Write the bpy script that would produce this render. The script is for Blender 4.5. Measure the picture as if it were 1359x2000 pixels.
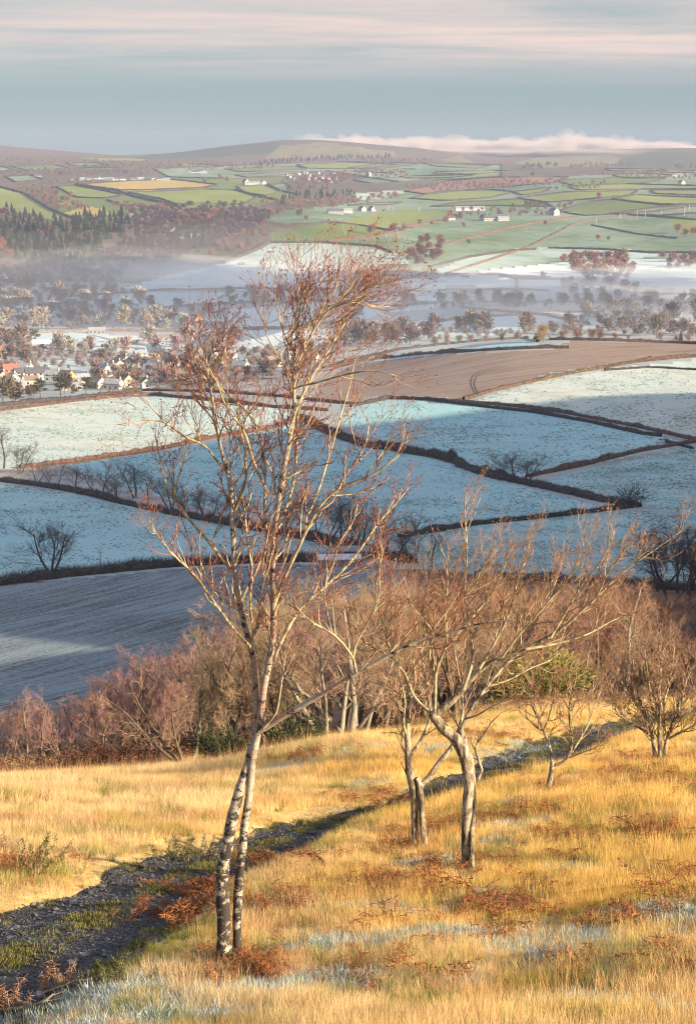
import bpy, bmesh, math, random
import numpy as np
from mathutils import Vector, Matrix

scene = bpy.context.scene
for o in list(bpy.data.objects):
    bpy.data.objects.remove(o)
RNG = np.random.default_rng(7)
random.seed(7)

# ------------------------------------------------------------------ camera
F = 3889.0                       # focal length in photograph pixels (70 mm on a 36 mm tall frame)
PITCH = math.radians(9.78)
CX, CY = 679.5, 1000.0
cam_data = bpy.data.cameras.new("camera")
cam = bpy.data.objects.new("camera", cam_data)
scene.collection.objects.link(cam)
cam_data.sensor_fit = 'VERTICAL'
cam_data.sensor_height = 36.0
cam_data.lens = 70.0
cam_data.clip_start = 0.5
cam_data.clip_end = 60000.0
cam.location = (0, 0, 0)
cam.rotation_euler = (math.pi / 2 - PITCH, 0, 0)
scene.camera = cam

# ------------------------------------------------------------------ light
SUN_EL = math.radians(17.0)
SUN_AZ = math.radians(116.0)     # clockwise from +Y (the view direction): right and a little behind
SUN_DIR = Vector((math.sin(SUN_AZ) * math.cos(SUN_EL), math.cos(SUN_AZ) * math.cos(SUN_EL), math.sin(SUN_EL)))
sun_data = bpy.data.lights.new("sun", 'SUN')
sun_data.energy = 5.0
sun_data.angle = math.radians(0.5)
sun_data.color = (1.0, 0.80, 0.55)
sun = bpy.data.objects.new("sun", sun_data)
scene.collection.objects.link(sun)
sun.rotation_euler = SUN_DIR.to_track_quat('Z', 'Y').to_euler()

world = bpy.data.worlds.new("World")
scene.world = world
world.use_nodes = True
wn = world.node_tree.nodes
wl = world.node_tree.links
wn.clear()
w_out = wn.new('ShaderNodeOutputWorld')
w_bg = wn.new('ShaderNodeBackground')
w_bg.inputs['Strength'].default_value = 0.10
sky = wn.new('ShaderNodeTexSky')
sky.sky_type = 'NISHITA'
sky.sun_disc = False
sky.sun_elevation = SUN_EL
sky.sun_rotation = SUN_AZ
sky.altitude = 200
sky.air_density = 1.0
sky.dust_density = 0.6
sky.ozone_density = 2.0


def wmath(op, a, b=None, c=None):
    n = wn.new('ShaderNodeMath'); n.operation = op
    for i, v in enumerate((a, b, c)):
        if v is None: continue
        if isinstance(v, (int, float)): n.inputs[i].default_value = v
        else: wl.new(v, n.inputs[i])
    return n.outputs[0]


# high thin cloud deck: the view direction is projected on a level sheet, so the streaks run the same way all round
tc = wn.new('ShaderNodeTexCoord')
sep = wn.new('ShaderNodeSeparateXYZ')
wl.new(tc.outputs['Generated'], sep.inputs[0])
zz = wmath('ADD', wmath('MAXIMUM', sep.outputs[2], 0.0), 0.035)
comb = wn.new('ShaderNodeCombineXYZ')
wl.new(wmath('DIVIDE', sep.outputs[0], zz), comb.inputs[0])
wl.new(wmath('DIVIDE', sep.outputs[1], zz), comb.inputs[1])
mp = wn.new('ShaderNodeMapping')
mp.inputs['Rotation'].default_value = (0, 0, math.radians(-30))
mp.inputs['Scale'].default_value = (0.30, 0.66, 1)
mp.inputs['Location'].default_value = (1.1, 0.35, 0)
wl.new(comb.outputs[0], mp.inputs[0])
nz = wn.new('ShaderNodeTexNoise')
nz.inputs['Scale'].default_value = 0.95
nz.inputs['Detail'].default_value = 9
nz.inputs['Roughness'].default_value = 0.64
nz.inputs['Distortion'].default_value = 0.35
wl.new(mp.outputs[0], nz.inputs['Vector'])
cr = wn.new('ShaderNodeValToRGB')
cr.color_ramp.elements[0].position = 0.32
cr.color_ramp.elements[1].position = 0.62
wl.new(nz.outputs['Fac'], cr.inputs[0])
# the deck thins out towards the horizon, where clear air shows under it
fade = wn.new('ShaderNodeMapRange')
fade.interpolation_type = 'SMOOTHSTEP'
fade.inputs['From Min'].default_value = 0.036
fade.inputs['From Max'].default_value = 0.060
wl.new(sep.outputs[2], fade.inputs[0])
# thin high haze greys the sky, most towards the horizon
w_veil = wn.new('ShaderNodeMixRGB')
vf = wn.new('ShaderNodeMapRange'); vf.interpolation_type = 'SMOOTHSTEP'
vf.inputs['From Min'].default_value = 0.0; vf.inputs['From Max'].default_value = 0.6
vf.inputs['To Min'].default_value = 0.90; vf.inputs['To Max'].default_value = 0.0
wl.new(sep.outputs[2], vf.inputs[0]); wl.new(vf.outputs[0], w_veil.inputs[0])
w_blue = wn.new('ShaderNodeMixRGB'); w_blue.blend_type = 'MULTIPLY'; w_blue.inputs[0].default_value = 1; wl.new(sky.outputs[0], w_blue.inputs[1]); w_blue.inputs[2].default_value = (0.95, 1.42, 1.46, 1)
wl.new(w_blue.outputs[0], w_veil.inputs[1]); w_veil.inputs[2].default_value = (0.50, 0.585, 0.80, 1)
w_mix = wn.new('ShaderNodeMixRGB')
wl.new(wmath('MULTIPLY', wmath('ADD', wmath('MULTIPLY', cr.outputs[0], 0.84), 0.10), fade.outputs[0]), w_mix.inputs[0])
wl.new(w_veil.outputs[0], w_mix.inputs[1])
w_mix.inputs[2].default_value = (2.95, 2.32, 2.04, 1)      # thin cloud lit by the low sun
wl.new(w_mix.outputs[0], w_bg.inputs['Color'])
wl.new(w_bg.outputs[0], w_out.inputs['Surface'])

scene.view_settings.view_transform = 'Standard'
scene.view_settings.look = 'None'
scene.view_settings.gamma = 1.0
scene.view_settings.use_curve_mapping = False
scene.view_settings.exposure = 1.6
scene.render.engine = 'CYCLES'
scene.cycles.max_bounces = 6
scene.cycles.diffuse_bounces = 3
scene.cycles.transparent_max_bounces = 8
scene.cycles.volume_bounces = 1
scene.cycles.filter_width = 1.1
scene.cycles.use_denoising = True

# ------------------------------------------------------------------ numbers
def vnoise(x, y, seed=0):
    """smooth value noise, arrays in, about -1..1"""
    xi = np.floor(x).astype(np.int64); yi = np.floor(y).astype(np.int64)
    fx = x - xi; fy = y - yi
    fx = fx * fx * fx * (fx * (fx * 6 - 15) + 10); fy = fy * fy * fy * (fy * (fy * 6 - 15) + 10)
    def h(a, b):
        n = (a * 374761393 + b * 668265263 + seed * 974634777) & 0x7fffffff
        n = ((n ^ (n >> 13)) * 1274126177) & 0x7fffffff
        return ((n ^ (n >> 16)) & 0xffff) / 32767.5 - 1
    a = h(xi, yi); b = h(xi + 1, yi); c = h(xi, yi + 1); d = h(xi + 1, yi + 1)
    return (a * (1 - fx) + b * fx) * (1 - fy) + (c * (1 - fx) + d * fx) * fy


def fbm(x, y, octaves=4, seed=0):
    s = 0; a = 1.0; t = 0
    for k in range(octaves):
        s = s + a * vnoise(x * 2 ** k + 17.3 * k, y * 2 ** k - 9.1 * k, seed + k); t += a; a *= 0.5
    return s / t


def smooth(a, b, x):
    t = np.clip((x - a) / (b - a), 0, 1)
    return t * t * (3 - 2 * t)


def pchip_slopes(x, y):
    h = np.diff(x); d = np.diff(y, axis=0) / h[:, None]
    m = np.zeros_like(y)
    for i in range(1, len(x) - 1):
        w1 = 2 * h[i] + h[i - 1]; w2 = h[i] + 2 * h[i - 1]
        ok = d[i - 1] * d[i] > 0
        with np.errstate(divide='ignore', invalid='ignore'):
            mm = (w1 + w2) / (w1 / d[i - 1] + w2 / d[i])
        m[i] = np.where(ok, mm, 0)
    m[0] = d[0]; m[-1] = d[-1]
    return m


def ray_slope(u, py):
    """tangent of the elevation of the sight line through photograph row py at azimuth tangent u"""
    dy = F * math.cos(PITCH) - (py - CY) * math.sin(PITCH)
    dz = -F * math.sin(PITCH) - (py - CY) * math.cos(PITCH)
    return dz / (dy * math.sqrt(1 + u * u))


# ------------------------------------------------------------------ the lie of the land
T_U = np.array([-.172, -.086, 0, .086, .172])
T_ROWS = [   # distance, then the sight line that meets the ground there in five directions
    (15.5, 2040, 2015, 2000, 1995, 1985),
    (18.4, 1935, 1908, 1890, 1875, 1860),
    (25.0, 1745, 1728, 1710, 1698, 1680),
    (33.0, 1590, 1592, 1588, 1560, 1540),
    (40.0, 1532, 1530, 1510, 1492, 1485),
    (48.0, 1527, 1510, 1447, 1437, 1432),
    (62.0, 1500, 1490, 1452, 1390, 1387),
    (90.0, 1465, 1450, 1420, 1372, 1355),
    (130., 1418, 1404, 1380, 1350, 1330),
    (200., 1338, 1318, 1300, 1290, 1280),
    (300., 1224, 1214, 1205, 1203, 1205),
    (430., 1130, 1120, 1108, 1110, 1115),
    (540., 1030, 1030, 1025, 1025, 1030),
    (640., 955, 965, 965, 965, 965),
    (760., 890, 895, 895, 890, 885),
    (900., 825, 830, 840, 832, 825),
    (1000, 787, 787, 785, 765, 768),
    (1100, 775, 766, 752, 712, 716),
    (1200, 757, 745, 722, 666, 669),
    (1300, 735, 728, 714, 670, 672),
    (1500, 690, 695, 690, 680, 680),
    (1700, 652, 655, 652, 648, 648),
    (2000, 606, 606, 605, 605, 606),
    (2300, 560, 560, 556, 560, 562),
    (2550, 520, 516, 512, 522, 524),
    (2800, 475, 474, 478, 486, 490),
    (3100, 435, 437, 444, 447, 452),
    (3450, 398, 398, 408, 410, 412),
    (4000, 362, 362, 368, 371, 371),
    (5000, 336, 335, 335, 338, 336),
    (5600, 318, 320, 321, 326, 326),
    (6300, 302, 309, 310, 314, 314),
    (7000, 291, 302, 306, 307, 302),
    (8300, 312, 318, 318, 318, 316),
]
_lr = np.array([math.log(0.6), math.log(3.0), math.log(8.0)] + [math.log(r[0]) for r in T_ROWS])
_sl = np.array([[-1.7 / 0.6] * 5, [-2.3 / 3.0] * 5, [-4.35 / 8.0, -4.2 / 8, -4.1 / 8, -4.05 / 8, -4.0 / 8]]
               + [[ray_slope(u, p) for u, p in zip(T_U, r[1:])] for r in T_ROWS])
_ms = pchip_slopes(_lr, _sl)


def front_z(u, r):
    lr = np.log(np.maximum(r, 0.61))
    i = np.clip(np.searchsorted(_lr, lr) - 1, 0, len(_lr) - 2)
    h = _lr[i + 1] - _lr[i]
    t = np.clip((lr - _lr[i]) / h, 0, 1)
    h00 = (1 + 2 * t) * (1 - t) ** 2; h10 = t * (1 - t) ** 2; h01 = t * t * (3 - 2 * t); h11 = t * t * (t - 1)
    cols = [h00 * _sl[i, k] + h10 * h * _ms[i, k] + h01 * _sl[i + 1, k] + h11 * h * _ms[i + 1, k] for k in range(5)]
    cols = np.stack(cols)
    uc = np.clip(u, T_U[0] - 0.15, T_U[-1] + 0.15)
    # smooth blend across the five directions (uniform cubic Hermite)
    s = (uc - T_U[0]) / (T_U[1] - T_U[0])
    k = np.clip(np.floor(s).astype(int), 0, 3)
    t = s - k
    def col(n): return np.take_along_axis(cols, np.clip(n, 0, 4)[None], 0)[0]
    p1 = col(k); p2 = col(k + 1)
    m1 = (p2 - col(k - 1)) * np.where(k == 0, 1.0, 0.5); m2 = (col(k + 2) - p1) * np.where(k == 3, 1.0, 0.5)
    tt = np.clip(t, 0, 1)
    v = (1 + 2 * tt) * (1 - tt) ** 2 * p1 + tt * (1 - tt) ** 2 * m1 + tt * tt * (3 - 2 * tt) * p2 + tt * tt * (tt - 1) * m2
    v = v + np.where(t > 1, np.tanh(np.maximum(t - 1, 0)) * m2, 0) + np.where(t < 0, np.tanh(np.minimum(t, 0)) * m1, 0)
    return v * r


HILLS = [
    (90, 150, 33, 60, 20),  # unseen knoll right of the frame, added to shade the lower ploughed field
    (-75, 2930, 135, 260, 15), (-205, 2900, 100, 280, -16), (-400, 2880, 150, 250, 14), (230, 3200, 160, 420, 10), (60, 3300, 110, 300, -7), (560, 3100, 170, 420, 12),  # x, y, radius across, radius along, height: far spurs, dips and the round hills on the skyline
    (-120, 6750, 400, 500, 56), (-720, 6900, 260, 500, -14), (-1250, 6900, 330, 400, 12), (850, 7050, 420, 350, 16), (330, 7000, 300, 300, 6),
    (1350, 7000, 500, 400, 14),
]
RIDGE = np.array([(95., -5., -15.), (153., 64., -6.), (235., 175., 30.), (330., 300., 58.), (440., 440., 78.), (560., 570., 88.), (680., 680., 82.), (800., 790., 16.), (1000, 1000, -30)])


def H(x, y):
    x = np.asarray(x, float); y = np.asarray(y, float)
    r = np.hypot(x, y) + 1e-6
    th = np.arctan2(x, y)
    u = np.tan(np.clip(th, -1.2, 1.2))
    z = front_z(u, r)
    # round the shoulders of the hill away behind and beside the camera
    back = -1.7 - 0.06 * r - 0.00002 * r * r
    back = np.maximum(back, -150 + 0 * r)
    w = smooth(0.75, 1.5, np.abs(th))
    z = z * (1 - w) + back * w
    # the same hill carries on to the right as a ridge, out of frame
    d2 = np.full(r.shape, 1e9); rz = np.zeros(r.shape)
    for (ax, ay, az), (bx, by, bz) in zip(RIDGE[:-1], RIDGE[1:]):
        vx, vy = bx - ax, by - ay
        t = np.clip(((x - ax) * vx + (y - ay) * vy) / (vx * vx + vy * vy), 0, 1)
        dd = np.hypot(x - ax - t * vx, y - ay - t * vy)
        m = dd < d2
        rz = np.where(m, az + t * (bz - az), rz); d2 = np.where(m, dd, d2)
    ridge = rz - (np.sqrt(d2 * d2 + 900) - 30) * 0.46
    k = 6.0
    mx = np.maximum(z, ridge)
    out = smooth(0.195, 0.32, u) * (np.abs(th) < 2.2) * smooth(30, 70, r)
    zr = mx + np.log(np.exp(np.clip((z - mx) / k, -60, 0)) + np.exp(np.clip((ridge - mx) / k, -60, 0))) * k
    z = z * (1 - out) + zr * out
    for hx, hy, rx, ry, hh in HILLS:
        z = z + hh * np.exp(-((x - hx) / rx) ** 2 - ((y - hy) / ry) ** 2)
    # undulation
    a = smooth(250, 1200, r)
    z = z + smooth(2250, 2800, r) * (1 - smooth(5200, 6300, r)) * fbm(x / 330. + y / 2600., y / 1500., 3, 21) * 15
    z = z + a * (fbm(x / 260., y / 330., 3, 5) * 1.6 * smooth(0, 2500, r) * 3)
    z = z + smooth(120, 400, r) * fbm(x / 60., y / 60., 3, 9) * 0.5
    z = z + (1 - smooth(60, 110, r)) * (fbm(x / 2.2, y / 2.2, 3, 3) * 0.045 + fbm(x / 9., y / 9., 2, 4) * 0.06) * smooth(2, 10, r)
    return z


def Hs(x, y):
    return float(H(np.array([x]), np.array([y]))[0])


def pix_dir(px, py):
    a = (px - CX); b = -(py - CY)
    dx = a
    dy = F * math.cos(PITCH) + b * math.sin(PITCH)
    dz = -F * math.sin(PITCH) + b * math.cos(PITCH)
    return dx, dy, dz


_MR = np.exp(np.linspace(math.log(6), math.log(8200), 1500))
_TT = np.linspace(-0.40, 0.40, 420)
_tab = None


def make_table():
    """the ground once on a fan of sight lines, for quick look-ups"""
    global _tab
    R, T = np.meshgrid(_MR, _TT, indexing='ij')
    _tab = H(R * np.sin(T), R * np.cos(T)) / R


def _lookup(th, hr_slope, n0=0):
    a = np.clip((th - _TT[0]) / (_TT[1] - _TT[0]), 0, len(_TT) - 1.001)
    i = a.astype(int); f = a - i
    prof = _tab[:, i] * (1 - f) + _tab[:, i + 1] * f          # 1500 x n
    above = prof > hr_slope[None]
    k = np.argmax(above, 0)
    none = ~above.any(0)
    k = np.where(none, np.argmax(prof, 0), k)
    k = np.clip(k, 1, len(_MR) - 1)
    n = np.arange(len(th))
    g0 = prof[k - 1, n] - hr_slope; g1 = prof[k, n] - hr_slope
    t = np.where(none, 1.0, np.clip(-g0 / np.where(abs(g1 - g0) < 1e-12, 1e-12, g1 - g0), 0, 1))
    return np.exp(np.log(_MR[k - 1]) * (1 - t) + np.log(_MR[k]) * t)


def hit_many(P):
    """first points of the ground along the sight lines of photograph pixels"""
    P = np.asarray(P, float)
    if _tab is None: make_table()
    dx = P[:, 0] - CX; b = -(P[:, 1] - CY)
    dy = F * math.cos(PITCH) + b * math.sin(PITCH); dz = -F * math.sin(PITCH) + b * math.cos(PITCH)
    hr = np.hypot(dx, dy)
    r = _lookup(np.arctan2(dx, dy), dz / hr)
    X = dx / hr * r; Y = dy / hr * r
    return np.stack([X, Y, H(X, Y)], 1)


def hit(px, py):
    return Vector(hit_many([(px, py)])[0])


def hits(pts, step=25.0):
    """ground line under a pixel polyline, resampled"""
    out = []
    for (a, b), (c, d) in zip(pts[:-1], pts[1:]):
        n = max(1, int(math.hypot(c - a, d - b) / step))
        for i in range(n):
            t = i / n
            out.append((a + (c - a) * t, b + (d - b) * t))
    out.append(pts[-1])
    return [Vector(p) for p in hit_many(out)]


def at_depth(px, py, depth):
    """the point on the sight line of a pixel at a given forward distance (world Y)"""
    dx, dy, dz = pix_dir(px, py)
    return Vector((dx / dy * depth, depth, dz / dy * depth))


def project(p):
    c, s = math.cos(PITCH), math.sin(PITCH)
    dep = max(p[1] * c - p[2] * s, 1e-3)
    up = p[1] * s + p[2] * c
    return CX + F * p[0] / dep, CY - F * up / dep


# ------------------------------------------------------------------ objects
COL = scene.collection


def link(o):
    COL.objects.link(o)
    return o


def mesh_obj(name, verts, faces, mat=None, parent=None, smooth_shade=False, mats=None, midx=None):
    me = bpy.data.meshes.new(name)
    if isinstance(verts, np.ndarray) and isinstance(faces, np.ndarray):
        nv = len(verts); nf, k = faces.shape
        me.vertices.add(nv); me.vertices.foreach_set('co', verts.astype(np.float32).ravel())
        me.loops.add(nf * k); me.loops.foreach_set('vertex_index', faces.astype(np.int32).ravel())
        me.polygons.add(nf)
        me.polygons.foreach_set('loop_start', np.arange(0, nf * k, k, dtype=np.int32))
        me.update(calc_edges=True)
    else:
        me.from_pydata([tuple(v) for v in verts], [], [tuple(f) for f in faces])
        me.update()
    if smooth_shade:
        me.polygons.foreach_set('use_smooth', np.ones(len(me.polygons), bool))
    for m in (mats or ([mat] if mat else [])):
        me.materials.append(m)
    if midx is not None:
        me.polygons.foreach_set('material_index', np.asarray(midx, np.int32))
    o = bpy.data.objects.new(name, me)
    link(o)
    if parent is not None:
        o.parent = parent
    return o


def empty(name, loc, rz=0.0, scale=1.0):
    o = bpy.data.objects.new(name, None)
    o.empty_display_size = 0.2
    link(o)
    o.location = loc; o.rotation_euler = (0, 0, rz); o.scale = (scale,) * 3
    return o


def tag(o, label=None, cat=None, group=None, kind=None):
    if label: o['label'] = label
    if cat: o['category'] = cat
    if group: o['group'] = group
    if kind: o['kind'] = kind
    return o


def copy_tree(o, parent=None):
    c = o.copy()
    COL.objects.link(c)
    if parent is not None:
        c.parent = parent
    for ch in list(o.children):
        copy_tree(ch, c)
    return c


class NT:
    """small node-tree writer"""
    def __init__(self, name):
        self.m = bpy.data.materials.new(name)
        self.m.use_nodes = True
        self.t = self.m.node_tree
        self.t.nodes.clear()
        self.out = self.n('ShaderNodeOutputMaterial')
    def n(self, typ, **kw):
        nd = self.t.nodes.new(typ)
        for k, v in kw.items(): setattr(nd, k, v)
        return nd
    def put(self, sock, v):
        if v is None: return
        if isinstance(v, bpy.types.NodeSocket): self.t.links.new(v, sock)
        elif isinstance(v, (tuple, list)):
            sock.default_value = tuple(v) + ((1,) if len(v) == 3 and sock.type == 'RGBA' else ())
        else: sock.default_value = v
    def math(self, op, a, b=None, c=None, clamp=False):
        nd = self.n('ShaderNodeMath', operation=op, use_clamp=clamp)
        for i, v in enumerate((a, b, c)): self.put(nd.inputs[i], v)
        return nd.outputs[0]
    def mix(self, f, a, b, mode='MIX'):
        nd = self.n('ShaderNodeMixRGB', blend_type=mode)
        self.put(nd.inputs[0], f); self.put(nd.inputs[1], a); self.put(nd.inputs[2], b)
        return nd.outputs[0]
    def pos(self, scale=(1, 1, 1), rot=(0, 0, 0), obj=False):
        if obj:
            v = self.n('ShaderNodeTexCoord').outputs['Object']
        else:
            v = self.n('ShaderNodeNewGeometry').outputs['Position']
        nd = self.n('ShaderNodeMapping')
        nd.inputs['Scale'].default_value = scale; nd.inputs['Rotation'].default_value = rot
        if any(rot) and scale != (1, 1, 1):          # turn first, then stretch along the turned axes
            r1 = self.n('ShaderNodeMapping'); r1.inputs['Rotation'].default_value = rot; nd.inputs['Rotation'].default_value = (0, 0, 0)
            self.t.links.new(v, r1.inputs[0]); v = r1.outputs[0]
        self.t.links.new(v, nd.inputs[0])
        return nd.outputs[0]
    def noise(self, vec, scale, detail=3, rough=0.55, dist=0.0):
        nd = self.n('ShaderNodeTexNoise')
        self.put(nd.inputs['Vector'], vec); nd.inputs['Scale'].default_value = scale
        nd.inputs['Detail'].default_value = detail; nd.inputs['Roughness'].default_value = rough
        nd.inputs['Distortion'].default_value = dist
        return nd.outputs['Fac']
    def ramp(self, f, lo, hi):
        nd = self.n('ShaderNodeMapRange', interpolation_type='SMOOTHSTEP')
        self.put(nd.inputs[0], f); nd.inputs[1].default_value = lo; nd.inputs[2].default_value = hi
        return nd.outputs[0]
    def bump(self, h, strength=0.5, dist=0.1):
        nd = self.n('ShaderNodeBump')
        nd.inputs['Strength'].default_value = strength; nd.inputs['Distance'].default_value = dist
        self.put(nd.inputs['Height'], h)
        return nd.outputs[0]
    def finish(self, color, rough=0.9, normal=None, spec=0.2, trans=0.0, transcol=None):
        b = self.n('ShaderNodeBsdfPrincipled')
        self.put(b.inputs['Base Color'], color); self.put(b.inputs['Roughness'], rough)
        b.inputs['Specular IOR Level'].default_value = spec
        self.put(b.inputs['Normal'], normal)
        sh = b.outputs[0]
        if trans:
            tr = self.n('ShaderNodeBsdfTranslucent'); self.put(tr.inputs[0], transcol or color)
            mx = self.n('ShaderNodeMixShader'); mx.inputs[0].default_value = trans
            self.t.links.new(sh, mx.inputs[1]); self.t.links.new(tr.outputs[0], mx.inputs[2]); sh = mx.outputs[0]
        self.t.links.new(sh, self.out.inputs['Surface'])
        return self.m


def inside(poly, x, y):
    """points in a polygon (arrays)"""
    c = np.zeros(x.shape, bool)
    n = len(poly)
    j = n - 1
    for i in range(n):
        xi, yi = poly[i]; xj, yj = poly[j]
        if yi != yj:
            m = ((yi > y) != (yj > y)) & (x < (xj - xi) * (y - yi) / (yj - yi) + xi)
            c ^= m
        j = i
    return c
# ------------------------------------------------------------------ ground materials
def mat_frost(name, frost=(0.60, 0.66, 0.66), under=(0.20, 0.22, 0.12), cover=0.75, tuft=1.0, green=0.0, scale=1.0, stripes=None):
    m = NT(name)
    p = m.pos((1, 1, 0.3))
    big = m.noise(p, 0.012 * scale, 3, 0.6)
    med = m.noise(p, 0.11 * scale, 4, 0.65, 0.4)
    fine = m.noise(m.pos((1.0, 0.8, 0.4), (0, 0, 0.35)), 2.6 * scale, 5, 0.78)
    v = m.math('ADD', m.math('MULTIPLY', fine, 0.62 * tuft), m.math('ADD', m.math('MULTIPLY', med, 0.40), m.math('MULTIPLY', big, 0.40)))
    t = 0.40 + 0.31 * tuft - (cover - 0.5) * 0.55
    f = m.ramp(v, t - 0.11, t + 0.14)
    dead = m.mix(m.ramp(med, 0.35, 0.65), under, (under[0] * 1.5, under[1] * 1.25, under[2] * 1.1))
    col = m.mix(f, dead, m.mix(m.ramp(big, 0.35, 0.65), frost, (frost[0] * 0.80, frost[1] * 0.90, frost[2] * 0.90)))
    if stripes:
        ang, per = stripes
        w = m.n('ShaderNodeTexWave', wave_type='BANDS', bands_direction='X')
        m.put(w.inputs['Vector'], m.pos((1, 1, 0), (0, 0, ang)))
        w.inputs['Scale'].default_value = 0.314 / per; w.inputs['Distortion'].default_value = 1.5; w.inputs['Detail'].default_value = 3
        col = m.mix(m.math('MULTIPLY', w.outputs['Fac'], 0.18), col, under)
    nrm = m.bump(fine, 0.35, 0.35)
    return m.finish(col, 0.85, nrm, 0.15)


def mat_plough(name, soil, frost, ang, period, amount):
    m = NT(name)
    p = m.pos((1, 1, 0.2))
    big = m.noise(p, 0.02, 3)
    fine = m.noise(m.pos((1, 1, 1)), 1.6, 5, 0.78)
    w = m.n('ShaderNodeTexWave', wave_type='BANDS', bands_direction='X')
    m.put(w.inputs['Vector'], m.pos((1, 1, 0), (0, 0, ang)))
    w.inputs['Scale'].default_value = 0.314 / period; w.inputs['Distortion'].default_value = 2.6
    w.inputs['Detail'].default_value = 3.0; w.inputs['Detail Scale'].default_value = 1.3; w.inputs['Detail Roughness'].default_value = 0.6
    long = m.noise(m.pos((1, 0.035, 0), (0, 0, ang)), 0.6 / period, 5, 0.7)
    h = m.math('ADD', m.math('MULTIPLY', w.outputs['Fac'], 0.06), m.math('ADD', m.math('MULTIPLY', long, 0.66), m.math('MULTIPLY', fine, 1.02)))
    h = m.math('ADD', h, m.math('MULTIPLY', big, 0.30))
    f = m.math('MULTIPLY', m.ramp(h, 0.84, 1.12), amount)
    soilv = m.mix(m.noise(p, 0.15, 3), soil, tuple(c * 1.35 for c in soil))
    col = m.mix(f, soilv, frost)
    return m.finish(col, 0.95, m.bump(h, 0.7, 0.25 * period), 0.1)


def mat_pasture(name, a, b, frost=0.0, streak=0.0):
    m = NT(name)
    p = m.pos((1, 1, 0.3))
    big = m.noise(p, 0.006, 3, 0.6); med = m.noise(p, 0.05, 4, 0.6)
    col = m.mix(m.ramp(m.math('ADD', m.math('MULTIPLY', big, 0.6), m.math('MULTIPLY', med, 0.4)), 0.36, 0.64), a, b)
    w = m.n('ShaderNodeTexWave', wave_type='BANDS', bands_direction='X')
    m.put(w.inputs['Vector'], m.pos((1, 1, 0), (0, 0, 1.25)))
    w.inputs['Scale'].default_value = 0.02; w.inputs['Distortion'].default_value = 3; w.inputs['Detail'].default_value = 3
    col = m.mix(m.math('MULTIPLY', w.outputs['Fac'], 0.22), col, tuple(c * 0.72 for c in a))
    if frost:
        col = m.mix(m.math('MULTIPLY', m.ramp(m.math('ADD', big, m.math('MULTIPLY', med, 0.5)), 0.45, 0.95), frost), col, (0.36, 0.45, 0.46))
    return m.finish(col, 0.9, None, 0.15)


def mat_moor(name, cols, scale=0.01):
    m = NT(name)
    p = m.pos((1, 1, 0.3))
    a = m.noise(p, scale, 4, 0.6, 0.5); b = m.noise(p, scale * 4.3, 4, 0.65); c = m.noise(p, scale * 18, 3, 0.7)
    col = m.mix(m.ramp(a, 0.38, 0.6), cols[0], cols[1])
    col = m.mix(m.ramp(b, 0.45, 0.62), col, cols[2])
    col = m.mix(m.math('MULTIPLY', m.ramp(c, 0.5, 0.7), 0.5), col, cols[3])
    return m.finish(col, 0.95, None, 0.1)


FROST = mat_frost('frosted_grass', (0.32, 0.50, 0.545), (0.10, 0.155, 0.135), 0.74, 1.45, 0, 0.42)  # the blue of the shaded fields is put into this frost colour
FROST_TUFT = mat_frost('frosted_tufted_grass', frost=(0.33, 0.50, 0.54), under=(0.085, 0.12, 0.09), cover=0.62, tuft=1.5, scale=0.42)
FROST_LIT = mat_frost('frosted_sunlit_grass', (0.47, 0.535, 0.53), (0.27, 0.30, 0.23), 0.64, 1.5, 0, 0.6)  # paler, warmer copy for sunlit fields, the sunlight put into its colour
FROST_VALLEY = mat_frost('frosted_valley_grass', (0.46, 0.52, 0.54), (0.17, 0.20, 0.15), 0.86, 0.7, 0, 0.5)
FROST_ROUGH = mat_frost('frosted_rough_ground', (0.34, 0.37, 0.39), (0.15, 0.125, 0.115), 0.62, 1.0, 0, 0.4)
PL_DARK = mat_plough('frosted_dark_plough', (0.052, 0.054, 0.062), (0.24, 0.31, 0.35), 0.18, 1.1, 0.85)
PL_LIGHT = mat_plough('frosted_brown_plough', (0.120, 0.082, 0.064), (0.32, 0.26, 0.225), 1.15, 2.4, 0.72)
GREEN = mat_pasture('green_pasture', (0.095, 0.140, 0.030), (0.130, 0.170, 0.042))
GREEN_B = mat_pasture('bright_pasture', (0.145, 0.190, 0.036), (0.200, 0.225, 0.050))
GREEN_F = mat_pasture('thinly_frosted_pasture', (0.075, 0.130, 0.042), (0.110, 0.155, 0.055), 0.30)
GREEN_FF = mat_pasture('frosted_pasture', (0.16, 0.21, 0.12), (0.21, 0.27, 0.18), 0.9)
GOLD = mat_pasture('straw_pasture', (0.31, 0.26, 0.065), (0.38, 0.25, 0.075))
BRACKEN_FIELD = mat_pasture('bracken_field', (0.26, 0.125, 0.075), (0.20, 0.115, 0.08))
MOOR = mat_moor('far_rough_ground', [(0.095, 0.072, 0.062), (0.085, 0.10, 0.042), (0.13, 0.080, 0.070), (0.055, 0.046, 0.048)])
MOOR_TOP = mat_moor('heather_moor', [(0.13, 0.085, 0.08), (0.11, 0.10, 0.06), (0.12, 0.08, 0.08), (0.09, 0.065, 0.065)], 0.004)
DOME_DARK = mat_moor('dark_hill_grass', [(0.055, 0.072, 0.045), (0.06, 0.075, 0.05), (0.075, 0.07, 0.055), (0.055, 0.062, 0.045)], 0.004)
DOME_PALE = mat_moor('pale_hill_grass', [(0.18, 0.17, 0.085), (0.16, 0.155, 0.08), (0.14, 0.11, 0.08), (0.125, 0.13, 0.07)], 0.004)

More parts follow.
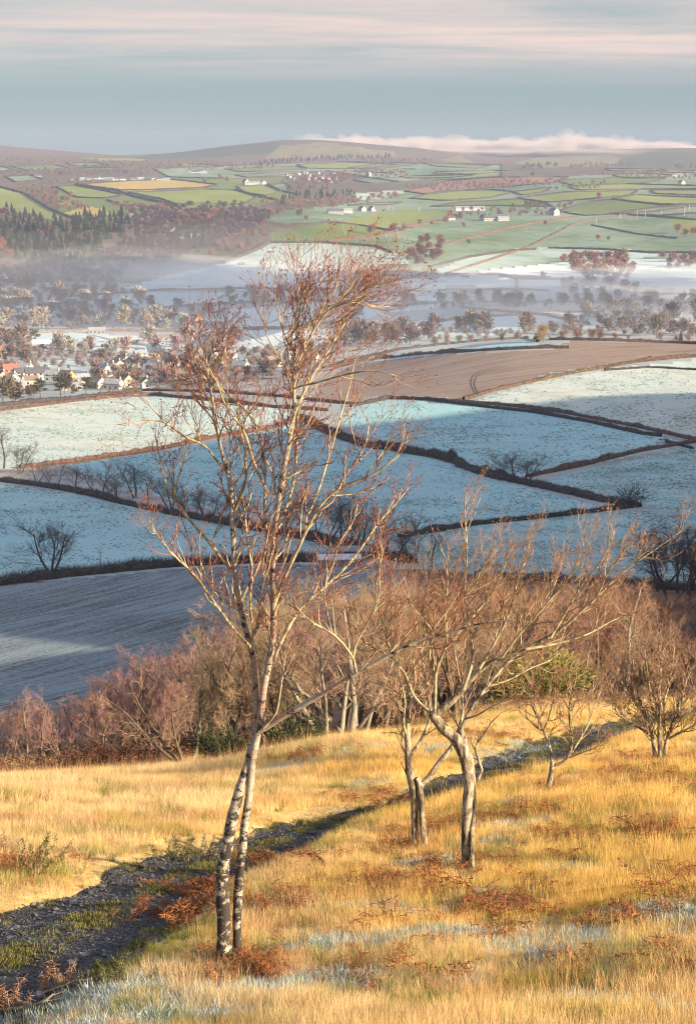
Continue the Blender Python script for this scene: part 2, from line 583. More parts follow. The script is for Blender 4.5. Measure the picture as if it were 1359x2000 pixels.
# ------------------------------------------------------------------ the fields, as drawn by their hedge lines
FIELDS = [
    # the far country, from the skyline down
    (MOOR_TOP, [(-200, 280), (0, 285), (120, 291), (300, 296), (1500, 296), (1500, 318), (1100, 322), (760, 318), (300, 308), (0, 306), (-200, 306)]),
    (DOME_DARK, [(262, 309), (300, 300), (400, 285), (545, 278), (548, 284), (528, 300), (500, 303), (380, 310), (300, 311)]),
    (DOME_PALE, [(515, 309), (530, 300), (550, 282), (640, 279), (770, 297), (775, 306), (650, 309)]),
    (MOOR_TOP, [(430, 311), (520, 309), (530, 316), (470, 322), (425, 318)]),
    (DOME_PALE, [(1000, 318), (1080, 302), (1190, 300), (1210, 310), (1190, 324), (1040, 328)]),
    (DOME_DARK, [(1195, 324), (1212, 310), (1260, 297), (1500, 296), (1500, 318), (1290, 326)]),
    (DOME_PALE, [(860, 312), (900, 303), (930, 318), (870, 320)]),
    (GREEN_F, [(640, 474), (900, 428), (1060, 418), (1500, 392), (1500, 506), (960, 530), (830, 542), (770, 500)]),
    (GREEN_F, [(650, 404), (800, 368), (1100, 344), (1500, 330), (1500, 412), (1060, 430), (900, 442), (650, 446)]),
    (GREEN, [(110, 362), (300, 346), (560, 346), (570, 385), (505, 402), (340, 408), (230, 424), (120, 428)]),
    (GREEN_F, [(300, 330), (660, 316), (980, 322), (980, 346), (780, 356), (640, 334), (460, 350), (330, 346)]),
    (GREEN, [(20, 325), (110, 323), (140, 330), (60, 335)]),
    (GREEN_B, [(130, 319), (190, 318), (215, 324), (150, 325)]),
    (GREEN, [(110, 330), (230, 327), (235, 332), (130, 334)]),
    (GREEN_B, [(160, 308), (260, 309), (300, 313), (200, 314)]),
    (GREEN_F, [(10, 345), (60, 342), (85, 352), (30, 356)]),
    (GREEN_F, [(-100, 330), (0, 325), (30, 332), (-20, 338)]),
    (GREEN_B, [(345, 320), (410, 322), (440, 326), (360, 325)]),
    (GREEN, [(440, 330), (580, 325), (600, 331), (470, 336)]),
    (GREEN_B, [(580, 322), (650, 319), (700, 318), (780, 322), (700, 330), (600, 329)]),
    (GREEN_F, [(460, 342), (560, 336), (620, 336), (560, 346), (480, 347)]),
    (GREEN, [(680, 328), (760, 318), (820, 320), (770, 328), (720, 331)]),
    (GREEN_B, [(690, 336), (790, 330), (815, 331), (760, 338)]),
    (GREEN, [(820, 318), (900, 320), (960, 324), (930, 330), (850, 325)]),
    (GREEN_B, [(850, 336), (960, 333), (1000, 335), (930, 341), (850, 340)]),
    (GREEN_B, [(780, 345), (900, 342), (930, 343), (870, 348), (800, 349)]),
    (GREEN_F, [(690, 352), (750, 347), (850, 349), (790, 357), (720, 358)]),
    (GREEN_FF, [(690, 378), (770, 372), (800, 374), (760, 386), (690, 392)]),
    (BRACKEN_FIELD, [(790, 374), (870, 355), (950, 347), (1110, 346), (1085, 357), (950, 368), (830, 380)]),
    (GREEN_B, [(1180, 330), (1290, 331), (1300, 334), (1190, 334)]),
    (GREEN_B, [(1294, 333), (1480, 335), (1480, 339), (1300, 337)]),
    (GREEN_B, [(1196, 343), (1250, 339), (1312, 342), (1300, 347), (1210, 347)]),
    (GREEN, [(1085, 353), (1200, 348), (1300, 349), (1260, 358), (1120, 364)]),
    (GREEN_B, [(1110, 366), (1200, 359), (1359, 363), (1480, 364), (1480, 369), (1260, 370), (1130, 372)]),
    (GREEN_B, [(1270, 372), (1359, 371), (1480, 371), (1480, 383), (1359, 382), (1280, 379)]),
    (GREEN_B, [(1010, 387), (1100, 376), (1245, 373), (1230, 382), (1130, 391), (1070, 396)]),
    (GREEN_B, [(1195, 389), (1240, 381), (1350, 386), (1480, 388), (1480, 397), (1300, 400), (1240, 395)]),
    (GREEN, [(1090, 413), (1150, 394), (1200, 390), (1300, 402), (1370, 403), (1250, 416), (1140, 422)]),
    (GREEN_F, [(1000, 432), (1090, 414), (1190, 420), (1290, 414), (1180, 434), (1110, 440), (1040, 436)]),
    (GREEN_B, [(800, 388), (860, 374), (960, 371), (1005, 375), (960, 386), (870, 393)]),
    (GREEN_B, [(1000, 375), (1030, 372), (1080, 366), (1060, 376), (1020, 382)]),
    (GREEN, [(840, 404), (900, 396), (1020, 389), (1060, 396), (1080, 404), (940, 402)]),
    (GREEN_B, [(680, 402), (730, 397), (790, 395), (760, 401)]),
    (GREEN_B, [(660, 438), (700, 424), (780, 411), (850, 411), (880, 417), (840, 430), (780, 440), (720, 444)]),
    (GREEN_F, [(510, 426), (560, 410), (650, 403), (720, 400), (690, 414), (650, 431), (560, 438)]),
    (GREEN, [(525, 452), (560, 442), (650, 434), (690, 440), (745, 449), (755, 455), (680, 463), (590, 472), (528, 470)]),
    (GREEN_F, [(650, 470), (760, 455), (900, 434), (980, 425), (1060, 425), (960, 448), (870, 470), (830, 495), (780, 482), (730, 474)]),
    (GREEN_F, [(830, 508), (920, 480), (1010, 452), (1085, 432), (1100, 437), (1000, 467), (900, 503), (840, 522)]),
    (GREEN_F, [(1020, 470), (1110, 440), (1200, 424), (1359, 412), (1480, 408), (1480, 492), (1359, 490), (1230, 487), (1080, 483), (1010, 490)]),
    (GREEN_F, [(1190, 418), (1290, 404), (1480, 398), (1480, 410), (1280, 422)]),
    (GREEN_B, [(1300, 425), (1359, 428), (1480, 430), (1480, 470), (1359, 462), (1322, 455), (1310, 438)]),
    (GREEN_FF, [(850, 528), (920, 500), (1010, 486), (1080, 484), (1230, 488), (1290, 497), (1250, 505), (1100, 512), (960, 525), (880, 540)]),
    # left side of the valley
    (GREEN_B, [(-200, 380), (-60, 365), (0, 367), (45, 378), (95, 408), (137, 426), (110, 431), (40, 414), (-100, 405), (-200, 405)]),
    (GREEN_B, [(110, 365), (150, 363), (205, 373), (240, 381), (205, 388), (150, 386)]),
    (GOLD, [(145, 361), (260, 353), (340, 351), (425, 361), (400, 367), (300, 371), (230, 372)]),
    (GREEN_B, [(250, 376), (320, 374), (400, 370), (460, 372), (505, 384), (475, 400), (400, 398), (345, 400), (320, 390)]),
    (GREEN, [(210, 391), (245, 381), (330, 399), (310, 405), (240, 402)]),
    (GOLD, [(170, 402), (200, 407), (215, 418), (190, 425), (120, 417)]),
    (GREEN_FF, [(245, 420), (262, 417), (305, 428), (280, 429)]),
    (GREEN_B, [(462, 365), (525, 362), (552, 374), (520, 383), (480, 377)]),
    (GREEN_F, [(520, 362), (560, 358), (570, 372), (550, 374)]),
    (GREEN_FF, [(335, 464), (365, 458), (405, 456), (395, 464), (360, 472)]),
    (GREEN_FF, [(330, 448), (350, 443), (352, 449), (335, 453)]),
    # the frosted hill in the middle and the valley floor
    (GREEN_FF, [(440, 512), (500, 488), (530, 473), (620, 474), (730, 480), (775, 494), (800, 513), (700, 522), (560, 520)]),
    (FROST_VALLEY, [(240, 562), (330, 537), (440, 514), (560, 521), (700, 524), (650, 562), (500, 566), (340, 567)]),
    (FROST_VALLEY, [(140, 580), (280, 571), (500, 569), (640, 572), (600, 585), (430, 592), (300, 600), (200, 598)]),
    (FROST_VALLEY, [(20, 592), (60, 588), (75, 600), (20, 602)]),
    (FROST_VALLEY, [(-60, 530), (0, 530), (28, 540), (0, 546), (-60, 550)]),
    (FROST_VALLEY, [(40, 654), (150, 649), (305, 660), (225, 672), (150, 678), (60, 665)]),
    (FROST_VALLEY, [(75, 706), (150, 701), (228, 705), (200, 726), (80, 718)]),
    (FROST_VALLEY, [(170, 680), (300, 664), (430, 650), (440, 662), (290, 690)]),
    (FROST_VALLEY, [(450, 604), (640, 590), (770, 596), (720, 622), (560, 640), (440, 640)]),
    (FROST_VALLEY, [(400, 645), (640, 645), (760, 628), (790, 640), (700, 668), (480, 680)]),
    (FROST_VALLEY, [(770, 548), (870, 542), (1000, 538), (1010, 560), (900, 566), (790, 566)]),
    (FROST_VALLEY, [(1012, 543), (1110, 545), (1180, 560), (1150, 568), (1012, 564)]),
    (FROST_VALLEY, [(880, 540), (960, 526), (1100, 512), (1290, 505), (1480, 500), (1480, 575), (1359, 570), (1250, 555), (1110, 543), (1000, 537)]),
    (FROST_VALLEY, [(750, 575), (860, 568), (880, 590), (840, 605), (760, 608)]),
    (FROST_VALLEY, [(750, 635), (900, 617), (1060, 612), (1100, 620), (1060, 640), (1000, 655), (780, 660)]),
    (FROST_VALLEY, [(1060, 610), (1180, 604), (1190, 612), (1110, 618)]),
    (FROST_VALLEY, [(1100, 622), (1200, 613), (1225, 625), (1160, 634)]),
    # the near country below the hill
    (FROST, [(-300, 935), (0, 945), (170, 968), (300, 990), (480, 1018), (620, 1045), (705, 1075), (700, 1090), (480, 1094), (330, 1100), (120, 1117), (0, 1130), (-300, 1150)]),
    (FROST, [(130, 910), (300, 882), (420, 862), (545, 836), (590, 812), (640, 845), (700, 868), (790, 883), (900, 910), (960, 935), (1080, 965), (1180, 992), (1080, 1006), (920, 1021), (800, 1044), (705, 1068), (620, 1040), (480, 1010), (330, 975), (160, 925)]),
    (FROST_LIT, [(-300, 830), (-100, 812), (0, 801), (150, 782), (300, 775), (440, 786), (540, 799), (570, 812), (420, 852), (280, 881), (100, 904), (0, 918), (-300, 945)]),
    (FROST, [(690, 796), (760, 781), (900, 790), (1040, 805), (1180, 830), (1290, 852), (1345, 866), (1250, 886), (1060, 928), (1010, 932), (900, 905), (820, 866), (740, 858), (665, 828)]),
    (FROST_TUFT, [(1050, 942), (1200, 905), (1359, 872), (1600, 830), (1600, 1010), (1359, 1012), (1250, 985), (1180, 962)]),
    (FROST_TUFT, [(790, 1052), (920, 1026), (1080, 1011), (1230, 996), (1359, 1013), (1600, 1012), (1600, 1155), (1300, 1143), (1000, 1130), (780, 1102)]),
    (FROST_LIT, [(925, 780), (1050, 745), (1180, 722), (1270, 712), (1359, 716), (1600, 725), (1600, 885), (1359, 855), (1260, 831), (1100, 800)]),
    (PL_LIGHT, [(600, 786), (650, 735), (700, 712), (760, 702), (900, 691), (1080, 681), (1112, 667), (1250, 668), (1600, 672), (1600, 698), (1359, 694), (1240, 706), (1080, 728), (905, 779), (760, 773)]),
    (FROST, [(640, 718), (740, 696), (880, 681), (1025, 669), (1060, 676), (900, 688), (740, 705)]),
    (FROST_LIT, [(1300, 710), (1359, 702), (1600, 700), (1600, 716), (1359, 714)]),
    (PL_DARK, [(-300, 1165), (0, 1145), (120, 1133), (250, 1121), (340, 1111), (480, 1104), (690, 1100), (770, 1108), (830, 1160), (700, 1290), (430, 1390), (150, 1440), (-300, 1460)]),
]

# ------------------------------------------------------------------ the path's centre line on the near hill
PATH_PX = [(-420, 2060), (-200, 1945), (-60, 1868), (60, 1822), (180, 1772), (300, 1718), (420, 1672), (520, 1636), (590, 1604), (650, 1587), (720, 1580), (790, 1566), (860, 1535),
           (930, 1512), (1000, 1490), (1080, 1455), (1150, 1432), (1230, 1412), (1330, 1392), (1460, 1380)]
PATH_HALF = [1.85, 1.85, 1.8, 1.65, 1.4, 1.05, 1.0, .85, .75, .65, .6, .65, .75, .8, 1.0, 1.0, 1.0, 1.0, 1.0, 1.0]
_path = [hit(*p) for p in PATH_PX]
PATH_XY = np.array([(p.x, p.y) for p in _path])


def path_dist(x, y):
    """signed-free distance to the track's centre line, as a share of its half width"""
    best = np.full(np.shape(x), 1e9)
    for i in range(len(PATH_XY) - 1):
        ax, ay = PATH_XY[i]; bx, by = PATH_XY[i + 1]
        vx, vy = bx - ax, by - ay
        t = np.clip(((x - ax) * vx + (y - ay) * vy) / (vx * vx + vy * vy), 0, 1)
        w = PATH_HALF[i] + t * (PATH_HALF[i + 1] - PATH_HALF[i])
        best = np.minimum(best, np.hypot(x - ax - t * vx, y - ay - t * vy) / w)
    return best


_H0 = H
def H(x, y):
    z = _H0(x, y)
    x = np.asarray(x, float); y = np.asarray(y, float)
    near = (np.hypot(x, y) < 90)
    if near.any():
        d = np.full(z.shape, 9.0)
        d[near] = path_dist(x[near], y[near])
        z = z - 0.22 * (1 - smooth(0.55, 1.35, d)) + 0.05 * np.exp(-(d / 0.3) ** 2)
    return z


# ------------------------------------------------------------------ ground sheets
def build_ground():
    ths = []
    t = math.radians(11.6)
    inner = list(np.linspace(-t, t, 540))
    step = math.radians(0.25); a = t
    outer = []
    while a < math.pi:
        a += step; step = min(step * 1.07, math.radians(5)); outer.append(min(a, math.pi))
    ths = np.array([-v for v in outer[::-1]] + inner + outer)
    rs = [0.6]
    while rs[-1] < 8200:
        r = rs[-1]
        k = 0.045 if r < 8 else (0.018 if r < 60 else (0.0100 if r < 3000 else 0.012))
        rs.append(r * (1 + k))
    rs = np.array(rs)
    R, T = np.meshgrid(rs, ths, indexing='ij')
    X = R * np.sin(T); Y = R * np.cos(T); Z = H(X, Y)
    nr, nt = R.shape
    V = np.stack([X, Y, Z], -1).reshape(-1, 3)
    idx = np.arange(nr * nt).reshape(nr, nt)
    Fq = np.stack([idx[:-1, :-1], idx[:-1, 1:], idx[1:, 1:], idx[1:, :-1]], -1).reshape(-1, 4)
    cx = V[Fq].mean(1)
    fx, fy = cx[:, 0], cx[:, 1]; fr = np.hypot(fx, fy)
    owner = np.full(len(Fq), -1)
    owner[fr > 2350] = -2
    owner[(fr < 420)] = -5
    owner[(fr < 62)] = -3
    for k, (m, poly) in enumerate(FIELDS):
        pts = hits(poly + [poly[0]], 30)[:-1]
        P = [(p.x, p.y) for p in pts]
        xs = [p[0] for p in P]; ys = [p[1] for p in P]
        c = (fx > min(xs)) & (fx < max(xs)) & (fy > min(ys)) & (fy < max(ys)) & (fr > 100)
        ii = np.nonzero(c)[0]
        ins = inside(P, fx[ii], fy[ii])
        owner[ii[ins]] = k
    d = np.full(len(Fq), 9.0)
    nn = fr < 90
    d[nn] = path_dist(fx[nn], fy[nn])
    def sheet(name, sel, mat, label=None):
        f = Fq[sel]
        if len(f) == 0: return None
        used, inv = np.unique(f, return_inverse=True)
        o = mesh_obj(name, V[used], inv.reshape(-1, 4), mat, smooth_shade=True)
        tag(o, kind='structure', label=label)
        return o
    sheet('hillside', owner == -3, HILL_MAT, 'steep grassy hillside'); sheet('wood_floor', owner == -5, WOOD_FLOOR, 'dim leaf strewn ground under the wood')
    sheet('valley_ground', owner == -1, FROST_ROUGH, 'frosted rough ground of the valley between the fields')
    sheet('far_hills', owner == -2, MOOR, 'purple brown rough ground on the far hills')
    fk = [k for k, (m, _) in enumerate(FIELDS) if m in (FROST, FROST_LIT, FROST_TUFT)]
    fs_ = np.isin(owner, fk) & (fr < 1080) & (np.abs(np.arctan2(fx, fy)) < .2)
    f_ = Fq[fs_]; us_, iv_ = np.unique(f_, return_inverse=True)
    global FIELD_E
    FIELD_E = (V[us_], iv_.reshape(-1, 4))
    for k, (m, poly) in enumerate(FIELDS):
        nm = 'moor' if m in (MOOR_TOP, DOME_DARK, DOME_PALE) else 'field'
        lab = {FROST: 'frosted white blue field in shade', FROST_LIT: 'pale frosted field in low sun', FROST_TUFT: 'frosted field with dark tussocks', PL_DARK: 'dark ploughed field dusted with frost',
               PL_LIGHT: 'sunlit brown ploughed field', GREEN: 'green pasture', GREEN_B: 'bright green sunlit pasture', GREEN_F: 'thinly frosted green pasture', GREEN_FF: 'pale frosted pasture',
               GOLD: 'straw coloured pasture', BRACKEN_FIELD: 'brown bracken field', FROST_VALLEY: 'frosted field on the valley floor'}.get(m, 'moorland on the skyline')
        sheet(nm, owner == k, m, lab)
    return sheet




# ------------------------------------------------------------------ air
def box_mesh(name, lo, hi):
    (x0, y0, z0), (x1, y1, z1) = lo, hi
    v = [(x0, y0, z0), (x1, y0, z0), (x1, y1, z0), (x0, y1, z0), (x0, y0, z1), (x1, y0, z1), (x1, y1, z1), (x0, y1, z1)]
    f = [(3, 2, 1, 0), (4, 5, 6, 7), (0, 1, 5, 4), (1, 2, 6, 5), (2, 3, 7, 6), (3, 0, 4, 7)]
    return mesh_obj(name, v, f)


def air(name, density, color, aniso=0.0):
    m = bpy.data.materials.new(name); m.use_nodes = True
    t = m.node_tree; t.nodes.clear()
    o = t.nodes.new('ShaderNodeOutputMaterial'); v = t.nodes.new('ShaderNodeVolumePrincipled')
    v.inputs['Color'].default_value = color + (1,); v.inputs['Density'].default_value = density
    v.inputs['Anisotropy'].default_value = aniso
    t.links.new(v.outputs[0], o.inputs['Volume'])
    return m


hz = box_mesh('haze', (-8400, -8400, -700), (8400, 8400, 150))
hz.data.materials.append(air('thin_air', 5.6e-5, (0.53, 0.62, 0.88)))
tag(hz, 'thin pale haze over the whole valley', kind='stuff')
# ------------------------------------------------------------------ plant materials
def mat_objcolor(name, var=0.35, scale=1.2, rough=0.9, trans=0.0):
    """colour of its own per plant (object colour), with small-scale variation"""
    m = NT(name)
    c = m.n('ShaderNodeObjectInfo').outputs['Color']
    f = m.noise(m.pos(), scale, 3, 0.6)
    col = m.mix(m.ramp(f, 0.3, 0.7), m.mix(1.0, c, (1 - var,) * 3, 'MULTIPLY'), m.mix(1.0, c, (1 + var,) * 3, 'MULTIPLY'))
    return m.finish(col, rough, None, 0.15, trans)


def mat_bark_birch(name, red=0.0, lichen=0.25):
    m = NT(name)
    p = m.pos((1, 1, 1))
    ringv = m.pos((5, 5, 46)); blotch = m.pos((9, 9, 13))
    rings = m.noise(ringv, 1.0, 4, 0.65, 0.3)
    bl = m.noise(blotch, 1.0, 5, 0.68, 0.6)
    big = m.noise(m.pos((1.0, 1.0, 1.6)), 1.0, 3, 0.5)
    z = m.n('ShaderNodeSeparateXYZ'); m.put(z.inputs[0], m.n('ShaderNodeNewGeometry').outputs['Position'])
    low = m.ramp(z.outputs[2], -5.3, -7.5)                       # old fissured bark at the foot of the stem
    silver = m.mix(m.ramp(bl, 0.35, 0.65), (0.36, 0.31, 0.25), (0.21, 0.185, 0.155))
    redb = m.mix(m.ramp(rings, 0.38, 0.6), (0.22, 0.085, 0.050), (0.34, 0.19, 0.12))
    midz = m.math('MULTIPLY', m.ramp(z.outputs[2], -6.2, -5.0), m.ramp(z.outputs[2], -2.6, -3.8))
    col = m.mix(m.math('MULTIPLY', m.math('MULTIPLY', m.ramp(big, 0.48, 0.62), midz), 0.55), silver, redb)
    dark = m.math('MAXIMUM', m.math('MULTIPLY', m.ramp(rings, 0.60, 0.70), 0.75), m.ramp(m.math('ADD', bl, m.math('MULTIPLY', low, 0.125)), 0.54, 0.61))
    col = m.mix(dark, col, (0.035, 0.028, 0.024))
    col = m.mix(m.math('MULTIPLY', m.ramp(m.noise(p, 14.0, 4, 0.7), 0.56, 0.72), lichen), col, (0.34, 0.32, 0.10))
    return m.finish(col, 0.75, m.bump(m.math('ADD', bl, m.math('MULTIPLY', rings, 0.5)), 0.6, 0.02), 0.3)


def mat_bark_hawthorn(name):
    m = NT(name)
    bl = m.noise(m.pos((10, 10, 6)), 1.0, 5, 0.7, 0.8)
    st = m.noise(m.pos((16, 16, 2.2)), 1.0, 4, 0.6, 0.5)
    col = m.mix(m.ramp(bl, 0.38, 0.6), (0.12, 0.09, 0.065), (0.36, 0.30, 0.22))
    col = m.mix(m.ramp(st, 0.51, 0.62), col, (0.05, 0.038, 0.028))
    col = m.mix(m.math('MULTIPLY', m.ramp(m.noise(m.pos(), 9.0, 4, 0.7), 0.52, 0.7), 0.5), col, (0.30, 0.27, 0.07))
    return m.finish(col, 0.8, m.bump(m.math('ADD', bl, st), 0.7, 0.02), 0.25)


def mat_branch(name, a, b, lichen=(0.34, 0.31, 0.10), lf=0.4, scale=9.0):
    m = NT(name)
    f = m.noise(m.pos(), scale, 4, 0.65)
    col = m.mix(m.ramp(f, 0.36, 0.62), a, b)
    col = m.mix(m.math('MULTIPLY', m.ramp(m.noise(m.pos(), scale * 1.7, 3, 0.65), 0.5, 0.66), lf), col, lichen)
    return m.finish(col, 0.8, None, 0.25)


BARK_BIRCH = mat_bark_birch('birch_bark')
BARK_OLD = mat_bark_hawthorn('old_bark')
BRANCH_BIRCH = mat_branch('birch_branch', (0.17, 0.11, 0.07), (0.45, 0.37, 0.25), lf=0.75)
BRANCH_OLD = mat_branch('old_branch', (0.14, 0.10, 0.062), (0.38, 0.305, 0.195), lf=0.6)
TWIG_RED = mat_branch('red_twig', (0.150, 0.045, 0.036), (0.235, 0.095, 0.062), lf=0.10)
TWIG_TAN = mat_branch('tan_twig', (0.20, 0.095, 0.062), (0.31, 0.175, 0.105), lf=0.15)
TREE_MAT = mat_objcolor('bare_tree', 0.30, 0.8)
TRUNK_MAT = mat_objcolor('tree_stem', 0.35, 2.0)
LEAF_MAT = mat_objcolor('evergreen', 0.45, 0.7)
HEDGE_MAT = mat_objcolor('hedge_twigs', 0.40, 0.55)
WHITE_STEM = mat_branch('white_stem', (0.15, 0.125, 0.10), (0.26, 0.225, 0.18), lf=0.25, scale=3.0)

# ------------------------------------------------------------------ growing
def unit(v):
    return v / np.maximum(np.linalg.norm(v, axis=-1, keepdims=True), 1e-9)


def resample(pts, n, smooth_it=True):
    P = np.asarray(pts, float)
    d = np.r_[0, np.cumsum(np.linalg.norm(np.diff(P[:, :3], axis=0), axis=1))]
    t = np.linspace(0, d[-1], n)
    Q = np.stack([np.interp(t, d, P[:, k]) for k in range(P.shape[1])], 1)
    if smooth_it and n > 4:
        for _ in range(2):
            Q[1:-1] = 0.25 * Q[:-2] + 0.5 * Q[1:-1] + 0.25 * Q[2:]
    return Q


def tubes(P, R, sides, lump=0.0, rng=None):
    """(B,N,3) centre lines and (B,N) radii -> verts, quads"""
    B, N, _ = P.shape
    T = np.gradient(P, axis=1); T = unit(T)
    ref = np.where(np.abs(T[:, :1, 2:3]) > 0.8, np.array([1.0, 0.13, 0]), np.array([0.1, 0.05, 1.0]))
    A = unit(np.cross(T, np.broadcast_to(ref, T.shape))); Bn = np.cross(T, A)
    ang = np.arange(sides) / sides * 2 * math.pi
    rr = R[:, :, None]
    if lump and rng is not None:
        rr = rr * (1 + lump * rng.standard_normal((B, N, sides)))
    V = P[:, :, None] + rr[..., None] * (np.cos(ang)[None, None, :, None] * A[:, :, None] + np.sin(ang)[None, None, :, None] * Bn[:, :, None])
    idx = np.arange(B * N * sides).reshape(B, N, sides)
    a = idx[:, :-1]; b = idx[:, 1:]
    Q = np.stack([a, np.roll(a, -1, 2), np.roll(b, -1, 2), b], -1).reshape(-1, 4)
    return V.reshape(-1, 3), Q


class Geo:
    def __init__(self): self.v = []; self.f = []; self.m = []; self.n = 0
    def add(self, V, Q, mi=0):
        if len(V) == 0: return
        self.v.append(V); self.f.append(Q + self.n); self.m.append(np.full(len(Q), mi)); self.n += len(V)
    def arrays(self):
        return np.concatenate(self.v), np.concatenate(self.f), np.concatenate(self.m)
    def mesh(self, name, mats, parent=None, smooth_shade=True):
        v, f, m = self.arrays()
        return mesh_obj(name, v, f, None, parent, smooth_shade, mats=mats, midx=m)


def grow(P, R, nc, t0, t1, ang, length, rad, n, up=0.0, wind=(0, 0, 0), wig=0.15, rng=RNG, tipr=0.35, decline=0.55, rmax=0.72):
    """children along parents: returns (B*nc,n,3),(B*nc,n). length is absolute (mean) or a share of the parent's length when < 0"""
    B, N, _ = P.shape
    par = np.repeat(np.arange(B), nc)
    M = len(par)
    if M == 0: return np.zeros((0, n, 3)), np.zeros((0, n))
    t = (np.tile(np.arange(nc), B) + rng.random(M)) / nc * (t1 - t0) + t0
    s = t * (N - 1); i = np.clip(s.astype(int), 0, N - 2); f = (s - i)[:, None]
    base = P[par, i] * (1 - f) + P[par, i + 1] * f
    pr = R[par, i] * (1 - f[:, 0]) + R[par, i + 1] * f[:, 0]
    tan = unit(P[par, i + 1] - P[par, i])
    plen = np.linalg.norm(np.diff(P, axis=1), axis=2).sum(1)[par]
    rnd = unit(rng.standard_normal((M, 3)))
    perp = unit(rnd - (rnd * tan).sum(1, keepdims=True) * tan)
    a = (ang * (0.7 + 0.6 * rng.random(M)))[:, None]
    d = tan * np.cos(a) + perp * np.sin(a)
    L = (plen * -length if length < 0 else length) * (1 - decline * t) * (0.65 + 0.7 * rng.random(M))
    st = (L / (n - 1))[:, None]
    out = [base]
    w = np.asarray(wind, float)[None]
    for _ in range(n - 1):
        d = unit(d + wig * rng.standard_normal((M, 3)) + np.array([0, 0, up])[None] + w)
        out.append(out[-1] + d * st)
    C = np.stack(out, 1)
    r0 = np.minimum(pr * rmax, rad * (0.8 + 0.4 * rng.random(M)))
    RR = r0[:, None] * np.linspace(1, tipr, n)[None]
    return C, RR


def slivers(base, d, L, W, rng):
    """flat tapered twig sprays seen from far off: one quad each"""
    M = len(base)
    s = unit(np.cross(d, unit(rng.standard_normal((M, 3)))))
    W = np.broadcast_to(W, (M,))[:, None]; L = np.broadcast_to(L, (M,))[:, None]
    V = np.stack([base - s * W * .5, base + s * W * .5, base + d * L + s * W * .2, base + d * L - s * W * .2], 1).reshape(-1, 3)
    return V, np.arange(M * 4).reshape(M, 4)


# ------------------------------------------------------------------ kinds of tree (one mesh pair each, shared by all the copies)
def proto(name, parts):
    """parts: list of (name, Geo, mats). returns list of (name, mesh)"""
    out = []
    for nm, g, mats in parts:
        v, f, m = g.arrays()
        o = mesh_obj(nm, v, f, None, None, True, mats=mats, midx=m)
        me = o.data
        bpy.data.objects.remove(o)
        out.append((nm, me))
    return out


def plant(name, parts, loc, rz, scale, cols, label, cat, group=None, sz=None):
    r = empty(name, loc, rz, scale)
    if sz: r.scale = (scale * sz[0], scale * sz[1], scale * sz[2])
    tag(r, label, cat, group)
    for (nm, me), c in zip(parts, cols):
        o = bpy.data.objects.new(nm, me); link(o); o.parent = r
        o.color = tuple(c) + (1,)
    return r


def near_tree_proto(seed, h, stems, spread, dense, lean=(0, 0, 0), white=False, fan=0.03, fat=1.0, full=1.0):
    """a woodland tree 60 to 100 m away, 4 to 6 m tall, with every branch down to twigs"""
    rng = np.random.default_rng(seed)
    tr = Geo(); cr = Geo()
    P = []; R = []
    for k in range(stems):
        a = rng.random() * 6.28; le = (0.12 + 0.25 * rng.random()) * (stems > 1) + 0.05
        d = np.array([math.cos(a) * le, math.sin(a) * le, 1.0]) + np.array(lean)
        p = np.array([math.cos(a) * .12 * (stems > 1), math.sin(a) * .12 * (stems > 1), -0.5]); L = h * (0.72 + 0.2 * rng.random())
        pts = [p]
        for q in range(13):
            d = d + rng.standard_normal(3) * 0.10; d[2] = abs(d[2]); d = d / np.linalg.norm(d)
            p = p + d * (L + .5) / 13; pts.append(p)
        P.append(pts); r0 = h * (0.020 if stems > 1 else 0.026)
        R.append(np.linspace(r0, r0 * 0.25, 14))
    P = np.array(P); R = np.array(R)
    tr.add(*tubes(P, R, 7))
    A, RA = grow(P, R, 9 * dense // 4, 0.30, 0.97, 0.85, -0.50 * spread, 0.022 * h / 5, 9, up=0.10, wig=0.16, rng=rng, wind=tuple(0.03 * np.array(lean)))
    tr.add(*tubes(A, RA, 5))
    Bp, RB = grow(A, RA, 6, 0.15, 0.98, 0.75, -0.55, 0.014 * fat, 6, up=0.08, wig=0.2, rng=rng)
    cr.add(*tubes(Bp, RB, 3))
    C, RC = grow(Bp, RB, 5, 0.1, 0.98, 0.65, 0.44 * full, 0.0105 * fat, 4, up=0.08, wig=0.25, rng=rng, rmax=0.9)
    cr.add(*tubes(C, RC, 3))
    D, RD = grow(C, RC, 4, 0.15, 0.98, 0.6, 0.27 * full, 0.0085 * fat, 3, up=fan, wig=0.3, rng=rng, rmax=1.0)
    cr.add(*tubes(D, RD, 3))
    return proto('t', [('trunk', tr, [WHITE_STEM if white else TRUNK_MAT]), ('crown', cr, [TREE_MAT])])


